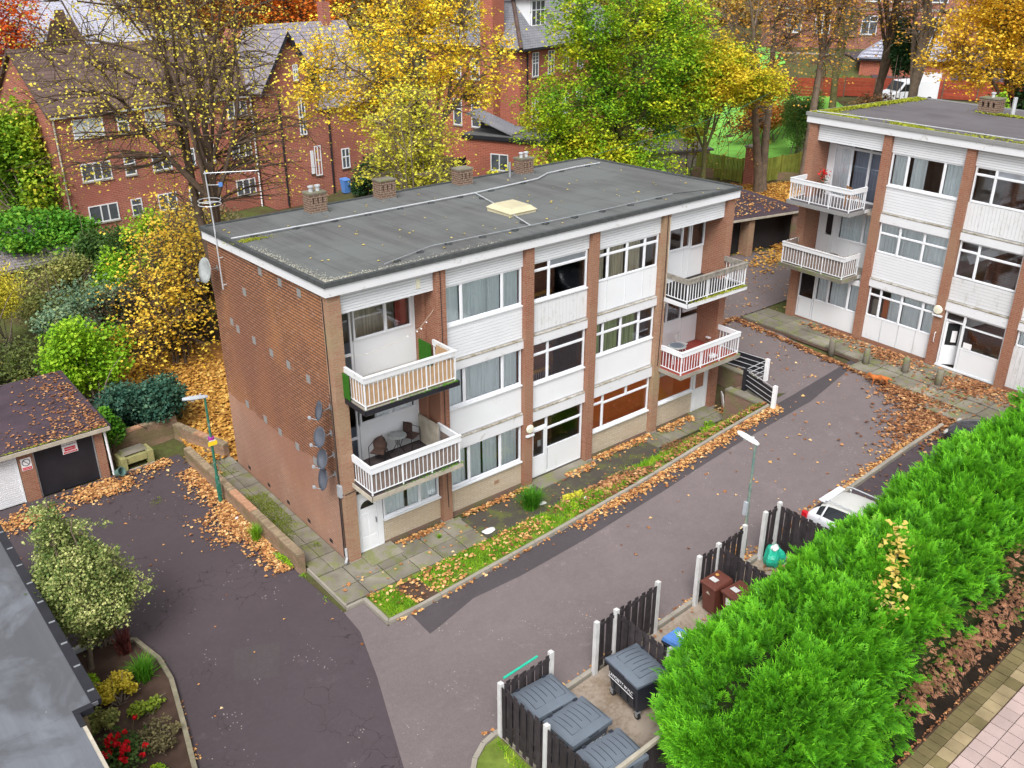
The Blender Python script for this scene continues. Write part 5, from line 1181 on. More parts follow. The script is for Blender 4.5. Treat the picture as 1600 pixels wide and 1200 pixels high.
# house C: red brick villa with grey hipped slate roof
zC=2.0; Ch=empty('brick_villa',(36.3,35.3,zC),rad(14),'bright red brick villa with grey slate hipped roof, white dormer and tall chimney','house')
he=8.8; L,D=16,9.5
MB().box(0,L,0,D,-1,he).build('wall','houseC',Ch)
r=MB(); o=.45; e=he-.05; rz_=he+5.4
v=[(-o,-o,e),(L+o,-o,e),(L+o,D+o,e),(-o,D+o,e),(4.8,D/2,rz_),(L-4.8,D/2,rz_)]; r.add(v,[(0,1,5,4),(1,2,5),(2,3,4,5),(3,0,4),(3,2,1,0)]); rc=r.build('roof','slate',Ch)
MB().tube([(-o,-o,e+.04),(4.8,D/2,rz_+.05)],.16,6).build('hip_tiles','tiles',rc); MB().tube([(L+o,-o,e+.04),(L-4.8,D/2,rz_+.05)],.12,6).build('hip_tiles','tiles',rc)
bx('gutter','black',Ch,-o-.1,L+o,-o-.1,-o+.02,he-.22,he-.04); bx('gutter','black',Ch,-o-.1,-o+.02,-o+.03,D+o,he-.22,he-.04)
# dormer
d=MB(); d.box(2.6,4.7,.95,3.6,he+1.2,he+3.35); dm=d.build('dormer','white2',rc); t=MB(); t.add([(2.2,.5,he+3.352),(5.1,.5,he+3.352),(5.1,3.6,he+3.352),(2.2,3.6,he+3.352),(3.65,1.9,he+4.7),(3.65,4.4,he+4.7)],[(0,1,4),(1,2,5,4),(3,0,4,5),(0,3,2,1)]); t.build('dormer_roof','slate',rc)
hwin(Ch,'f',2.75,4.55,he+1.35,he+3.2,(3.35,3.95),he+2.5,at=.93)
MB().box(-.9,.55,1.9,3.1,1.0,he+6.6).build('chimney','houseC',Ch)
for a in (1.6,3.75,5.9,8.0): hwin(Ch,'f',a,a+.85,he-2.25,he-.45,(a+.42,),he-1.25,at=0,bars=2); hwin(Ch,'f',a,a+.85,he-5.6,he-4.0,(a+.42,),he-4.7,at=0)
for b in (3.9,5.8): hwin(Ch,'l',b,b+.9,he-2.6,he-1.0,(b+.45,),he-1.7,at=0); hwin(Ch,'l',b,b+.9,he-6.3,he-4.2,(),he-5.0,at=0)
MB().tube([(.85,-.12,he-.3),(.85,-.12,he-6)],.07,6).build('downpipe','black',Ch); MB().box(-.03,5.9,-.06,-.002,he-4.9,he-4.75).build('string_course','concrete',Ch)
# rear extension with a flat roof and lean-to
Ex=empty('flat_roof_extension',(32.6,27.6,1.9),rad(27),'single storey brick extension with dark flat roof below the villa','extension')
MB().box(.15,4.4,.15,6.6,-1,3.2).build('wall','houseC',Ex); MB().box(0,4.6,0,6.8,3.2,3.28).build('soffit','black',Ex); MB().box(-.05,4.65,-.05,6.85,3.282,3.52).build('fascia','black',Ex); MB().box(.02,4.58,.02,6.78,3.521,3.56).build('roof','felt',Ex)
MB().hexa([(.3,3.0,3.6),(2.6,3.0,3.6),(2.6,6.6,4.9),(.3,6.6,4.9)],[(.3,3.0,3.7),(2.6,3.0,3.7),(2.6,6.6,5.0),(.3,6.6,5.0)]).build('lean_to_roof','slate',Ex); hwin(Ex,'l',3.2,4.6,1.1,2.3,(3.9,),at=.15); hwin(Ex,'f',1.2,2.0,1.0,2.4,(),at=.15)
MB().hexa([(2.62,3.05,3.57),(2.7,3.05,3.57),(2.7,6.6,3.57),(2.62,6.6,3.57)],[(2.62,3.05,3.62),(2.7,3.05,3.62),(2.7,6.6,4.9),(2.62,6.6,4.9)]).build('lean_to_side','black',Ex)
bf=empty('board_fence',(28.3,34.5,1.4),rad(10),'dark brown close board fence left of the flat roofed extension','fence')
for k in range(30): bx('fence_board','fenceb',bf,k*.16,k*.16+.15,-.01,.02,-.2,2.0+.02*(k%2))
def slopehouse(*a): pass
# long low slate roof among the shrubs on the left
lo=empty('outbuilding',(-6.5,31.5,.1),rad(12),'low outbuilding with old grey tiled roof half under ivy','outbuilding')
MB().box(0,8.4,.1,4.4,-.5,1.9).build('wall','wallbrick',lo)
m=MB(); m.hexa([(-.2,-.2,1.75),(8.6,-.2,1.75),(8.6,2.6,3.2),(-.2,2.6,3.2)],[(-.2,-.2,1.87),(8.6,-.2,1.87),(8.6,2.6,3.32),(-.2,2.6,3.32)]); m.hexa([(-.2,5.4,1.75),(8.6,5.4,1.75),(8.6,2.6,3.2),(-.2,2.6,3.2)],[(-.2,5.4,1.87),(8.6,5.4,1.87),(8.6,2.6,3.32),(-.2,2.6,3.32)])
rl=m.build('roof','oldslate',lo)
for k in range(14): t=(k+.5)/14; q=bx('tile_course','oldslate',rl,-.22,8.62,-.12,.12,-.01,.02); q.location=(4.2,-.2+2.8*t,1.89+1.45*t+.01); q.rotation_euler=(.46-.06,0,0)
bx('roof_window','bluepale',rl,3.2,3.9,.35,.9,2.22,2.28,rot=(.47,0,0))
# hall with pale slates and stone gable beyond house A
Hh=empty('stone_hall',(2.5,60.5,1.0),rad(-6),'pale slate roofed stone hall with a stepped gable behind the brown tiled roof','hall')
MB().box(0,19,0,9,-1,9.2).build('wall','stone',Hh)
m=MB(); m.hexa([(-.3,-.3,9.1),(19.3,-.3,9.1),(19.3,4.5,12.8),(-.3,4.5,12.8)],[(-.3,-.3,9.25),(19.3,-.3,9.25),(19.3,4.5,12.95),(-.3,4.5,12.95)]); m.hexa([(-.3,9.3,9.1),(19.3,9.3,9.1),(19.3,4.5,12.8),(-.3,4.5,12.8)],[(-.3,9.3,9.25),(19.3,9.3,9.25),(19.3,4.5,12.95),(-.3,4.5,12.95)]); rh=m.build('roof','slatepale',Hh)
m=MB(); pr=[(5.9,-1),(9.9,-1),(9.9,9.3),(9.5,9.4),(8.9,10.9),(8.65,11.6),(8.35,11.7),(8.2,12.4),(7.6,12.4),(7.45,11.7),(7.15,11.6),(6.9,10.9),(6.3,9.4),(5.9,9.3)]
n=len(pr); m.add([(x,-.8,z) for x,z in pr]+[(x,-.5,z) for x,z in pr],[tuple(range(n)),tuple(range(2*n-1,n-1,-1))]+[(i,i+n,(i+1)%n+n,(i+1)%n) for i in range(n)]); m.box(6.0,9.8,-.5,-.01,-1,9.2); m.build('stepped_gable','stone',Hh); bx('slit_window','dark',Hh,7.75,8.05,-.82,-.79,9.9,11.2)
m=MB(); m.hexa([(6.1,-.5,9.2),(7.9,-.5,11.9),(7.9,3.2,11.9),(6.1,1.0,9.2)],[(6.05,-.5,9.35),(7.9,-.5,12.05),(7.9,3.3,12.05),(6.05,1.0,9.35)]); m.hexa([(9.7,-.5,9.2),(7.9,-.5,11.9),(7.9,3.2,11.9),(9.7,1.0,9.2)],[(9.75,-.5,9.35),(7.9,-.5,12.05),(7.9,3.3,12.05),(9.75,1.0,9.35)]); m.build('gable_roof','slatepale',Hh)
MB().box(15.4,16.3,3.9,5.1,12,14).build('chimney','stone',Hh)
# far terrace house on the right, with its garden retaining wall
dF=rad(-58.5); Fh=empty('terrace_house',(80.4,46.2,5.4),dF,'red brick terrace house with white framed windows beyond the bowls green trees','house')
MB().box(0,22,0,9,-2,9).build('wall','houseF',Fh)
m=MB(); m.hexa([(-.3,-.3,8.9),(22.3,-.3,8.9),(22.3,4.5,12.2),(-.3,4.5,12.2)],[(-.3,-.3,9.1),(22.3,-.3,9.1),(22.3,4.5,12.4),(-.3,4.5,12.4)]); m.hexa([(-.3,9.3,8.9),(22.3,9.3,8.9),(22.3,4.5,12.2),(-.3,4.5,12.2)],[(-.3,9.3,9.1),(22.3,9.3,9.1),(22.3,4.5,12.4),(-.3,4.5,12.4)]); m.build('roof','slate',Fh)
for a,b in ((2.6,4.2),(5.6,7.2),(10.4,12.0),(13.0,14.9),(17,18.6)):
    hwin(Fh,'f',a,b,3.7,5.6,((a+b)/2,),5.0,at=0); hwin(Fh,'f',a,b,7.0,8.6,((a+b)/2,),8.1,at=0); hwin(Fh,'f',a+.3,b-.3,1.2,2.2,((a+b)/2,),at=0)
bx('brown_bay','stone',Fh,7.8,10.0,-.15,-.01,3.4,5.8); bx('lintel_band','concrete',Fh,-.01,22,-.04,-.002,6.1,6.35)
rw=empty('retaining_wall',(72.8,44.4,2.6),rad(-54.4),'long brown brick garden wall below the terrace house','wall'); MB().box(-8,22,0,.4,-1,4.9).build('wall_body','brownwall',rw); MB().box(-8,22,-.05,.45,4.901,5.05).build('coping','concrete',rw)
Tw=empty('brick_outhouse',(70.5,50.0,5.0),rad(-50),'narrow red brick house with one white window between the far trees','house'); MB().box(0,2.6,0,4,-4,6.8).build('wall','houseC',Tw); MB().hexa([(-.2,-.2,6.8),(2.8,-.2,6.8),(2.8,4.2,6.8),(-.2,4.2,6.8)],[(.2,.6,7.4),(2.4,.6,7.4),(2.4,3.6,7.4),(.2,3.6,7.4)]).build('roof','slatepale',Tw); hwin(Tw,'f',.8,1.6,4.0,5.8,(),4.9,at=0)
Bu=empty('bungalow_garage',(76.6,31.2,4.6),rad(-62),'small red brick bungalow with pale grey hipped tile roof beside the car park','bungalow')
MB().box(0,8.4,0,6.5,-1.5,3.2).build('wall','houseC',Bu); r=MB(); r.add([(-.4,-.4,3.15),(8.8,-.4,3.15),(8.8,6.9,3.15),(-.4,6.9,3.15),(2.8,3.2,5.6),(5.6,3.2,5.6)],[(0,1,5,4),(1,2,5),(2,3,4,5),(3,0,4),(3,2,1,0)]); rbu=r.build('roof','slatepale',Bu)
for k in range(9): t=(k+.4)/9; bx('tile_course','slatepale',rbu,-.4+3.2*t,8.8-3.2*t,-.4+3.6*t-.08,-.4+3.6*t+.1,3.15+2.45*t+.02,3.15+2.45*t+.09)
bx('eaves_board','black',Bu,-.45,8.85,-.47,-.402,3.0,3.2); bx('garage_door','white2',Bu,5.6,7.6,-.05,-.002,-.2,2.1)
# ------------------------------------------------ fences
def panelfence(name,label,pts,h,matb,matp='concrete',bw=.15,post=1.83,top=None,gap=.012,group=None,horizontal=False,ph=.1):
    P=empty(name,(pts[0][0],pts[0][1],Tz(*pts[0])),0,label,'fence',group); O=Vector(P.location)
    for a,b in zip(pts[:-1],pts[1:]):
        L=math.hypot(b[0]-a[0],b[1]-a[1]); an=math.atan2(b[1]-a[1],b[0]-a[0]); n=max(1,round(L/post))
        for i in range(n+1):
            x=a[0]+(b[0]-a[0])*i/n; y=a[1]+(b[1]-a[1])*i/n; o=bx('post',matp,P,-.06,.06,-.06,.06,-.3,h+ph); o.location=(x-O.x,y-O.y,Tz(x,y)-O.z+(h+ph-.3)/2); o.rotation_euler=(0,0,an)
        if not horizontal:
            nb=int(L/bw)
            for i in range(nb):
                t=(i+.5)/nb; x=a[0]+(b[0]-a[0])*t; y=a[1]+(b[1]-a[1])*t; o=bx('fence_board',matb,P,-bw/2+gap,bw/2-gap,-.012+.012*(i%2),.008+.012*(i%2),0,h-.05*R.random()); o.location=(x-O.x,y-O.y,Tz(x,y)-O.z+h/2+.03); o.rotation_euler=(0,0,an)
        else:
            nb=int(h/bw)
            for j in range(nb):
                for i in range(n):
                    x=a[0]+(b[0]-a[0])*(i+.5)/n; y=a[1]+(b[1]-a[1])*(i+.5)/n; o=bx('fence_board',matb,P,-L/n/2+.03,L/n/2-.03,-.01,.012,0,bw-.02); o.location=(x-O.x,y-O.y,Tz(x,y)-O.z+.05+(j+.5)*bw); o.rotation_euler=(0,0,an)
    return P
panelfence('board_fence','red stained panel fence running beyond the bowls green behind the tree trunks',[(57.5,45.5),(66,35.5),(72,26.5),(76.5,19.0),(80,12)],1.7,'fencered','stone',bw=.28,post=2.6,gap=.02,horizontal=True)
panelfence('board_fence','mossy green picket fence at the near edge of the bowls green',[(42.6,28.5),(44.0,24.8),(44.4,19.8)],1.7,'fencegreen','fencegreen',bw=.125,post=1.8)
panelfence('board_fence','mossy green picket fence right of the brick gate pier',[(45.4,18.7),(50.5,17.8),(55,14)],1.7,'fencegreen','fencegreen',bw=.16,post=2)
for (x,y,h,lab) in ((44.7,19.2,2.6,'round topped brick gate pier between the green fences'),(49.5,17.2,2.0,'brick pier standing behind the slim bare trunk'),(43.9,29.0,2.6,'brick pier at the left end of the green fence')):
    m=MB().box(-.4,.4,-.4,.4,-.5,h); o=m.build('brick_pier','houseA',loc=(x,y,Tz(x,y))); MB().box(-.48,.48,-.48,.48,h,h+.12).build('pier_cap','concrete',o); tagp(o,lab,'pier')
sh=empty('garden_shelter',(40.5,25.5,1.9),rad(-25),'low flat grey felt roof with timber slats left of the green fence','shed'); MB().box(0,5,0,4.2,-.5,2.0).build('wall','greywood',sh); MB().box(-.2,5.2,-.2,4.4,2.0,2.15).build('roof','felt2',sh)
for k in range(7): bx('timber_slat','palewood',sh,-2.2,-.3,.1+k*.35,.22+k*.35,1.9,2.0)
# brick bank wall above the leaf covered slope, right
bw_=empty('bank_wall',(43.3,23.5,1.9),rad(-55),'low brown brick wall holding the slope under the bare trees','wall'); MB().box(0,9,0,.35,-.6,.9).build('wall_body','wallbrick',bw_)
# ------------------------------------------------ garages
def garage(name,label,loc,rz,W_,D_,h,doors,roofm='garroof'):
    P=empty(name,loc,rz,label,'garage')
    MB().box(0,W_,.25,D_,-.4,h-.12).build('wall','redbrick',P)
    return P
G=empty('garage_block',(-10.6,10.45,0),0,'row of garages with purple black felt roof under fallen leaves','garages')
MB().box(0,6.35,.25,5.4,-.3,2.05).build('wall','redbrick',G)
for a,b in ((0,.25),(3.0,3.28),(3.92-.18,4.22+.0),(6.35-.18,6.42)): pass
for (a,b) in ((.9,1.1),(3.62,4.12),(6.20,6.50)): MB().box(a,b,-.02,.30,-.3,2.02).build('brick_pier','redbrick',G)
m=MB(); m.hexa([(-.2,-.25,2.05),(6.75,-.25,2.05),(6.75,5.5,2.25),(-.2,5.5,2.25)],[(-.2,-.25,2.13),(6.75,-.25,2.13),(6.75,5.5,2.33),(-.2,5.5,2.33)]); gr=m.build('roof','garroof',G)
bx('eaves_board','palewood',gr,-.2,6.75,-.30,-.252,1.98,2.12); bx('eaves_board','black',gr,6.752,6.80,-.28,5.5,2.02,2.16)
MB().box(4.13,6.19,.06,.12,.02,2.0).build('garage_door','black',G); MB().box(4.13,4.17,.02,.058,.02,2.0).box(6.15,6.19,.02,.058,.02,2.0).build('door_frame','grey',G)
for a,b in ((1.12,3.60),):
    for k in range(24): bx('shutter_slat','white2',G,a,b,.04,.10,.02+k*.083,.095+k*.083,rot=(.12,0,0))
    bx('shutter_frame','upvc',G,a,a+.05,.0,.038,.02,2.0); bx('shutter_frame','upvc',G,b-.05,b,.0,.038,.02,2.0)
MB().tube([(6.56,-.06,2.1),(6.58,-.06,1.9),(6.62,-.06,.05)],.045,8).build('downpipe','upvc',G)
s=MB().box(5.10,5.62,.045,.058,1.38,1.80).build('garage_sign','signwhite',G); MB().box(5.13,5.59,.040,.0445,1.40,1.46).box(5.17,5.55,.040,.0445,1.49,1.63).build('red_panel','signred',s)
text('sign_text','NO PARKING',.085,'print',s,(5.36,.042,1.72),(rad(90),0,0)); text('sign_text','GARAGES IN',.07,'signwhite',s,(5.36,.038,1.56),(rad(90),0,0)); text('sign_text','CONSTANT USE',.05,'signwhite',s,(5.36,.038,1.43),(rad(90),0,0))
s=MB().box(3.70,4.04,-.035,-.022,1.25,1.72).build('pier_sign','signwhite',G); MB().box(3.72,4.02,-.040,-.0355,1.27,1.37).build('red_panel','signred',s)
rg=MB(); ring=[(3.87+.125*math.cos(t),-.038,1.55+.125*math.sin(t)) for t in np.linspace(0,6.283,25)]; rg.tube(ring,.012,4,cap=False); rg.tube([(3.79,-.038,1.64),(3.95,-.038,1.46)],.010,4); rg.build('prohibition_ring','print',s); text('sign_text','NO PARKING',.045,'signwhite',s,(3.87,-.042,1.32),(rad(90),0,0))
rng=np.random.default_rng(21)
Pn=np.concatenate([np.stack([rng.beta(3,1,1500)*7-.3,rng.beta(.8,3.2,1500)*5.4-.2],1),np.stack([6.6-np.abs(rng.normal(size=1700))*.7,rng.random(1700)*5.6-.2],1),np.stack([rng.random(260)*6.8,rng.random(260)*5.4],1)])
Pn=Pn[rng.random(len(Pn))<.22]; Pn=Pn[(Pn[:,0]>-.2)&(Pn[:,0]<6.75)&(Pn[:,1]<5.5)&(Pn[:,1]>-.25)]; z=2.15+.2*(Pn[:,1]+.25)/5.75+rng.random(len(Pn))*.03
leafmesh('roof_leaves',np.column_stack([Pn,z]),.12,'f_fallendark',gr,rng,up=.8)
n=500; Pm=np.stack([rng.random(n)*6.9-.2,-.24+np.abs(rng.normal(size=n))*.05],1); leafmesh('moss',np.column_stack([Pm,np.full(n,2.15)]),.05,'mossy',gr,rng,up=.7)
Gr=empty('garage_block',(30.0,9.2,1.85),rad(-12),'low garages with dark openings and black felt roof beside the leaf covered bank','garages')
MB().box(-.0,5.0,2.4,3.0,-.4,2.2).box(-.0,.2,.2,2.4,-.4,2.2).box(4.6,4.95,.1,2.4,-.4,2.2).box(.2,4.6,.9,1.0,-.4,2.15).build('wall','dark',Gr); MB().box(1.15,1.55,-.02,.7,-.4,2.2).build('brick_pier','pierpale',Gr); MB().box(4.35,4.95,-.02,.098,-.4,2.2).build('brick_pier','plinth',Gr)
m=MB(); m.box(-.4,5.1,-.15,5.2,2.21,2.32); m.build('roof','garroof',Gr); bx('eaves_board','palewood',Gr,-.4,5.1,-.2,-.152,2.16,2.28)
# ------------------------------------------------ brick walls by the driveway
def brickwall(name,label,a,b,h0,h1,w=.24,base=-.25,cop=True,z=None):
    L=math.hypot(b[0]-a[0],b[1]-a[1]); an=math.atan2(b[1]-a[1],b[0]-a[0]); P=empty(name,(a[0],a[1],0),an,label,'wall')
    MB().hexa([(0,-w/2,base),(L,-w/2,base),(L,w/2,base),(0,w/2,base)],[(0,-w/2,h0),(L,-w/2,h1),(L,w/2,h1),(0,w/2,h0)]).build('wall_body','wallbrick',P)
    n=int(L/.085)
    for i in range(min(n,120)): 
        x=L*i/n; hz=h0+(h1-h0)*(i+.5)/n; bx('coping_brick','copone' if not (.36*n<i<.55*n) else 'copred',P,x+.005,x+L/n-.005,-w/2-.008,w/2+.008,hz-.001,hz+.075+R.uniform(-.003,.003))
    return P
M['copone']=plain('weathered_coping_brick',(.27,.21,.14),.9,.3,6,.15,obj=.35); M['copred']=plain('new_coping_brick',(.42,.24,.15),.9,.2,6,.15,obj=.3)
brickwall('low_wall','low brick wall with header coping between the driveway and the side path',(-1.38,.60),(-1.38,9.75),.62,.50)
brickwall('low_wall','short mossy brick wall across the leaf pile behind the side path',(-.15,9.0),(-1.0,11.9),.55,.55)
brickwall('low_wall','old brick wall behind the stone trough, below the dark laurel',(-4.05,11.7),(-.9,12.1),.95,.80)
# end wall and railings by the basement step at the right of the long block
W1=empty('end_wall_and_steps',(17.95,0,0),0,'mossy retaining wall with white posts and black railings right of the long block','wall')
def ow(x0,x1,y0,y1,z0,z1,n='wall_body',m='plinth'): return MB().box(x0-17.95,x1-17.95,y0,y1,z0,z1).build(n,m,W1)
ow(18.40,18.62,-1.3,8.6,-.3,1.62); ow(16.95,17.25,-3.3,-1.15,-.1,1.45); ow(17.25,18.4,-1.42,-1.18,-.1,1.40); ow(17.26,17.9,-3.1,-1.43,.2,1.40,'wall_top','mossconc')
bx('coping','mossconc',W1,.42,.72,-1.32,8.6,1.622,1.69); bx('coping','mossconc',W1,-1.04,-.66,-3.34,-1.14,1.452,1.53)
for x,y,zt in ((17.02,-3.42,2.45),(18.75,-1.75,2.55)): MB().box(x-17.95-.07,x-17.95+.07,y-.07,y+.07,1.2,zt).build('post','signwhite',W1)
MB().box(-.38,-.22,-1.62,-1.46,1.4,2.35).build('post','black',W1)
m=MB()
for k in range(4):
    z=1.72+k*.22; m.tube([(16.95-17.95,-3.42,z+.0),(-.3,-1.54,z-.05)],.016,6); m.tube([(-.3,-1.54,z-.05),(.8,-1.72,z+.12)],.014,6)
    m.tube([(.8,-1.7,z+.12),(.55,1.9,z+.02),(.55,4,z)],.016,6)
m.build('railing','alu',W1)
m=MB(); m.hexa([(16.95-17.95,-3.425,1.62),(-.3,-1.55,1.55),(-.3,-1.53,1.55),(16.97-17.95,-3.405,1.62)],[(16.95-17.95,-3.425,2.30),(-.3,-1.55,2.25),(-.3,-1.53,2.25),(16.97-17.95,-3.405,2.30)]); m.hexa([(.58,1.9,1.75),(.83,-1.7,1.8),(.85,-1.7,1.8),(.6,1.9,1.75)],[(.58,1.9,2.4),(.83,-1.7,2.5),(.85,-1.7,2.5),(.6,1.9,2.4)])
m.build('rail_panel','black',W1)
# ------------------------------------------------ flat-roofed building at the lower left corner
Z=2.75; LB=empty('flat_roofed_building',(-8.7,0,0),0,'single storey building with wet grey flat roof and black gutter at the lower left corner','building')
def lb(n,m,x0,x1,y0,y1,z0,z1): return MB().box(x0+8.7,x1+8.7,y0,y1,z0,z1).build(n,m,LB)
lb('wall','wallbrick',-20,-9.0,-4.45,4.55,-.3,Z-.02); lb('wall','wallbrick',-20,-9.45,-14,-4.46,-.3,Z-.02)
lb('roof','feltbl',-20,-8.72,-4.40,4.8,Z,Z+.08); lb('roof','feltbl',-20,-9.22,-14,-4.402,Z,Z+.078)
lb('gutter','black',-8.86,-8.64,-4.36,4.86,Z-.05,Z+.10); lb('gutter','black',-9.26,-8.862,-4.52,-4.36,Z-.05,Z+.10); lb('gutter','black',-9.26,-9.14,-4.95,-4.522,Z-.05,Z+.095); lb('fascia_board','palewood',-9.24,-9.14,-14,-4.952,Z-.12,Z+.07)
lb('gutter','black',-20,-8.862,4.80,4.92,Z-.05,Z+.10)
for k in range(9): bx('gutter_clip','grey',LB,-.11,.03,-4+k*1.0,-3.95+k*1.0,Z+.101,Z+.115)
# ================================================================ THINGS ON THE GROUND
# --- concrete posted slat fences round the bins
def slatfence(name,label,runs,posts,h=1.62,group=None):
    p0=runs[0][0]; P=empty(name,(p0[0],p0[1],Tz(*p0)),0,label,'fence',group); O=Vector(P.location)
    for (a,b) in runs:
        L=math.hypot(b[0]-a[0],b[1]-a[1]); an=math.atan2(b[1]-a[1],b[0]-a[0]); n=int(L/.128)
        q=MB()
        for i in range(n):
            t=(i+.5)/n; x=a[0]+(b[0]-a[0])*t; y=a[1]+(b[1]-a[1])*t; z=Tz(x,y)-O.z; k=i%2; off=.022 if k else -.022
            hh=h-R.uniform(0,.035); o=bx('slat','fenceb',P,-.064,.064,-.01,.01,0,hh); o.location=(x-O.x-math.sin(an)*off,y-O.y+math.cos(an)*off,z+.03+hh/2); o.rotation_euler=(R.uniform(-.008,.008),R.uniform(-.008,.008),an)
        za,zb=Tz(*a)-O.z,Tz(*b)-O.z
        for zz in (.35,h-.12):
            o=bx('rail','fenceb',P,-L/2,L/2,-.012,.012,-.04,.04); o.location=((a[0]+b[0])/2-O.x,(a[1]+b[1])/2-O.y,(za+zb)/2+zz); o.rotation_euler=(0,-math.atan2(zb-za,L),an)
        o=bx('gravel_board','mossconc',P,-L/2,L/2,-.02,.02,-.09,.09); o.location=((a[0]+b[0])/2-O.x,(a[1]+b[1])/2-O.y,(za+zb)/2+.02); o.rotation_euler=(0,-math.atan2(zb-za,L),an)
    for (x,y) in posts:
        z=Tz(x,y)-O.z; m=MB(); m.box(-.06,.06,-.06,.06,-.3,h+.10); m.add([(-.06,-.06,h+.10),(.06,-.06,h+.10),(.06,.06,h+.10),(-.06,.06,h+.10),(0,0,h+.15)],[(0,1,4),(1,2,4),(2,3,4),(3,0,4)])
        m.build('concrete_post','concpost',P,loc=(x-O.x,y-O.y,z))
    return P
slatfence('slat_fence','black slat fence corner with the green rod on top, nearest the lawn',[((-.70,-8.62),(.86,-8.60)),((-.76,-8.70),(-.78,-10.28)),((-.78,-10.40),(-.80,-12.0))],[(-.76,-8.62),(.90,-8.58),(-.78,-10.34),(-.80,-12.05)])
slatfence('slat_fence','black slat fence behind the lettered bin',[((2.50,-8.60),(3.12,-8.60)),((3.24,-8.60),(4.75,-8.60)),((3.18,-8.70),(3.14,-10.5)),((3.14,-10.6),(3.12,-12.2))],[(2.46,-8.62),(3.18,-8.62),(4.80,-8.60),(3.14,-10.56)],1.66)
slatfence('slat_fence','black slat fence beside the two brown bins and the lamp post',[((6.55,-8.60),(7.28,-8.60)),((7.40,-8.60),(8.50,-8.60)),((7.34,-8.70),(7.32,-10.5)),((7.32,-10.6),(7.30,-12.2))],[(6.50,-8.62),(7.34,-8.62),(8.55,-8.60),(7.32,-10.56)])
slatfence('slat_fence','black slat fence between the green sack and the white car',[((9.55,-8.60),(10.12,-8.60)),((10.2,-8.70),(10.2,-11.0)),((10.2,-11.1),(10.2,-13))],[(9.50,-8.62),(10.2,-8.62),(10.2,-11.05)])
P=empty('yard_gate_panel',(-.2,-12.05,.02),rad(2),'weathered pale timber rail closing the back of the bin yard','fence')
for k in range(26): bx('slat','fenceb',P,k*.145,k*.145+.125,-.01,.01,.05,1.25)
bx('top_rail','palewood',P,-.05,3.75,-.05,.05,1.26,1.36)
r_=MB().tube([(0,0,0),(1.12,.05,.02)],.032,8).build('plastic_rod','teal',loc=(-.62,-8.56,Tz(-.6,-8.6)+1.74)); tagp(r_,'bright green plastic rod lying along the top of the slat fence','rod')
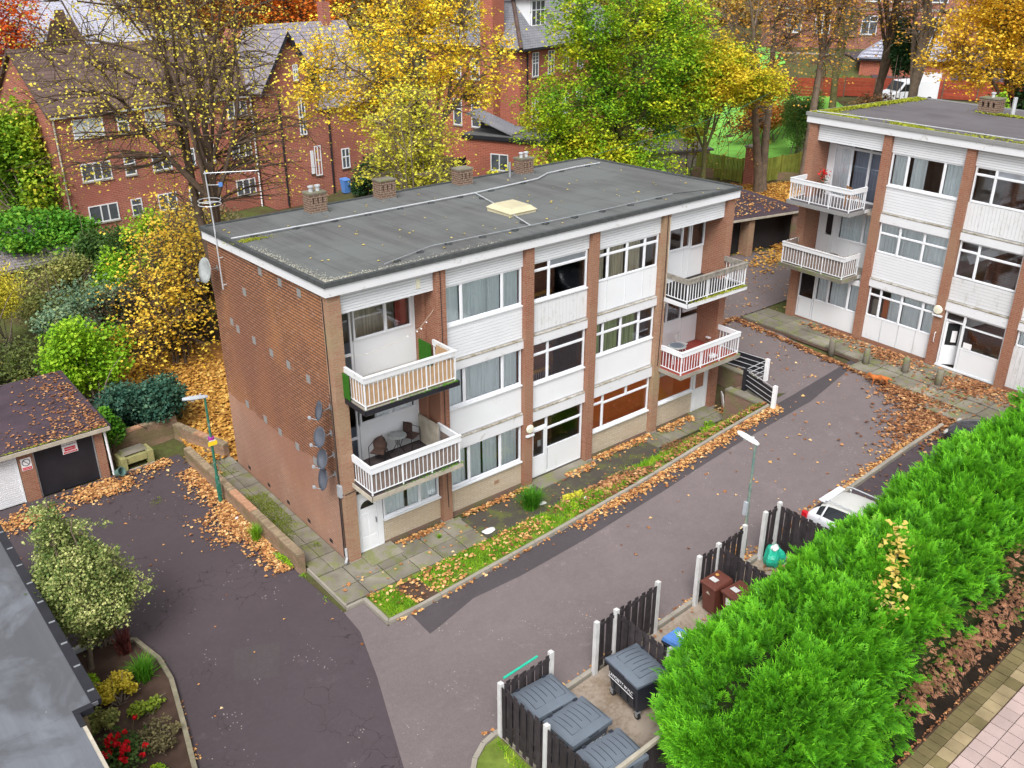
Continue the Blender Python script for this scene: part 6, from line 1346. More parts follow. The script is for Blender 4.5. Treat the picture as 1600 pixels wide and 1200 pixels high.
# --- large four-wheeled bins
def bigbin(label,x,y,rz,txt=None,body='bindark',lidtilt=0,stain=0,group='four wheeled rubbish bins'):
    P=empty('rubbish_bin',(x,y,Tz(x,y)+.01),rz,label,'bin',group)
    w,d=.62,.48
    m=MB(); m.hexa([(-w+.10,-d+.12,.22),(w-.10,-d+.12,.22),(w-.10,d-.12,.22),(-w+.10,d-.12,.22)],[(-w+.01,-d+.02,1.10),(w-.01,-d+.02,1.10),(w-.01,d-.02,1.10),(-w+.01,d-.02,1.10)])
    # vertical ribs and pockets on the sides
    for s in (-1,1):
        for xx in (-.40,-.14,.14,.40): m.hexa([(xx-.025,s*(d-.105),.3),(xx+.025,s*(d-.105),.3),(xx+.025,s*(d-.085),.3),(xx-.025,s*(d-.085),.3)],[(xx-.03,s*(d-.03),.78),(xx+.03,s*(d-.03),.78),(xx+.03,s*(d-.01),.78),(xx-.03,s*(d-.01),.78)])
    m.build('body',body,P,bevel=.012)
    r=MB(); 
    r.box(-w-.035,w+.035,-d-.045,-d+.02,1.08,1.16).box(-w-.035,w+.035,d-.02,d+.045,1.08,1.16).box(-w-.035,-w+.03,-d+.021,d-.021,1.08,1.16).box(w-.03,w+.035,-d+.021,d-.021,1.08,1.16); r.build('rim',body if body=='bindark' else 'bin',P,bevel=.01)
    # lid: shallow dome, hinged at the back
    l=MB(); nx,ny=14,10; V=[];F=[]
    def zt(u,v): e=min(1,(1-abs(u))*5,(1-abs(v))*4.5); return .035+.10*(1-v*v*.9)*(max(0,e)**.5)*(1-.25*abs(u)**3)
    for j in range(ny+1):
        for i in range(nx+1):
            u=-1+2*i/nx; v=-1+2*j/ny; V.append((u*(w+.03),v*(d+.04),zt(u,v)))
    for j in range(ny):
        for i in range(nx): a=j*(nx+1)+i; F.append((a,a+1,a+nx+2,a+nx+1))
    l.add(V,F); n0=len(l.v)
    # skirt
    ed=[j*(nx+1) for j in range(ny+1)][::-1]+list(range(1,nx+1))+[j*(nx+1)+nx for j in range(1,ny+1)]+[ny*(nx+1)+i for i in range(nx-1,0,-1)]
    base=[(V[i][0],V[i][1],-.02) for i in ed]; b0=len(l.v); l.v+=base
    for k in range(len(ed)): k2=(k+1)%len(ed); l.f.append((b0+k,b0+k2,ed[k2],ed[k])); l.mi.append(0)
    lid=l.build('lid','binlid',P,smooth=False,loc=(0,0,1.18),rot=(lidtilt,0,0))
    g=MB()
    for k in range(7):
        u=-.72+k*.24; long_=k in (0,6); v0,v1=(-.62,.80) if k%2==0 else (-.30,.78)
        pts=[(u*w*1.04,vv*d,zt(u,vv)+.004) for vv in np.linspace(v0,v1,7)]; g.tube(pts,.008,4)
    g.tube([(-.72*w*1.04,-.62*d,zt(-.72,-.62)+.004),(.72*w*1.04,-.62*d,zt(.72,-.62)+.004)],.008,4); g.build('lid_ribs','bindark',lid)
    h=MB(); h.box(-.46,-.36,d+.0,d+.07,.0,.07).box(.36,.46,d+.0,d+.07,.0,.07); h.build('hinge','bindark',lid); h=MB(); h.tube([(-.14,-d-.05,.02),(-.14,-d-.08,.03),(.14,-d-.08,.03),(.14,-d-.05,.02)],.012,6).build('lid_handle','bindark',lid)
    for sx in (-1,1):
        for sy in (-1,1):
            c=MB(); cx,cy=sx*(w-.12),sy*(d-.16); c.tube([(cx,cy-.035,.10),(cx,cy+.035,.10)],.095,14); wl=c.build('wheel','rubber',P); MB().tube([(cx,cy-.04,.10),(cx,cy+.04,.10)],.05,10).build('hub','grey',wl)
            f=MB(); f.box(cx-.05,cx+.05,cy-.055,cy-.042,.09,.23).box(cx-.05,cx+.05,cy+.042,cy+.055,.09,.23).box(cx-.06,cx+.06,cy-.06,cy+.06,.215,.235); f.build('caster_fork','grey',P)
    if txt:
        fy=-d+.015-.012; 
        text('lettering',txt,.135,'signwhite',P,(-.02,fy-.012,.84),(rad(90-5),0,0),sx=.86); MB().box(-.50,.50,fy-.030,fy-.022,.745,.762).build('underline','signwhite',P)
    return P
bigbin('dark wheeled bin with white lettering on its side, lid towards the slat fence',2.55,-10.02,rad(-97),'LANGSETT W.M.C','bindark')
bigbin('dark wheeled bin half hidden by the hedge, beside the lettered one',3.05,-11.30,rad(-99),'DEPOT W.M.C','bindark')
bigbin('grey wheeled bin in the fence corner below the green rod',.10,-9.22,rad(-3),None,'bin',0)
bigbin('grey wheeled bin with faint lettering, between the corner bin and the lowest one',.20,-10.34,rad(1),'LANGSETT W.M.C','bin')
bigbin('grey wheeled bin cut by the bottom edge, lowest of the row',.12,-11.58,rad(-4),None,'bin')
# --- two-wheeled bins
def wheelie(label,x,y,rz,body='brownbin',lid='brownbin',logo=True,sticker=False,group=None):
    P=empty('wheelie_bin',(x,y,Tz(x,y)+.01),rz,label,'wheelie bin',group)
    MB().hexa([(-.21,-.24,.04),(.21,-.24,.04),(.21,.22,.04),(-.21,.22,.04)],[(-.27,-.33,.98),(.27,-.33,.98),(.27,.33,.98),(-.27,.33,.98)]).build('body',body,P,bevel=.02)
    MB().box(-.295,.295,-.36,-.32,.94,1.0).box(-.295,.295,.30,.36,.94,1.0).box(-.295,-.26,-.319,.299,.94,1.0).box(.26,.295,-.319,.299,.94,1.0).build('rim',body,P,bevel=.006)
    m=MB(); m.hexa([(-.30,-.38,1.003),(.30,-.38,1.003),(.30,.36,1.003),(-.30,.36,1.003)],[(-.26,-.34,1.055),(.26,-.34,1.055),(.26,.34,1.12),(-.26,.34,1.12)]); m.hexa([(-.20,-.27,1.06),(.20,-.27,1.06),(.20,.24,1.10),(-.20,.24,1.10)],[(-.18,-.25,1.08),(.18,-.25,1.08),(.18,.22,1.125),(-.18,.22,1.125)]); ld=m.build('lid',lid,P,bevel=.01)
    w_=MB(); w_.box(-.14,.10,-.18,.02,1.10,1.104); w_.build('lid_wear','bluepale' if lid!='brownbin' else 'concpost',ld).scale=(.6,.6,1) if False else (1,1,1)
    MB().tube([(-.24,.40,.98),(.24,.40,.98)],.016,6).tube([(-.2,.36,.96),(-.2,.40,.98)],.014,5).tube([(.2,.36,.96),(.2,.40,.98)],.014,5).build('handle',body,P)
    for s in (-1,1): MB().tube([(s*.24,.26,.10),(s*.29,.26,.10)],.10,14).build('wheel','rubber',P)
    if logo:
        m=MB(); t=lambda z: -.24-.09*(z-.04)/.94-.004
        z=.70; m.add([(-.09,t(z),z),(.09,t(z),z),(.02,t(z+.05),z+.05),(-.01,t(z+.10),z+.10)],[(0,1,2,3)]); m.build('emblem','palewood',P)
    if sticker: m=MB(); t=lambda z: -.24-.09*(z-.04)/.94-.004; m.add([(-.12,t(.62),.62),(.06,t(.62),.62),(.06,t(.86),.86),(-.12,t(.86),.86)],[(0,1,2,3)]); m.build('sticker','signwhite',P)
    return P
wheelie('brown wheelie bin against the concrete post, orange thing on its lid',6.72,-9.13,rad(-94)); wheelie('brown wheelie bin with white sticker on its front, next to the hedge',6.80,-9.82,rad(-97),logo=False,sticker=True)
wheelie('blue lidded bin behind the slat fence in the yard',4.20,-9.95,rad(95),'bindark','bluelid',logo=False)
o=MB().lathe([(.001,0),(.05,.01),(.06,.03),(.04,.05),(.001,.055)],n=8).build('orange_scrap','woodyel',loc=(6.83,-9.05,Tz(6.8,-9.1)+1.12)); tagp(o,'small orange scrap lying on the nearer brown bin lid','rubbish')
# --- green sack and litter
def crumple(name,mat,loc,s,seed,label,cat='rubbish',res=3,flat=1):
    bm=bmesh.new(); bmesh.ops.create_icosphere(bm,subdivisions=res,radius=1); rr=np.random.default_rng(seed)
    K=rr.normal(size=(8,3))*2.6; ph=rr.random(8)*6.28
    for v in bm.verts:
        p=np.array(v.co); f=1+.10*sum(math.sin(float(K[i]@p)+ph[i]) for i in range(8))/1.6; q=p*f
        v.co=(q[0]*s[0],q[1]*s[1],max(-s[2]*.55,q[2]*s[2]*flat))
    me=bpy.data.meshes.new(name); bm.to_mesh(me); bm.free(); me.materials.append(M[mat]); o=bpy.data.objects.new(name,me); COL.objects.link(o); o.location=(loc[0],loc[1],Tz(loc[0],loc[1])+loc[2]+s[2]*.5)
    return tagp(o,label,cat)
sack=crumple('rubbish_sack','teal',(9.62,-9.02,.02),(.36,.30,.42),3,'torn green plastic sack of rubbish against the slat fence','rubbish sack'); c2=crumple('white_contents','signwhite',(0,0,0),(.14,.12,.10),9,None); c2.parent=sack; c2.location=(-.03,-.02,.36)
for k in ('label','category'):
    if k in c2: del c2[k]
crumple('plastic_bag','signwhite',(9.85,-9.45,.0),(.17,.13,.08),5,'white carrier bag scrap beside the green sack')
crumple('plastic_bag','signwhite',(4.50,-1.40,.06),(.22,.15,.05),6,'crumpled white bag on the path edge left of the grass clump')
crumple('paper_scrap','signwhite',(7.05,-1.25,.05),(.14,.10,.04),7,'white paper scrap just right of the grass clump'); crumple('paper_scrap','signwhite',(8.0,-2.40,.08),(.09,.07,.07),8,'white scrap among the leaves of the verge'); crumple('paper_scrap','signwhite',(-1.72,4.70,.04),(.07,.05,.05),12,'small white scrap on the leaves under the green lamp post')
crumple('plastic_bag','teal',(18.05,-.75,.25),(.14,.12,.10),13,'green bag dropped at the foot of the end wall'); crumple('plastic_bag','signwhite',(18.22,-1.0,.3),(.13,.10,.09),14,'white bag dropped at the foot of the end wall'); 
q=MB().hexa([(-.22,-.03,0),(.22,-.03,0),(.22,.03,0),(-.22,.03,0)],[(-.20,.1,.75),(.16,.1,.75),(.16,.15,.75),(-.20,.15,.75)]).build('broken_chair_back','signwhite',loc=(18.0,-.35,.0),rot=(0,0,.9),bevel=.05); tagp(q,'white plastic chair back leaning at the foot of the end wall','broken chair')
# --- street lamps
def lamp(label,x,y,h,mat,headmat,dirv,plates=False,rbase=.075):
    P=empty('street_lamp',(x,y,Tz(x,y)),0,label,'street lamp')
    MB().tube([(0,0,-.1),(0,0,1.05),(0,0,1.10),(0,0,h*.6),(0,0,h)],[rbase,rbase,rbase*.66,rbase*.58,rbase*.5],12).build('post',mat,P,smooth=False)
    d=Vector(dirv).normalized(); pr=Vector((-d.y,d.x,0)); m=MB()
    n=10; secs=[(-.10,.05,.05),(.0,.08,.07),(.2,.105,.085),(.45,.11,.085),(.62,.09,.07),(.72,.05,.045)]
    b=[]
    for (t,wd,hh) in secs:
        for k in range(n):
            a=2*math.pi*k/n; c=d*t+pr*wd*math.cos(a); b.append((c.x,c.y,h+.03+max(-.03,hh*math.sin(a))+t*.06))
    F=[(i*n+k,i*n+(k+1)%n,(i+1)*n+(k+1)%n,(i+1)*n+k) for i in range(len(secs)-1) for k in range(n)]+[tuple(range(n))[::-1],tuple((len(secs)-1)*n+k for k in range(n))]
    m.add(b,F); hd=m.build('lamp_head',headmat,P,smooth=False); MB().tube([(d.x*.12,d.y*.12,h+.10),(d.x*.12,d.y*.12,h+.17)],.035,8).build('photocell',headmat,hd)
    bx('bowl','clearlamp',P,d.x*.4-.05,d.x*.4+.05,d.y*.4-.05,d.y*.4+.05,h-.045,h-.005)
    MB().box(-.06,.06,-rbase-.012,-rbase+.0,.35,.85).build('access_door',mat,P)
    if plates:
        m=MB(); m.tube([(0,0,2.55),(0,0,2.63)],.105,14); m.build('purple_band','purple',P); m=MB(); m.box(-.16,.16,-.10,-.085,2.34,2.50); m.build('yellow_plate','yellow',P); m=MB(); m.box(-.12,.12,-.095,-.083,2.51,2.54).build('white_strip','signwhite',P)
    else: MB().box(-.14,-.05,-.05,.07,1.75,2.20).build('grey_box','lamphead',P)
    return P
lamp('green lamp post with purple and yellow plates beside the low brick wall',-1.68,6.12,4.13,'lampgreen','lamphead',(-1,.25,0),True); lamp('pale headed lamp post by the bin fences, leaning over the road',8.99,-8.31,4.15,'lampgrey','lampwhite',(.12,1,0))
# --- concrete bollards
for i,(x,y,lab) in enumerate(((22.72,-2.18,'leftmost'),(22.93,-3.72,'second from the left'),(23.35,-5.26,'third from the left'),(23.23,-6.77,'rightmost'))):
    if i==0:
        m=MB(); m.lathe([(.14,-.1),(.14,.5),(.135,.66),(.11,.72),(.05,.75),(.01,.755)],n=14); bo=m.build('bollard','mossconc',smooth=True); b0=bo
    else: bo=b0.copy(); COL.objects.link(bo)
    bo.location=(x,y,Tz(x,y)); tagp(bo,'short weathered concrete bollard on the paving, %s of four'%lab,'bollard','concrete bollards on the paving')
# --- dog
def dog():
    me=bpy.data.meshes.new('dog'); vs=[(.26,0,.36),(.06,0,.36),(-.12,0,.37),(-.26,0,.36),(.34,0,.42),(.42,0,.47),(.52,0,.44),(-.36,0,.36),(-.48,0,.26),
      (.24,.07,.30),(.25,.075,.15),(.27,.075,.02),(.24,-.07,.30),(.20,-.075,.15),(.22,-.075,.02),(-.24,.07,.30),(-.30,.08,.17),(-.26,.08,.02),(-.24,-.07,.30),(-.20,-.08,.17),(-.16,-.08,.02),(.41,.035,.55),(.41,-.035,.55)]
    es=[(0,1),(1,2),(2,3),(0,4),(4,5),(5,6),(3,7),(7,8),(0,9),(9,10),(10,11),(0,12),(12,13),(13,14),(3,15),(15,16),(16,17),(3,18),(18,19),(19,20),(5,21),(5,22)]
    me.from_pydata(vs,es,[]); o=bpy.data.objects.new('dog',me); COL.objects.link(o); o.modifiers.new('s','SKIN'); me.skin_vertices[0].data[1].use_root=True
    rs=[.10,.105,.085,.085,.065,.06,.028,.03,.04,.045,.022,.022,.045,.022,.022,.055,.022,.022,.055,.022,.022,.015,.015]
    for d,r in zip(me.skin_vertices[0].data,rs): d.radius=(r*.85,r)
    sb=o.modifiers.new('u','SUBSURF'); sb.levels=2; sb.render_levels=2; me.materials.append(M['fox'])
    o.location=(21.6,-5.15,Tz(21.6,-5.15)+.01); o.rotation_euler=(0,0,rad(128)); tagp(o,'ginger dog standing on the tarmac beside the paving slabs','dog')
dog()
# --- cars
def car(name,label,loc,rz,paint,roofm,L=4.3,W_=1.78,H=1.5,hatch=True,rails=False,rear=True,group=None,grp=None):
    """rear at local x=0, nose at x=L"""
    P=empty(name,(loc[0],loc[1],loc[2]),rz,label,'car',group)
    st=[ # x, zlow, zbelt, halfwidth belt, zroof, halfwidth roof
     (0.00,.45,.62,.62,.64,.45),(.04,.35,.80,.76,.82,.60),(.14,.30,.96,.83,1.02,.66),(.42,.27,1.00,.87,1.30,.60),(.72,.26,.99,.885,H-.05,.61),(1.3,.25,.97,.89,H,.62),(2.1,.25,.94,.89,H-.02,.62),(2.55,.25,.92,.89,H-.12,.60),(2.95,.25,.90,.885,1.18,.62),(3.25,.25,.885,.875,.98,.66),(3.6,.26,.83,.86,.90,.60),(4.0,.28,.74,.80,.80,.52),(4.22,.32,.62,.66,.66,.40),(4.3,.40,.52,.45,.54,.28)]
    k=L/4.3; ws=W_/1.78; V=[];F=[];mi=[]; n=11
    for (x,zl,zb,wb,zr,wr) in st:
        wl=wb*.93; pts=[(-wl,zl),(-wb*1.0,(zl+zb)*.5),(-wb,zb-.06),(-wb*.965,zb),(-wr,zr-.02),(-wr*.55,zr+.025),(0,zr+.035),(wr*.55,zr+.025),(wr,zr-.02),(wb*.965,zb),(wb,zb-.06),(wb*1.0,(zl+zb)*.5),(wl,zl)]
        n=len(pts); V+=[(x*k,y*ws,z) for y,z in pts]
    for i in range(len(st)-1):
        for j in range(n-1):
            F.append((i*n+j,(i+1)*n+j,(i+1)*n+j+1,i*n+j+1)); s=0
            if 3<=i<=7 and j in (3,8): s=1
            if i in (7,8) and 4<=j<=7: s=1
            if i in (2,) and 4<=j<=7: s=1
            if 3<=i<=6 and 4<=j<=7: s=2
            mi.append(s)
        F.append((i*n,i*n+n-1,(i+1)*n+n-1,(i+1)*n)); mi.append(0)
    F.append(tuple(range(n))); mi.append(0); F.append(tuple((len(st)-1)*n+j for j in range(n))[::-1]); mi.append(0)
    m=MB(); m.v=V; m.f=F; m.mi=mi; b=m.build('body',[paint,'carglass',roofm],P,smooth=True)
    sb=b.modifiers.new('s','SUBSURF'); sb.levels=1; sb.render_levels=2
    # pillars over the glass
    for s in (-1,1):
        q=MB()
        for xx in (.62,1.75,): q.tube([(xx*k,s*.905*ws*.97,.98),((xx+.08)*k,s*.635*ws,H-.06)],.03,5)
        q.build('pillar',paint,P)
        MB().box(-.02*k,.16*k,s*.80*ws-.10,s*.80*ws+.04,.74,.98).build('tail_lamp','redlamp',P,bevel=.03)
        MB().box(4.05*k,4.20*k,s*.58*ws-.13,s*.58*ws+.13,.58,.70).build('headlight','clearlamp',P,bevel=.03)
        for wx in (.82,3.45): 
            w=MB().tube([(wx*k,s*(.80*ws),.31),(wx*k,s*(.91*ws),.31)],.31,20).build('wheel','rubber',P); MB().tube([(wx*k,s*.88*ws,.31),(wx*k,s*.918*ws,.31)],.19,14).build('rim','grey',w)
        if rails: MB().tube([(.55*k,s*.60*ws,H-.02),(.75*k,s*.60*ws,H+.05),(2.3*k,s*.60*ws,H+.05),(2.5*k,s*.59*ws,H-.04)],.02,6).build('roof_rail','alu',P)
        MB().box(2.95*k,3.1*k,s*.90*ws,s*1.04*ws,.92,1.04).build('wing_mirror',paint,P,bevel=.03)
    if hatch: MB().box(.32*k,.55*k,-.58*ws,.58*ws,H-.12,H-.06).build('spoiler',paint,P,bevel=.02)
    MB().box(-.012,.0,-.26,.26,.50,.61).build('number_plate','yellow',P)
    return P
car('parked_car','white estate car with roof rails parked nose-in beyond the slat fence',(11.95,-8.85,Tz(12,-9)),rad(-88),'carwhite','carroof',rails=True)
car('parked_car','black car with pale headlamp half hidden behind the conifer hedge',(19.9,-13.4,Tz(19.9,-11)),rad(96),'carblack','carblack')
car('parked_car','silver car beside the white van beyond the far red fence',(69.5,17.5,Tz(69.5,17.5)),rad(150),'alu','alu',hatch=False)
def van():
    P=empty('parked_van',(73.0,21.5,Tz(73.0,21.5)),rad(155),'white van parked in the far car park behind the red fence','van')
    m=MB(); pr=[(0,.3),(5.0,.3),(5.0,.95),(4.1,1.15),(3.5,1.95),(0.1,2.05),(0,1.9)]; n=len(pr); m.add([(x,-.95,z) for x,z in pr]+[(x,.95,z) for x,z in pr],[tuple(range(n)),tuple(range(2*n-1,n-1,-1))]+[(i,i+n,(i+1)%n+n,(i+1)%n) for i in range(n)]); m.build('body','white2',P,bevel=.08)
    for s in (-1,1):
        MB().hexa([(3.0,s*.955,1.15),(3.95,s*.955,1.15),(3.95,s*.965,1.15),(3.0,s*.965,1.15)],[(3.0,s*.955,1.75),(3.5,s*.955,1.75),(3.5,s*.965,1.75),(3.0,s*.965,1.75)]).build('side_window','carglass',P)
        for wx in (.9,4.1): MB().tube([(wx,s*.8,.32),(wx,s*.97,.32)],.32,14).build('wheel','rubber',P)
    MB().hexa([(3.58,-.8,1.90),(4.1,-.8,1.2),(4.1,.8,1.2),(3.58,.8,1.90)],[(3.62,-.8,1.93),(4.14,-.8,1.23),(4.14,.8,1.23),(3.62,.8,1.93)]).build('windscreen','carglass',P)
van()
# --- balcony furniture on the long block
def bistro(label,x,y,z,rz):
    P=empty('patio_chair',(x,y,z),rz,label,'chair','wicker chairs on the middle balcony')
    MB().hexa([(-.21,-.2,.40),(.21,-.2,.40),(.21,.2,.41),(-.21,.2,.41)],[(-.23,-.22,.43),(.23,-.22,.43),(.21,.2,.44),(-.21,.2,.44)]).build('seat','wicker',P)
    V=[];F=[]
    for i in range(9):
        a=rad(20+140*i/8); 
        for hz,rr in ((.42,.22),(.62,.26),(.85,.27-.05*abs(i-4)/4)): V.append((rr*math.cos(a),rr*math.sin(a)*.95,hz if hz<.8 else .85-.10*abs(i-4)/4))
    for i in range(8):
        for j in range(2): F.append((i*3+j,(i+1)*3+j,(i+1)*3+j+1,i*3+j+1))
    MB().add(V,F).build('backrest','wicker',P)
    m=MB(); m.tube([(.27,-.2,.0),(.27,-.18,.62),(.25,.1,.66),(.0,.27,.86),(-.25,.1,.66),(-.27,-.18,.62),(-.27,-.2,0)],.012,6); m.build('arm_frame','black',P)
    for s in (-1,1): MB().tube([(s*.22,.15,.42),(s*.26,.30,.0)],.012,6).build('leg','black',P)
    return P
bistro('brown wicker chair on the left of the small glass table',1.62,.52,2.915,rad(-55)); bistro('brown wicker chair on the right of the small glass table',3.0,.78,2.915,rad(25))
P=empty('patio_table',(2.38,.62,2.915),0,'small round glass table between two wicker chairs on the balcony','table'); MB().lathe([(.30,.68),(.31,.69),(.30,.70)],n=24).build('table_top','dishpale',P)
for a in range(3): an=a*2.09; MB().tube([(.08*math.cos(an),.08*math.sin(an),.67),(.05*math.cos(an),.05*math.sin(an),.35),(.24*math.cos(an),.24*math.sin(an),0)],.012,6).build('leg','black',P)
P=empty('patio_table',(15.0,-.05,2.885),0,'round pale topped table on the red floored balcony','table'); MB().lathe([(.36,.68),(.38,.70),(.36,.72)],n=24).build('table_top','dishpale',P); MB().lathe([(.27,.721),(.27,.724)],n=20).build('inlay','binlid',P)
for a in range(4): an=a*1.57+.4; MB().tube([(.25*math.cos(an),.25*math.sin(an),.68),(.28*math.cos(an),.28*math.sin(an),0)],.014,6).build('leg','upvc',P)
P=empty('folding_chair',(15.75,.35,2.885),rad(20),'pale metal folding chair behind the round table on the red balcony','chair'); MB().box(-.2,.2,-.2,.2,.43,.46).build('seat','concpost',P); MB().box(-.2,.2,.2,.22,.62,.86).build('backrest','concpost',P); MB().tube([(-.22,.3,0),(-.22,.2,.45),(-.21,.21,.9),(.21,.21,.9),(.22,.2,.45),(.22,.3,0)],.011,6).build('back_frame','alu',P)
for s in (-1,1): MB().tube([(s*.2,-.28,0),(s*.2,.15,.44)],.011,6).build('leg','alu',P)
crumple('plastic_bag','signwhite',(0,0,0),(.2,.14,.12),17,'white and blue bag on the red balcony floor against the railing').location=(16.4,-.75,3.0)
# string of lights across the top balcony
l=MB().tube([(.42,.12,7.05),(1.2,.0,6.98),(2.2,.05,7.08),(3.1,.1,7.3),(3.66,.15,7.75)],.006,4); o=l.build('string_lights','palewood'); tagp(o,'string of small white lights hung across the top left balcony','lights')
for x,z in ((1.15,6.97),(2.6,7.16),(2.95,7.24),(3.1,7.29),(3.3,7.45)): MB().lathe([(.005,-.03),(.025,-.02),(.025,.01),(.005,.02)],(x,.04,z),8).build('bulb','signwhite',o)
# things on the second block's balconies (placed in world)
def onB(t,d,z): c=B2(t,d); return (c[0],c[1],1.825+z)
P=empty('garden_chair',onB(2.75,-.15,5.81),rad(-92+150),'brown wooden chair on the top balcony of the right hand flats','chair'); 
for k in range(5): bx('seat_slat','woodbrown',P,-.22,.22,-.22+k*.09,-.15+k*.09,.42,.44)
for k in range(4): bx('back_slat','woodbrown',P,-.22,.22,.22,.24,.5+k*.11,.58+k*.11)
for sx in (-.2,.2):
    bx('leg','woodbrown',P,sx-.02,sx+.02,-.22,-.18,0,.42); bx('leg','woodbrown',P,sx-.02,sx+.02,.2,.24,0,.92)
c=onB(.85,.3,5.81); P=empty('flower_pot',c,0,'pot of red flowers in the corner of the top balcony','flower pot'); MB().lathe([(.10,0),(.14,.28),(.15,.3)],n=12).build('pot','tiles',P); rng=np.random.default_rng(4); leafmesh('flowers',rng.normal(size=(90,3))*[.10,.10,.10]+[0,0,1.05],.09,'f_rose',P,rng); leafmesh('foliage',rng.normal(size=(140,3))*[.10,.10,.25]+[0,0,.62],.09,'f_darkg',P,rng)
# --- stone trough, bucket
P=empty('stone_trough',(-3.05,10.75,0),rad(3),'mossy concrete trough like an old bench between garage and lamp post','trough'); MB().box(-.62,-.40,-.30,.35,0,.52).build('end_block','stonetrough',P); MB().box(.40,.62,-.30,.35,0,.52).build('end_block','stonetrough',P); MB().box(-.39,.39,-.22,.33,.20,.45).build('trough_body','stonetrough',P); MB().hexa([(-.5,-.1,.521),(.5,-.1,.521),(.5,.36,.521),(-.5,.36,.521)],[(-.42,0,.62),(.42,0,.62),(.42,.32,.62),(-.42,.32,.62)]).build('top_stone','mossconc',P); MB().box(-.4,.6,-.42,-.36,0,.06).build('front_board','palewood',P)
o=MB(); o.lathe([(.12,0),(.16,.26),(.18,.27),(.18,.30),(.155,.30),(.115,.03),(.01,.02)],n=16); b=o.build('bucket','bucketgreen',loc=(-3.92,10.2,.17),rot=(rad(62),0,.5)); tagp(b,'dull green bucket tipped on its side at the trough','bucket')
# timber edging of the planting bed
bed=[(-9.0,1.15),(-7.2,1.0),(-6.62,.62),(-6.38,-.6),(-6.42,-1.6),(-6.75,-3.2),(-7.15,-5.0),(-7.6,-7.5),(-9.0,-7.5)]
sheet('planting_bed',bed,.06,'soil')
E_=empty('bed_edging',(-6.6,0,0),0,'low pale timber sleeper edging round the planting bed','edging')
for a,b in zip(bed[1:-2],bed[2:-1]):
    L=math.hypot(b[0]-a[0],b[1]-a[1]); o=bx('sleeper','sleeperwood',E_,-L/2,L/2,-.06,.06,-.05,.16); o.location=((a[0]+b[0])/2+6.6,(a[1]+b[1])/2,.055); o.rotation_euler=(0,0,math.atan2(b[1]-a[1],b[0]-a[0]))
kb=MB().box(-8.6,-7.55,1.2,1.34,-.05,.16).build('white_kerb_stone','white_dirty'); tagp(kb,'short white painted kerb stone under the holly tree','kerb stone')
# overhead wire to the right
w_=MB(); pts=[(25.5,2.4,9.5),(27,8,8.9),(25,12,9.0)]
wp=[(12.0,20.0,8.6),(20,22,8.3),(30,21.4,8.2),(40,15.5,8.6),(52,8,10)]
o=MB().tube([(17.3,7.9,9.5),(24,7.4,9.1),(31,5.2,8.95),(25.3,2.3,9.4)] if False else [(18.2,8.4,9.3),(26,10.9,9.0),(34,12.6,9.3),(46,15.5,10.5)],.012,5).build('overhead_cable','lampgreen'); tagp(o,'thin green overhead cable crossing above the leaf covered bank','cable')
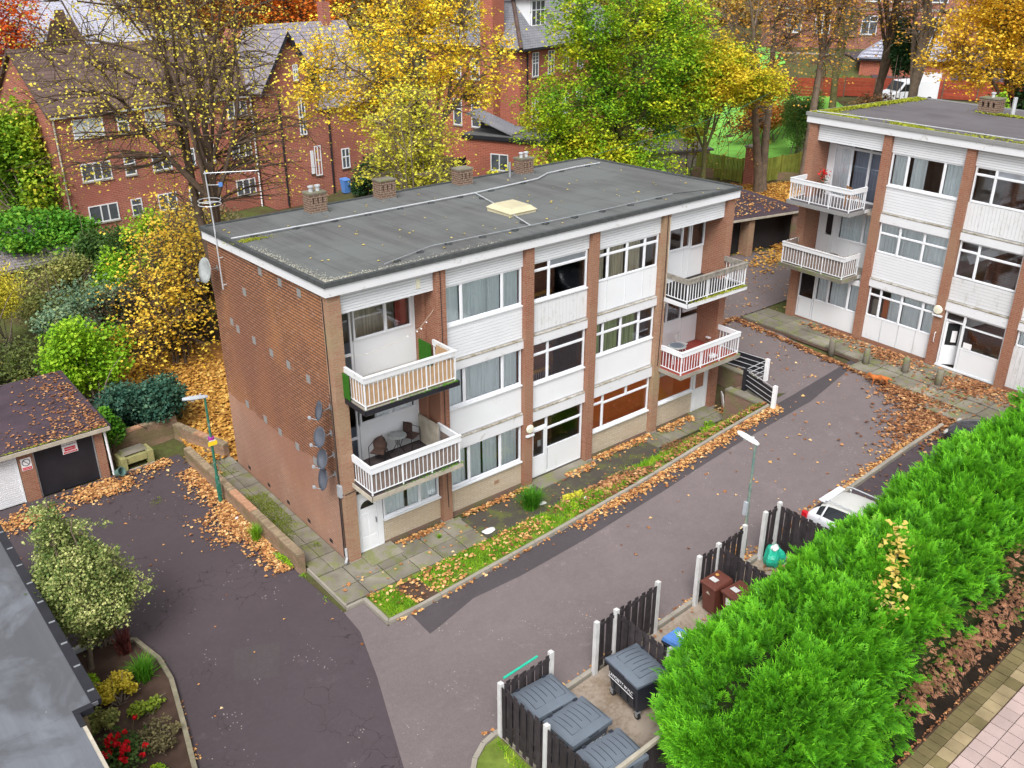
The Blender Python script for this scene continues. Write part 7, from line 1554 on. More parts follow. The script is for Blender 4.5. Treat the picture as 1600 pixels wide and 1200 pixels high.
# ================================================================ VEGETATION
# ---- big conifer hedge
def hedge():
    rng=np.random.default_rng(5); x0,x1=1.45,27.0; yc=-13.38; hy=2.15
    P0=empty('conifer_hedge',(x0,yc,Tz(x0,yc)),0,'huge bright green conifer hedge with a browned underside filling the lower right','hedge')
    def htop(x): return 2.42+.16*np.sin(x*.9+1)+.08*np.sin(x*2.3)+.06*np.sin(x*4.1+2)-.25*(x>13)*np.clip((x-13)/3,0,1)-.9*np.exp(-((x-x0)/1.1)**2)
    n=29000; x=x0-.6+(x1-x0+.6)*rng.random(n)**1.45
    th=rng.uniform(-.38,1.42,n)*math.pi; uu=rng.uniform(-1,1,n); th=np.where(rng.random(n)<.42,np.arccos(np.sign(uu)*np.abs(uu)**(1/.62)),th)     # around the section: 0 = camera side (-y), 0.5 = top, 1 = far side
    bulge=1+.035*np.sin(x*2.6+np.sin(th*3)*1.2)+.04*np.sin(x*5.3+th*4)
    endt=np.clip((x-(x0-.6))/1.5,0,1)**.5
    c,s=np.cos(th),np.sin(th); e=.62
    yy=-np.sign(c)*np.abs(c)**e*hy*bulge*endt; hz=htop(x)*.5
    zz=np.sign(s)*np.abs(s)**e*hz*bulge*(.55+.45*endt)
    # the camera side leans out over the paving, the bottom is bare
    gz=T(x,np.full(n,yc)); cz=gz+.55+hz*.98
    hh=cz+zz*.98-gz; yy=yy+np.where(c>0,.42*np.clip(hh-1.1,0,2),0)-np.where(c>-.2,.75*np.exp(-((x-3.4)/1.5)**2)*np.clip(hh,0,1),0)
    P=np.stack([x,yc+yy,cz+zz*.98],1)
    nrm=np.stack([rng.normal(size=n)*.25-(1-endt)*2.0,-np.sign(c)*np.abs(c)**.9,s+.15],1); nrm/=np.linalg.norm(nrm,axis=1,keepdims=True)
    D=nrm+rng.normal(size=(n,3))*.42+np.array([0,0,.30])+np.array([-.10,0,0])
    keep=(P[:,2]>gz+.50)&(rng.random(n)<np.clip((P[:,2]-gz-.2)/.5,0,1))
    # thin out far side that nobody sees
    keep&=~((th>1.05*math.pi)&(rng.random(n)<.75)); keep&=~((x>17)&(rng.random(n)<.3)); keep&=~((th>.85*math.pi)&(x>14)&(rng.random(n)<.5))
    hgt=(P[:,2]-gz); nz=np.sin(x*1.1)+np.sin(x*2.7+1)*.6+rng.normal(size=n)*.28
    camside=(c>.30)
    brown=(c>.2)&(hgt<2.25+.25*nz-.9*np.clip((8.5-x)/3,0,1))&(x>6.2); keep&=~((c>.2)&(hgt>1.6)&(hgt<2.4)&(x>5.2)&(rng.random(n)<.3))
    mixg=brown&(rng.random(n)<.10); brown&=~mixg
    S=(.20+.34*rng.random(n)**1.5)*(.75+.35*np.clip(P[:,2]-gz-1,0,1))
    inset=rng.random(n)**1.5*.50-.04; P=P-nrm*inset[:,None]
    g=keep&~brown; off=-Vector(P0.location); S=np.where((c>.2)&(hgt<2.5),S*.7,S)
    sprays('foliage',P[g],D[g],S[g],'f_hedge',P0,rng,loc=off)
    b=keep&brown; b=np.concatenate([np.where(b)[0]]*2); P=P+0; Pb=P[b]+rng.normal(size=(len(b),3))*.10; Db=D[b]+np.array([0,-.1,-.25]); sprays('dead_foliage',Pb,Db,S[b]*.62,'f_hedgebrown',P0,rng,loc=off)
    q=np.where(g&(x<9))[0]; q=rng.choice(q,3600); sprays('inner_foliage',P[q]-nrm[q]*.38,D[q],S[q]*1.1,'f_hedge',P0,rng,loc=off)
    # upright leaders breaking the top line
    m=420; lx=x0+(x1-x0)*rng.random(m); ly=yc+rng.uniform(-1.4,1.6,m); lz=T(lx,np.full(m,yc))+.50+htop(lx)*.98-.14*np.abs(ly-yc)**1.6
    sprays('leader_shoots',np.stack([lx,ly,lz],1),np.stack([rng.normal(size=m)*.35,rng.normal(size=m)*.35,np.ones(m)],1),.30+.26*rng.random(m),'f_hedge',P0,rng,loc=off)
    # inner mass and trunks
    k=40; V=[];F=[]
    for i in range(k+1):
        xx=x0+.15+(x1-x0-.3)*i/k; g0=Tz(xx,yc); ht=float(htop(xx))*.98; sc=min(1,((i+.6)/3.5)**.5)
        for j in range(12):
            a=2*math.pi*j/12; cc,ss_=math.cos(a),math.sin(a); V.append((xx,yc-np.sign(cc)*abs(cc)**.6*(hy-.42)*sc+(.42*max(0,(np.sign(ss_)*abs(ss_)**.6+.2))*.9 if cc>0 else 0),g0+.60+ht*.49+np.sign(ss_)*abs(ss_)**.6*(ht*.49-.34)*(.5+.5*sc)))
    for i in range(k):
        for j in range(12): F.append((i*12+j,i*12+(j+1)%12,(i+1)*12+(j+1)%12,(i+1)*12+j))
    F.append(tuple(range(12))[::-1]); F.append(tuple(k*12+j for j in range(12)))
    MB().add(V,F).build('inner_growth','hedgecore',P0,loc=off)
    for i in range(22):
        xx=x0+.7+i*1.17; yy=yc+R.uniform(-.5,.3); g0=Tz(xx,yy); MB().tube([(xx,yy,g0-.1),(xx+.05,yy,g0+1.5)],[.10,.07],7).build('trunk','bark',P0,loc=off)
    return P0
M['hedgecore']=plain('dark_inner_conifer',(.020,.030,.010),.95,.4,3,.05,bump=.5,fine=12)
hedge()
# yellow maple sprig poking out of the hedge
rng=np.random.default_rng(31)
P=empty('maple_seedling',(9.0,-13.9,1.0),0,'yellow leaved maple shoot growing up through the conifer hedge','sapling')
path=np.array([(9.3,-12.9,3.95),(8.6,-13.2,3.85),(7.9,-13.5,3.7),(7.2,-13.9,3.5),(6.6,-14.2,3.2)]); pts=[]
for a,b in zip(path[:-1],path[1:]):
    for t in np.linspace(0,1,60): pts.append(a*(1-t)+b*t+rng.normal(size=3)*[.17,.20,.14]+[0,0,.12])
leafmesh('foliage',np.array(pts),.15,'f_goldpale',P,rng,up=.6).location=(-9.0,13.9,-1.0)
V,F=tubes_np([(path,np.full(5,.02)),(np.array([(9,-13.6,1),(9.1,-13.2,3),(9.3,-12.9,3.95)]),np.array([.03,.025,.02]))],5); npmesh('stem',V,F,'twig',P,loc=(-9.0,13.9,-1.0))
# ---- trees behind the long block
tree('sycamore_tree','tall dark branched tree with sparse pale yellow leaves behind the aerial mast','tree',(3.6,15.8,.1),[(1.6,16.2,13.5,5.2,3.6,6.2),(3.8,15.0,15,3.4,3.0,5),(5.6,15.6,10.5,3.0,2.0,2.8)],.42,6.2,41,'f_sparse','bark',tips=380,lpt=30,lsize=.105,tipr=.62,limbs=20,stems=2,twigs=4,up=.3,twigr=.014,shell=.2)
tree('maple_tree','big golden yellow maple with orange and green tints behind the block roof','tree',(18.6,24,.3),[(18.6,22.8,12.6,3.6,3.2,3.4),(14.9,24.2,12.0,3.2,2.6,3.0),(13.6,24.8,10.6,2.1,1.8,2.0),(21.2,21.2,12.0,2.7,2.4,3.0),(17.2,23.6,9.4,2.8,2.2,1.7),(19.6,22.4,15.8,3.8,3.0,2.8)],.38,5.5,42,'f_yellow','barkgrey',tips=600,lpt=33,lsize=.165,tipr=.42,limbs=16,stems=2,twigs=2,shell=.4)
tree('young_tree','pale yellow green small tree with many thin grey stems behind the second chimney','tree',(15.2,18.2,.3),[(14.6,18.8,8.6,2.4,2.0,2.6),(16.0,17.6,7.4,2.0,1.8,2.6),(15.4,18.2,10.6,1.6,1.5,1.8)],.14,1.5,43,'f_yg','twig',tips=230,lpt=34,lsize=.145,tipr=.40,limbs=12,stems=4,twigs=3,shell=.3)
tree('green_tree','large dense green tree with yellow patches on its right side','tree',(29.5,18.5,1.8),[(27.6,19.2,9.0,3.0,2.8,4.0),(31.0,17.5,11.6,3.4,3.0,3.4),(29.0,18.8,14.2,3.6,3.0,3.2),(33.2,16.6,9.6,2.4,2.2,2.0),(28.6,18.2,5.8,3.0,2.6,2.4),(25.6,20.4,8.4,1.6,1.5,1.4),(33.4,17.4,13.2,2.6,2.2,2.2),(31.2,16.8,6.0,2.2,2.0,2.0)],.40,3,44,'f_green','barkgreen',tips=700,lpt=80,lsize=.165,tipr=.46,limbs=16,shell=.45)
tree('maple_tree','yellow and green leaved tree right of the large dense green tree','tree',(36.8,17.2,2.0),[(35.6,16.2,10.3,2.8,2.4,1.1),(38.6,15.4,10.0,2.2,1.8,.9),(36.6,17.2,11.4,2.6,2.2,1.0)],.24,3.5,45,'f_limeyel','barkgreen',tips=340,lpt=84,lsize=.165,tipr=.42,limbs=9)
tree('sapling_tree','thin two stemmed sapling with green leaves in front of the bowls green','tree',(40.6,21.4,2.1),[(40.6,21.4,6.2,1.2,1.0,1.5)],.10,1.2,46,'f_yg','barkgreen',tips=40,lpt=26,lsize=.20,tipr=.35,limbs=5,stems=2)
# tall bare trees on the right
tree('bare_tree','thick twin stemmed almost bare tree at the leafy bank, left of the slim one','tree',(43.6,17.4,1.9),[(42.4,18.2,13.0,4.2,3.4,5.5),(44.6,16.6,16.0,4.0,3,4),(41.5,18.6,7.5,2.6,2.2,2.4)],.50,5,47,'f_rust2','barkgrey',tips=230,lpt=24,lsize=.17,tipr=.7,limbs=12,stems=2,twigs=4,twigr=.02,shell=.3)
tree('bare_tree','slim tall bare tree beside the second block with a few orange leaves','tree',(46.4,16.0,2.0),[(47.0,15.8,13.5,2.2,2.0,5.0),(46.6,15.8,16.5,3,2.6,3.5)],.38,8,48,'f_rust2','barkgrey',tips=130,lpt=22,lsize=.18,tipr=.7,limbs=7,twigs=4,twigr=.02)
for i,(x,y,r,lab,seed) in enumerate(((57.0,21.2,.40,'greenish trunked bare tree beyond the moss edged roof, left of three',51),(60.6,19.6,.48,'dark trunked tree with ivy in its crown, middle of three beyond the mossy roof',52),(58.6,15.6,.55,'stout pale trunk forking low, right of three beyond the mossy roof',53))):
    tree('tall_tree',lab,'tree',(x,y,Tz(x,y)),[(x+.3,y,14.6,2.6,2.2,4.0),(x-.5,y+.5,17,3,2.4,3)],r,5.0,seed,'f_rust2',('barkgreen','bark','barkgrey')[i],tips=110,lpt=14,lsize=.2,tipr=.8,limbs=8,twigs=4,twigr=.022)
shrub('ivy_column','dark ivy mass climbing between the two right hand trunks','ivy',(59.8,17.4,10.2),(1.1,1.1,2.6),5200,'f_darkg',.24,54,base=3.5,lumps=10,stems=6)
tree('maple_tree','golden leaved maple hanging over the chimney at the upper right corner','tree',(55.5,7.2,3),[(53.6,8.4,12.2,3.2,2.8,3.0),(56.4,6.4,11.6,3.4,2.8,3.2),(54.6,7.6,15.2,4.2,3,3.0),(51.4,10.0,11.2,1.6,1.6,1.4)],.34,4,55,'f_yellow2','bark',tips=380,lpt=62,lsize=.19,tipr=.46,limbs=10)
shrub('dark_evergreen','dark evergreen mass below the golden maple at the right edge','shrub',(57.2,5.6,6.4),(3.2,2.8,4.0),9000,'f_darkg',.24,56,lumps=14)
shrub('lime_shrub','bright lime leaves just right of the second block chimney','shrub',(47.6,3.9,8.6),(.7,.7,1.5),900,'f_lime',.18,57,lumps=6)
shrub('conifer_shrub','feathery green conifer in front of the far red fence','conifer',(54.6,22.0,6.0),(1.8,1.7,3.6),9000,'f_conif',.18,58,lumps=14,up=.2,asp=.4)
shrub('brown_thicket','tangled brown thicket under the three far trunks','thicket',(59.5,18.8,5.2),(3.4,2.2,2.4),3600,'f_rustdark',.18,59,lumps=12,stems=80,stemmat='bark')
shrub('hedge_bush','dark bushes along the far side of the bowls green','bushes',(50.5,33.5,5.0),(5.5,2.4,2.6),9500,'f_darkg',.26,60,lumps=16)
shrub('rusty_bush','rusty brown leaved bush at the right end of the bowls green','bush',(58.2,27.5,4.4),(4.6,2.2,1.5),5200,'f_rust',.22,61,lumps=14)
shrub('garden_bush','green garden shrubs below the long brown wall','bushes',(66,44.5,7.2),(6.0,2.5,2.6),8000,'f_lime',.28,62,lumps=16)
tree('autumn_tree','pale orange tree tops beyond the brown garden wall','tree',(67.5,49.5,6),[(67,49,12.5,4.5,3.4,3.2),(63,51,13.5,3.6,3,3),(71,46,13.5,3.4,3,3)],.3,4,63,'f_rust3','barkgrey',tips=190,lpt=28,lsize=.28,tipr=.55,limbs=9)
# trees at the back left
tree('copper_tree','bright red orange tree at the upper left corner beside the hall roof','tree',(4.0,57.5,1),[(4.4,57.0,11.0,3.2,2.6,3.8),(2.6,57.5,8.5,2.8,2.4,3.0),(5.4,56.6,14.0,3.4,2.6,3.2)],.3,4,64,'f_red','bark',tips=280,lpt=36,lsize=.25,tipr=.5,limbs=8)
for i,(x,y,m_,rx,lab,seed) in enumerate(((21.5,60.5,'f_rust',5.2,'rusty brown tree beyond the brown tiled roof',65),(28.5,57.0,'f_orange',4.2,'orange tree between the hall and the gabled house',66),(14.5,68,'f_olive',5.2,'olive and yellow tree behind the stone hall',67))):
    tree('autumn_tree',lab,'tree',(x,y,2),[(x,y,12.8,rx,3.4,3.8),(x-2.5,y,14.8,rx*.7,3,3),(x+2.6,y,13.8,rx*.7,3,3)],.34,4,seed,m_,'bark',tips=240,lpt=28,lsize=.28,tipr=.6,limbs=10)
# far wood closing the view
wood=[]
rng=np.random.default_rng(77); P3=[]
for k in range(60):
    u=k/59; x=-6+150*u; y=118-66*u+rng.normal()*4; 
    if x>44: y=92-.62*(x-44)+rng.normal()*3+12
    z=6+rng.random()*2; n=800; d=rng.normal(size=(n,3)); d/=np.linalg.norm(d,axis=1,keepdims=True); r=np.array([4.5,4,7.5])*(.8+.4*rng.random()); P3.append(np.array([x,y,z+3])+d*r*(1-.25*rng.random((n,1))))
P3=np.concatenate(P3); o=leafmesh('distant_woodland',P3,.75,'f_wood',None,rng,up=.3); tagp(o,'far autumn wood closing the view above the roofs','woodland',kind='stuff')
# ---- shrubbery on the left
shrub('green_shrub','tall green and yellow tree at the left edge beside the brick flats','tree',(2.4,44.5,4.6),(3.4,3.0,4.6),13000,'f_limegreen',.26,70,lumps=16,stems=20)
shrub('ivy_bank','bright green ivy sprawling over the old grey outbuilding roof','ivy',(.2,35.0,2.9),(3.8,2.6,1.7),10500,'f_ivy',.20,71,lumps=16)
shrub('ivy_bank','pale yellow green creeper at the left edge below the brick flats','ivy',(-3.4,38.2,2.8),(3.2,2.2,1.9),7000,'f_lime',.22,72,lumps=12)
shrub('evergreen_bush','dark green rounded bush below the flats windows','bush',(2.2,28.6,2.9),(2.0,1.9,2.4),9500,'f_darkg2',.16,73,lumps=12,up=.2)
shrub('lime_bush','upright yellow green bush right of the dark rounded bush','bush',(3.7,26.2,2.7),(1.5,1.4,3.0),6500,'f_lime',.17,74,lumps=12)
shrub('grey_green_bush','olive and dead brown shrub in the middle of the thicket','bush',(-.6,27.4,1.9),(2.6,2.2,2.0),8500,'f_olive',.14,75,lumps=14,stems=60)
shrub('blue_green_bush','blue green sprawling shrub above the garage roof','bush',(-.6,22.8,1.8),(2.8,2.0,1.9),9500,'f_laurel2',.14,76,lumps=14,stems=30)
shrub('lime_bush','bright lime green bush hanging over the garage roof corner','bush',(-2.5,17.2,1.9),(1.8,1.5,1.9),9000,'f_limebright',.15,77,lumps=14,low=.3)
shrub('yellow_conifer','feathery yellow bush at the left edge','bush',(-4.4,24.2,2.2),(1.9,1.6,2.6),8000,'f_yellowfeather',.13,78,lumps=12,asp=.45,up=.1)
shrub('laurel_bush','dark blue green laurel leaning over the old brick wall','bush',(-1.75,13.0,1.1),(1.9,1.35,1.45),11000,'f_laurel',.14,79,lumps=16)
shrub('ivy_bank','ivy clinging to the garage corner and the trough wall','ivy',(-3.6,11.9,1.3),(.75,.7,.85),2800,'f_ivy',.12,80,lumps=8)
tree('bramble_tree','yellow leaved dark stemmed thicket against the side wall of the long block','tree',(1.6,18.5,.2),[(1.3,18.6,2.8,2.5,2.2,2.9),(3.0,20.6,3.8,2.6,2.2,2.8),(-.2,17.4,1.6,1.4,1.4,1.5),(4.8,24.2,4.2,2.6,2.4,2.6)],.10,.5,81,'f_bramble','bark',tips=320,lpt=24,lsize=.145,tipr=.5,limbs=20,stems=5,twigs=3,shell=.1)
shrub('dark_undergrowth','dark brown undergrowth behind the yellow leaved thicket','undergrowth',(2.6,21.6,1.9),(3.4,2.6,2.6),8000,'f_darkbrown',.16,82,lumps=14,stems=90,stemmat='bark')
shrub('grey_thicket','grey twiggy thicket between the big bare tree and the brick flats','thicket',(7.5,30.5,2.4),(4.2,3.0,2.6),6000,'f_olivegrey',.15,83,lumps=14,stems=110)
shrub('yew_bush','dark yew bush at the foot of the gabled house','bush',(24.3,38.6,2.0),(1.9,1.6,1.9),7000,'f_darkg',.17,84,lumps=10)
shrub('yellow_shrub','yellow green shrub by the flat roofed extension','shrub',(21.5,17.2,4.6),(1.6,1.4,3.4),4200,'f_yglow',.19,85,lumps=12)
shrub('yellow_shrub','yellow green shrub spilling behind the third chimney','shrub',(17.4,13.2,4.4),(1.8,1.4,3.6),7200,'f_yg',.18,86,lumps=12)
shrub('dark_undergrowth','dark brown and green undergrowth behind the garage row','undergrowth',(-5.2,20.5,.9),(2.2,3.0,1.3),7000,'f_undergreen',.13,120,lumps=14,stems=60,stemmat='bark')
shrub('dark_undergrowth','dark tangle between the lime bush and the blue green bush','undergrowth',(-2.4,20.6,.9),(2.6,1.6,1.2),6000,'f_undergreen',.13,121,lumps=14,stems=60,stemmat='bark')
shrub('lime_bush','lime green bush rising behind the blue green bush','bush',(1.2,24.6,2.2),(1.3,1.2,2.2),5200,'f_limebright',.15,122,lumps=12)
# ivy on the trunk of the golden maple
shrub('ivy_column','dark ivy round the trunk of the golden maple','ivy',(18.4,22.8,7.2),(.8,.8,2.8),3600,'f_darkg',.18,87,lumps=8,base=.3)
# ---- planting bed, lower left
tree('variegated_holly','variegated cream and green holly tree in the planting bed by the driveway','holly tree',(-7.95,.25,.05),[(-7.75,.70,2.15,1.05,1.05,.95),(-7.7,.95,3.1,.74,.78,.75),(-7.9,1.15,3.95,.40,.42,.60),(-7.0,.75,1.95,.60,.7,.62),(-8.35,1.05,2.0,.6,.7,.62),(-7.9,1.25,4.65,.17,.17,.40),(-6.85,1.15,2.75,.30,.30,.26)],.085,.8,90,'f_holly','barkgrey',tips=760,lpt=92,lsize=.07,tipr=.19,limbs=22,top=4.6,twigs=1,shell=.5,up=.35,twigr=.006)
blades('phormium','dark red spiky phormium beneath the holly','plant',(-7.0,.30),.55,.85,70,'f_redplant',91,.05)
blades('strap_leaf_plant','bright green strap leaved clump at the bend of the bed edging','plant',(-6.95,-1.05),.62,.75,190,'f_clump',92,.035)
shrub('gold_shrub','golden leaved low shrub in the middle of the planting bed','shrub',(-7.78,-1.40,.42),(.55,.52,.42),2600,'f_goldshrub',.075,93,lumps=10,stems=20)
shrub('low_shrub','yellow green low shrub between roof edge and gold shrub','shrub',(-8.35,-.75,.35),(.42,.6,.40),1500,'f_lime',.08,94,lumps=8)
shrub('low_shrub','olive low shrub below the gold shrub against the roof edge','shrub',(-8.35,-2.25,.30),(.42,.45,.34),1100,'f_olive',.08,95,lumps=8)
shrub('low_shrub','green and brown perennial by the edging under the strap leaved clump','shrub',(-7.35,-2.35,.22),(.50,.42,.26),900,'f_brownbed',.08,96,lumps=8)
shrub('dead_shrub','brown dried flower heads near the lower end of the bed','shrub',(-7.45,-3.55,.35),(.55,.5,.36),1300,'f_olivegrey',.07,97,lumps=10,stems=40)
shrub('dark_shrub','dark leafy shrub behind the red phormium','shrub',(-7.45,1.0,.5),(.6,.45,.45),1500,'f_olive',.08,98,lumps=8)
def roses():
    P=empty('rose_bush',(-8.40,-3.45,.05),0,'red flowering bush at the bottom left edge of the picture','rose bush'); rng=np.random.default_rng(8)
    leafmesh('foliage',rng.normal(size=(700,3))*[.28,.32,.12]+[0,0,.28],.09,'f_darkg2',P,rng)
    for k in range(26):
        a=rng.normal(size=2)*[.30,.36]; z=.42+rng.random()*.25; n=16; d=rng.normal(size=(n,3)); d/=np.linalg.norm(d,axis=1,keepdims=True); o=leafmesh('flower',d*.055,.085,'f_rose',P,rng,up=.2,kind=None); o.location=(a[0],a[1],z)
        if k<16: MB().tube([(a[0]*.5,a[1]*.5,0),(a[0],a[1],z)],.006,4).build('stem','barkgreen',P)
roses()
# small bed tufts
shrub('ground_tuft','small bright weed tuft in the soil of the planting bed','weed',(-8.0,-4.6,.15),(.4,.5,.14),500,'f_lime',.06,99,lumps=6)
# ---- plants of the verge and walls
blades('grass_clump','dense dark green strap grass clump on the verge before the windows','plant',(6.5,-1.22),.74,.80,620,'f_clump',100,.024)
blades('grass_clump','bright green grass tuft growing against the low brick wall','plant',(-1.75,3.1),.42,.62,200,'f_grass',101,.02)
blades('weed_tuft','small green tuft on the path by the first pier','weed',(3.0,-.62),.2,.2,60,'f_grass',102,.02)
shrub('wall_weed','green leafy weed at the end of the low brick wall','weed',(-1.62,1.5,.12),(.14,.75,.16),700,'f_lime',.06,103,lumps=8)
for i,(x,y,rx,m_,lab) in enumerate(((7.15,-2.7,.25,'f_lime','leafy green weed near the kerb in the middle of the verge'),(6.1,-2.5,.22,'f_lime','small leafy weed left of the others on the verge'),(8.1,-1.75,.5,'f_yg','yellowing weeds around the white scrap'),(13.0,-2.2,.7,'f_rustdark','dried brown weeds in the leaves toward the far end of the verge'),(16.0,-1.25,.5,'f_lime','green weeds at the far corner of the verge'),(10.6,-2.0,.5,'f_olivegrey','grey brown dead weeds in the middle of the leaf covered verge'))):
    shrub('verge_weed',lab,'weed',(x,y,Tz(x,y)+.15),(rx,rx*.7,.18),int(1600*rx),m_,.07,110+i,lumps=7,stems=16)
# grass blades on verge and corner lawn
def grass(name,poly,dens,seed,h=.07,mat='f_grass',off=.07,patch=None,label='short green grass of the verge'):
    rng=np.random.default_rng(seed); P=scat(rng,poly,dens)
    if patch is not None: P=patchy(rng,P,1.8,patch,seed)
    n=len(P); z=T(P[:,0],P[:,1])+off-.005; a=rng.random(n)*6.283; l=h*(.5+rng.random(n)); w=.012+.012*rng.random(n); lean=rng.normal(size=(n,2))*l[:,None]*.5
    b=np.column_stack([P,z]); dx=np.stack([np.cos(a)*w,np.sin(a)*w,np.zeros(n)],1); t=b+np.column_stack([lean,l])
    V=np.stack([b-dx,b+dx,t],1).reshape(-1,3); F=np.arange(3*n).reshape(-1,3); o=npmesh(name,V,F,mat,None,{'rnd':rng.random(n)}); tagp(o,label,'grass',kind='stuff')
grass('verge_grass',[(-.5,-1.9),(.3,-1.95),(.5,-3.05),(-.45,-3.08)],1500,1,.10)
grass('verge_grass',[(1.1,-1.95),(2.2,-1.85),(6.4,-1.85),(6.6,-3.05),(1.3,-3.05)],1100,2,.09,patch=-.75,label='patchy grass in the left half of the verge')
grass('verge_grass',[(6.4,-1.7),(16.9,-1.4),(17,-3.05),(6.4,-3.05)],800,3,.13,patch=-.25,label='thin grass among the leaves of the right half of the verge')
grass('corner_lawn_grass',[(-2.45,-9.9),(-1.7,-8.95),(-.95,-8.75),(-.95,-12.8),(-2.8,-12.8)],900,4,.10,off=.05,patch=-.5,label='ragged grass beside the slat fence at the bottom edge')
grass('bank_grass',[(-6,16.1),(-4.2,16.1),(-4,24),(-8,26)],260,5,.22,off=-.04,label='rough grass strip behind the left garages')
grass('path_moss',[(-1.15,1.8),(-.25,1.4),(-.2,6.8),(-1.1,7)],2600,6,.022,'f_moss',off=.062,patch=.15,label='moss growing over the slabs of the side path')
grass('path_moss',[(-1.15,7.6),(-.3,7.6),(-.3,8.9),(-1.1,8.9)],1500,7,.022,'f_moss',off=.062,patch=-.2,label='moss at the far end of the side path')
grass('path_moss',[(9.5,-1.6),(13.5,-1.5),(13.5,-1.0),(9.5,-1.0)],900,8,.03,'f_moss',off=.066,patch=.2,label='moss on the tarmac path before the entrance')
grass('drive_moss',[(-4.6,7.4),(-3.2,7.4),(-3.2,9.0),(-4.6,9.0)],700,9,.018,'f_moss',off=.004,patch=.7,label='moss patches on the driveway before the trough')
grass('edge_weeds',[(-1.55,-1.9),(-1.36,-1.9),(-1.36,.5),(-1.55,.5)],900,10,.05,'f_grass',off=.0,patch=.1,label='weeds along the foot of the path edging')
# ---- fallen leaves
rng=np.random.default_rng(200)
def band_pts(a,b,w,n,skew=1.0,side=1):
    t=rng.random(n)**skew; d=np.abs(rng.normal(size=n))*w*side; ax,ay=a; bx2,by=b; L=math.hypot(bx2-ax,by-ay); nx,ny=-(by-ay)/L,(bx2-ax)/L
    return np.stack([ax+(bx2-ax)*t+nx*d,ay+(by-ay)*t+ny*d],1)
sheet('leaf_litter',[(-1.2,9.1),(-.1,9.1),(.0,8.6),(3.6,8.7),(4.5,20),(-1,20),(-.9,12.3)],.005,'litter')
P=scat(rng,[(-1.3,9.0),(.0,8.9),(3,8.7),(3.5,20.5),(-.9,20.5),(-.9,12.3)],170); fallen('leaf_carpet','thick carpet of yellow brown leaves behind the side wall of the long block',P,'f_fallengold',.15,rng,pile=.12)
P=np.concatenate([band_pts((-1.52,.9),(-1.52,9.0),.34,2300,1.0,1),band_pts((-1.52,3.4),(-1.52,5.6),.62,900,1,1),scat(rng,[(-1.3,7.8),(-.7,7.8),(-.7,9.7),(-1.3,9.7)],160)]); P=P[(P[:,1]>.7)]; fallen('leaf_drift','orange leaves drifted along the low brick wall and the green lamp post',P,'f_fallen',.10,rng,pile=.07)
P=np.concatenate([rng.normal(size=(900,2))*[.6,.32]+[-4.7,9.6],rng.normal(size=(600,2))*[.6,.32]+[-7.4,9.2],rng.normal(size=(260,2))*[.22,.14]+[-2.45,10.1],rng.normal(size=(220,2))*[1.4,.4]+[-4.0,9.9]]); P=P[(P[:,1]<10.38)&(P[:,0]>-9)]; fallen('leaf_drift','orange leaves heaped before the garage doors',P,'f_fallen',.105,rng,pile=.08)
P=scat(rng,[(-9,-9),(-1.6,-9),(-1.6,10),(-9,10)],1.9); P=P[rng.random(len(P))<np.clip((P[:,1]+6)/16,.04,1)**1.4]; fallen('scattered_leaves','single leaves scattered over the driveway',P,'f_fallen',.10,rng,pile=.0)
# verge leaves: dense to the right, sparse on the grass at left
P=scat(rng,[(-.5,-1.85),(6.2,-1.85),(6.2,-3.1),(-.5,-3.1)],75); P=patchy(rng,P,1.5,-.3,12); fallen('verge_leaves','yellow leaves dotted over the left grass of the verge',P,'f_fallen',.105,rng,zlift=.12,pile=.04)
P=scat(rng,[(6.2,-1.75),(17.0,-1.3),(17.1,-3.12),(6.2,-3.12)],300); P=P[rng.random(len(P))<np.clip((P[:,0]-5.2)/6.5,.12,1)*.62]; P=patchy(rng,P,1.0,-.85,13); fallen('verge_leaves','thick orange leaves over the right half of the verge',P,'f_fallendark',.13,rng,zlift=.09,pile=.10)
P=np.concatenate([band_pts((6.5,-3.30),(17.3,-3.30),.22,1900,.75,-1),band_pts((-.4,-3.28),(6.5,-3.28),.07,90,1,-1)]); fallen('gutter_leaves','orange leaves drifted in the gutter along the verge kerb',P,'f_fallen',.11,rng,pile=.05)
P=np.concatenate([band_pts((4.4,-.02),(7.3,-.02),.13,230,1,-1),band_pts((10.6,-.02),(13.7,-.02),.17,380,1,-1),band_pts((14.2,-.02),(16.2,-.02),.2,260,1,-1),band_pts((8.9,-.3),(10.4,-.3),.15,200,1,-1),band_pts((1.7,-.02),(3.6,-.02),.12,150,1,-1),rng.normal(size=(160,2))*[.3,.2]+[18.05,-.6]]); P=P[P[:,1]<-.01]; fallen('wall_foot_leaves','leaves gathered along the foot of the front wall',P,'f_fallen',.11,rng,zlift=.07,pile=.05)
P=scat(rng,[(-.9,-1.8),(13,-1.7),(13,-.1),(-.9,-.1)],5); fallen('path_leaves','leaves dotted over the front path',P,'f_fallen',.10,rng,zlift=.075,pile=.0)
P=scat(rng,[(-.6,-8.3),(22,-8.3),(22,-3.5),(-.6,-3.5)],2.2); P=P[rng.random(len(P))<np.clip((P[:,0]-1)/16,.03,1)]; P2=scat(rng,[(19,-3),(24,-3),(37,4),(36,9.5),(19,9.5)],4.0); fallen('scattered_leaves','single leaves scattered over the road between the two blocks',np.concatenate([P,P2]),'f_fallen',.11,rng,pile=.0)
P=np.concatenate([band_pts((8.7,-8.42),(20.3,-8.42),.14,900,.6,1),band_pts((-1.2,-8.42),(8.7,-8.42),.06,120,1,1),rng.normal(size=(150,2))*[.25,.2]+[9.2,-7.95]]); fallen('gutter_leaves','leaves drifted along the kerb of the bin yard and parking bay',P,'f_fallen',.10,rng,pile=.03)
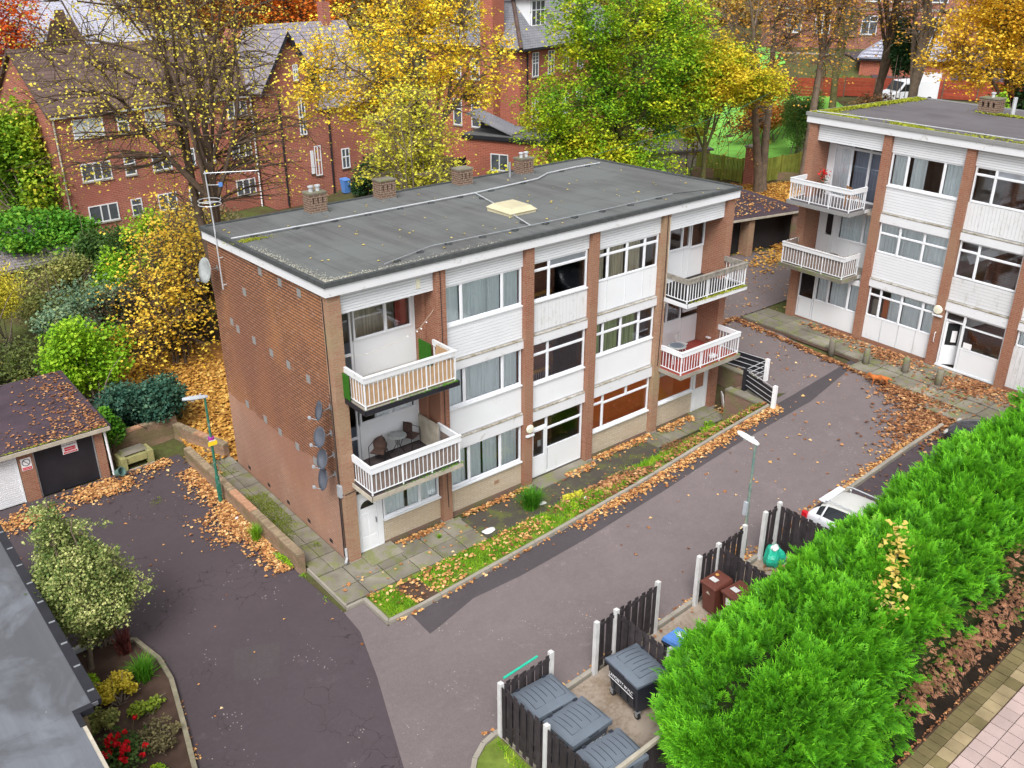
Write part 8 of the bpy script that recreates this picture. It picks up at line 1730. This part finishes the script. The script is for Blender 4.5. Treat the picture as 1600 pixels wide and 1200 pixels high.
P=np.concatenate([rng.normal(size=(330,2))*[.5,.35]+[9.75,-9.75],rng.normal(size=(60,2))*[1.2,1.0]+[5,-10],rng.normal(size=(110,2))*[1.6,.8]+[16,-9.8]]); fallen('yard_leaves','brown leaves on the bin yard floor under the hedge',P,'f_fallendark',.11,rng,zlift=.02,pile=.02)
# in front of the second block
def onb(n,t,d,st,sd): q=rng.normal(size=(n,2))*[st,sd]+[t,d]; q=q[q[:,1]<-.03]; return np.array([B2(a,b) for a,b in q])
P=np.concatenate([onb(700,3.0,-.35,.75,.22),onb(1500,6.0,-.55,.8,.40),onb(1500,9.6,-.9,.7,.45),onb(700,10.6,-.5,.8,.4),onb(500,12,-.6,.8,.4),onb(1100,8.9,-3.3,.8,.5)]); fallen('leaf_drift','orange leaves heaped at the foot of the right hand flats',P,'f_fallendark',.13,rng,zlift=.03,pile=.07)
P=np.concatenate([band_pts(B2(-1.1,-2.15),B2(10,-3.1),.16,1300,1,-1),rng.normal(size=(1700,2))*[1.1,.6]+[20.3,-7.9],rng.normal(size=(160,2))*[.5,.12]+[22.2,3.2]]); fallen('leaf_drift','orange leaves along the pavement edge and by the black car',P,'f_fallendark',.13,rng,zlift=.02,pile=.05)
# leafy bank beyond
bank=[(33.5,8.4),(37.5,5.5),(49,6.5),(51,15.5),(44.6,18.4),(42,23),(35.6,13.5)]
sheet('leaf_litter_bank',bank,.01,'litter',step=1.5)
P=scat(rng,bank,120); fallen('leaf_carpet','thick golden leaf carpet on the bank behind the right hand garages',P,'f_fallengold',.17,rng,pile=.10)
P=np.concatenate([rng.normal(size=(1300,2))*[2.0,.7]+[33.8,7.6],scat(rng,[(30.3,9.5),(34.6,8.5),(35.6,13.5),(31.5,14.4)],6)]); 
zz=np.where((P[:,1]>9.0)&(P[:,0]>29.8)&(P[:,0]<34.9),0,0); fallen('leaf_drift','golden leaves spilling from the bank on to the tarmac',P,'f_fallengold',.15,rng,pile=.05)
P=scat(rng,[(30,9.4),(34.6,8.6),(35.6,13.4),(31,14.3)],20); P3=np.column_stack([P,np.full(len(P),1.85+2.34)]); o=leafmesh('garage_roof_leaves',P3,.14,'f_fallen',None,rng,up=.8); tagp(o,'leaves lying on the felt roof of the right hand garages','leaves',kind='stuff')
# paver moss joint leaves
P=band_pts((-6.42,-.6),(-7.0,-4.6),.07,160,1,1); fallen('edge_leaves','small yellow leaves along the timber edging of the planting bed',P,'f_fallen',.06,rng,zlift=.02,pile=.02)
P=band_pts((5.6,-15.5),(14,-15.5),.05,260,1,-1); fallen('edge_leaves','small brown leaves along the edge of the block paving',P,'f_fallendark',.06,rng,zlift=.07,pile=.02)
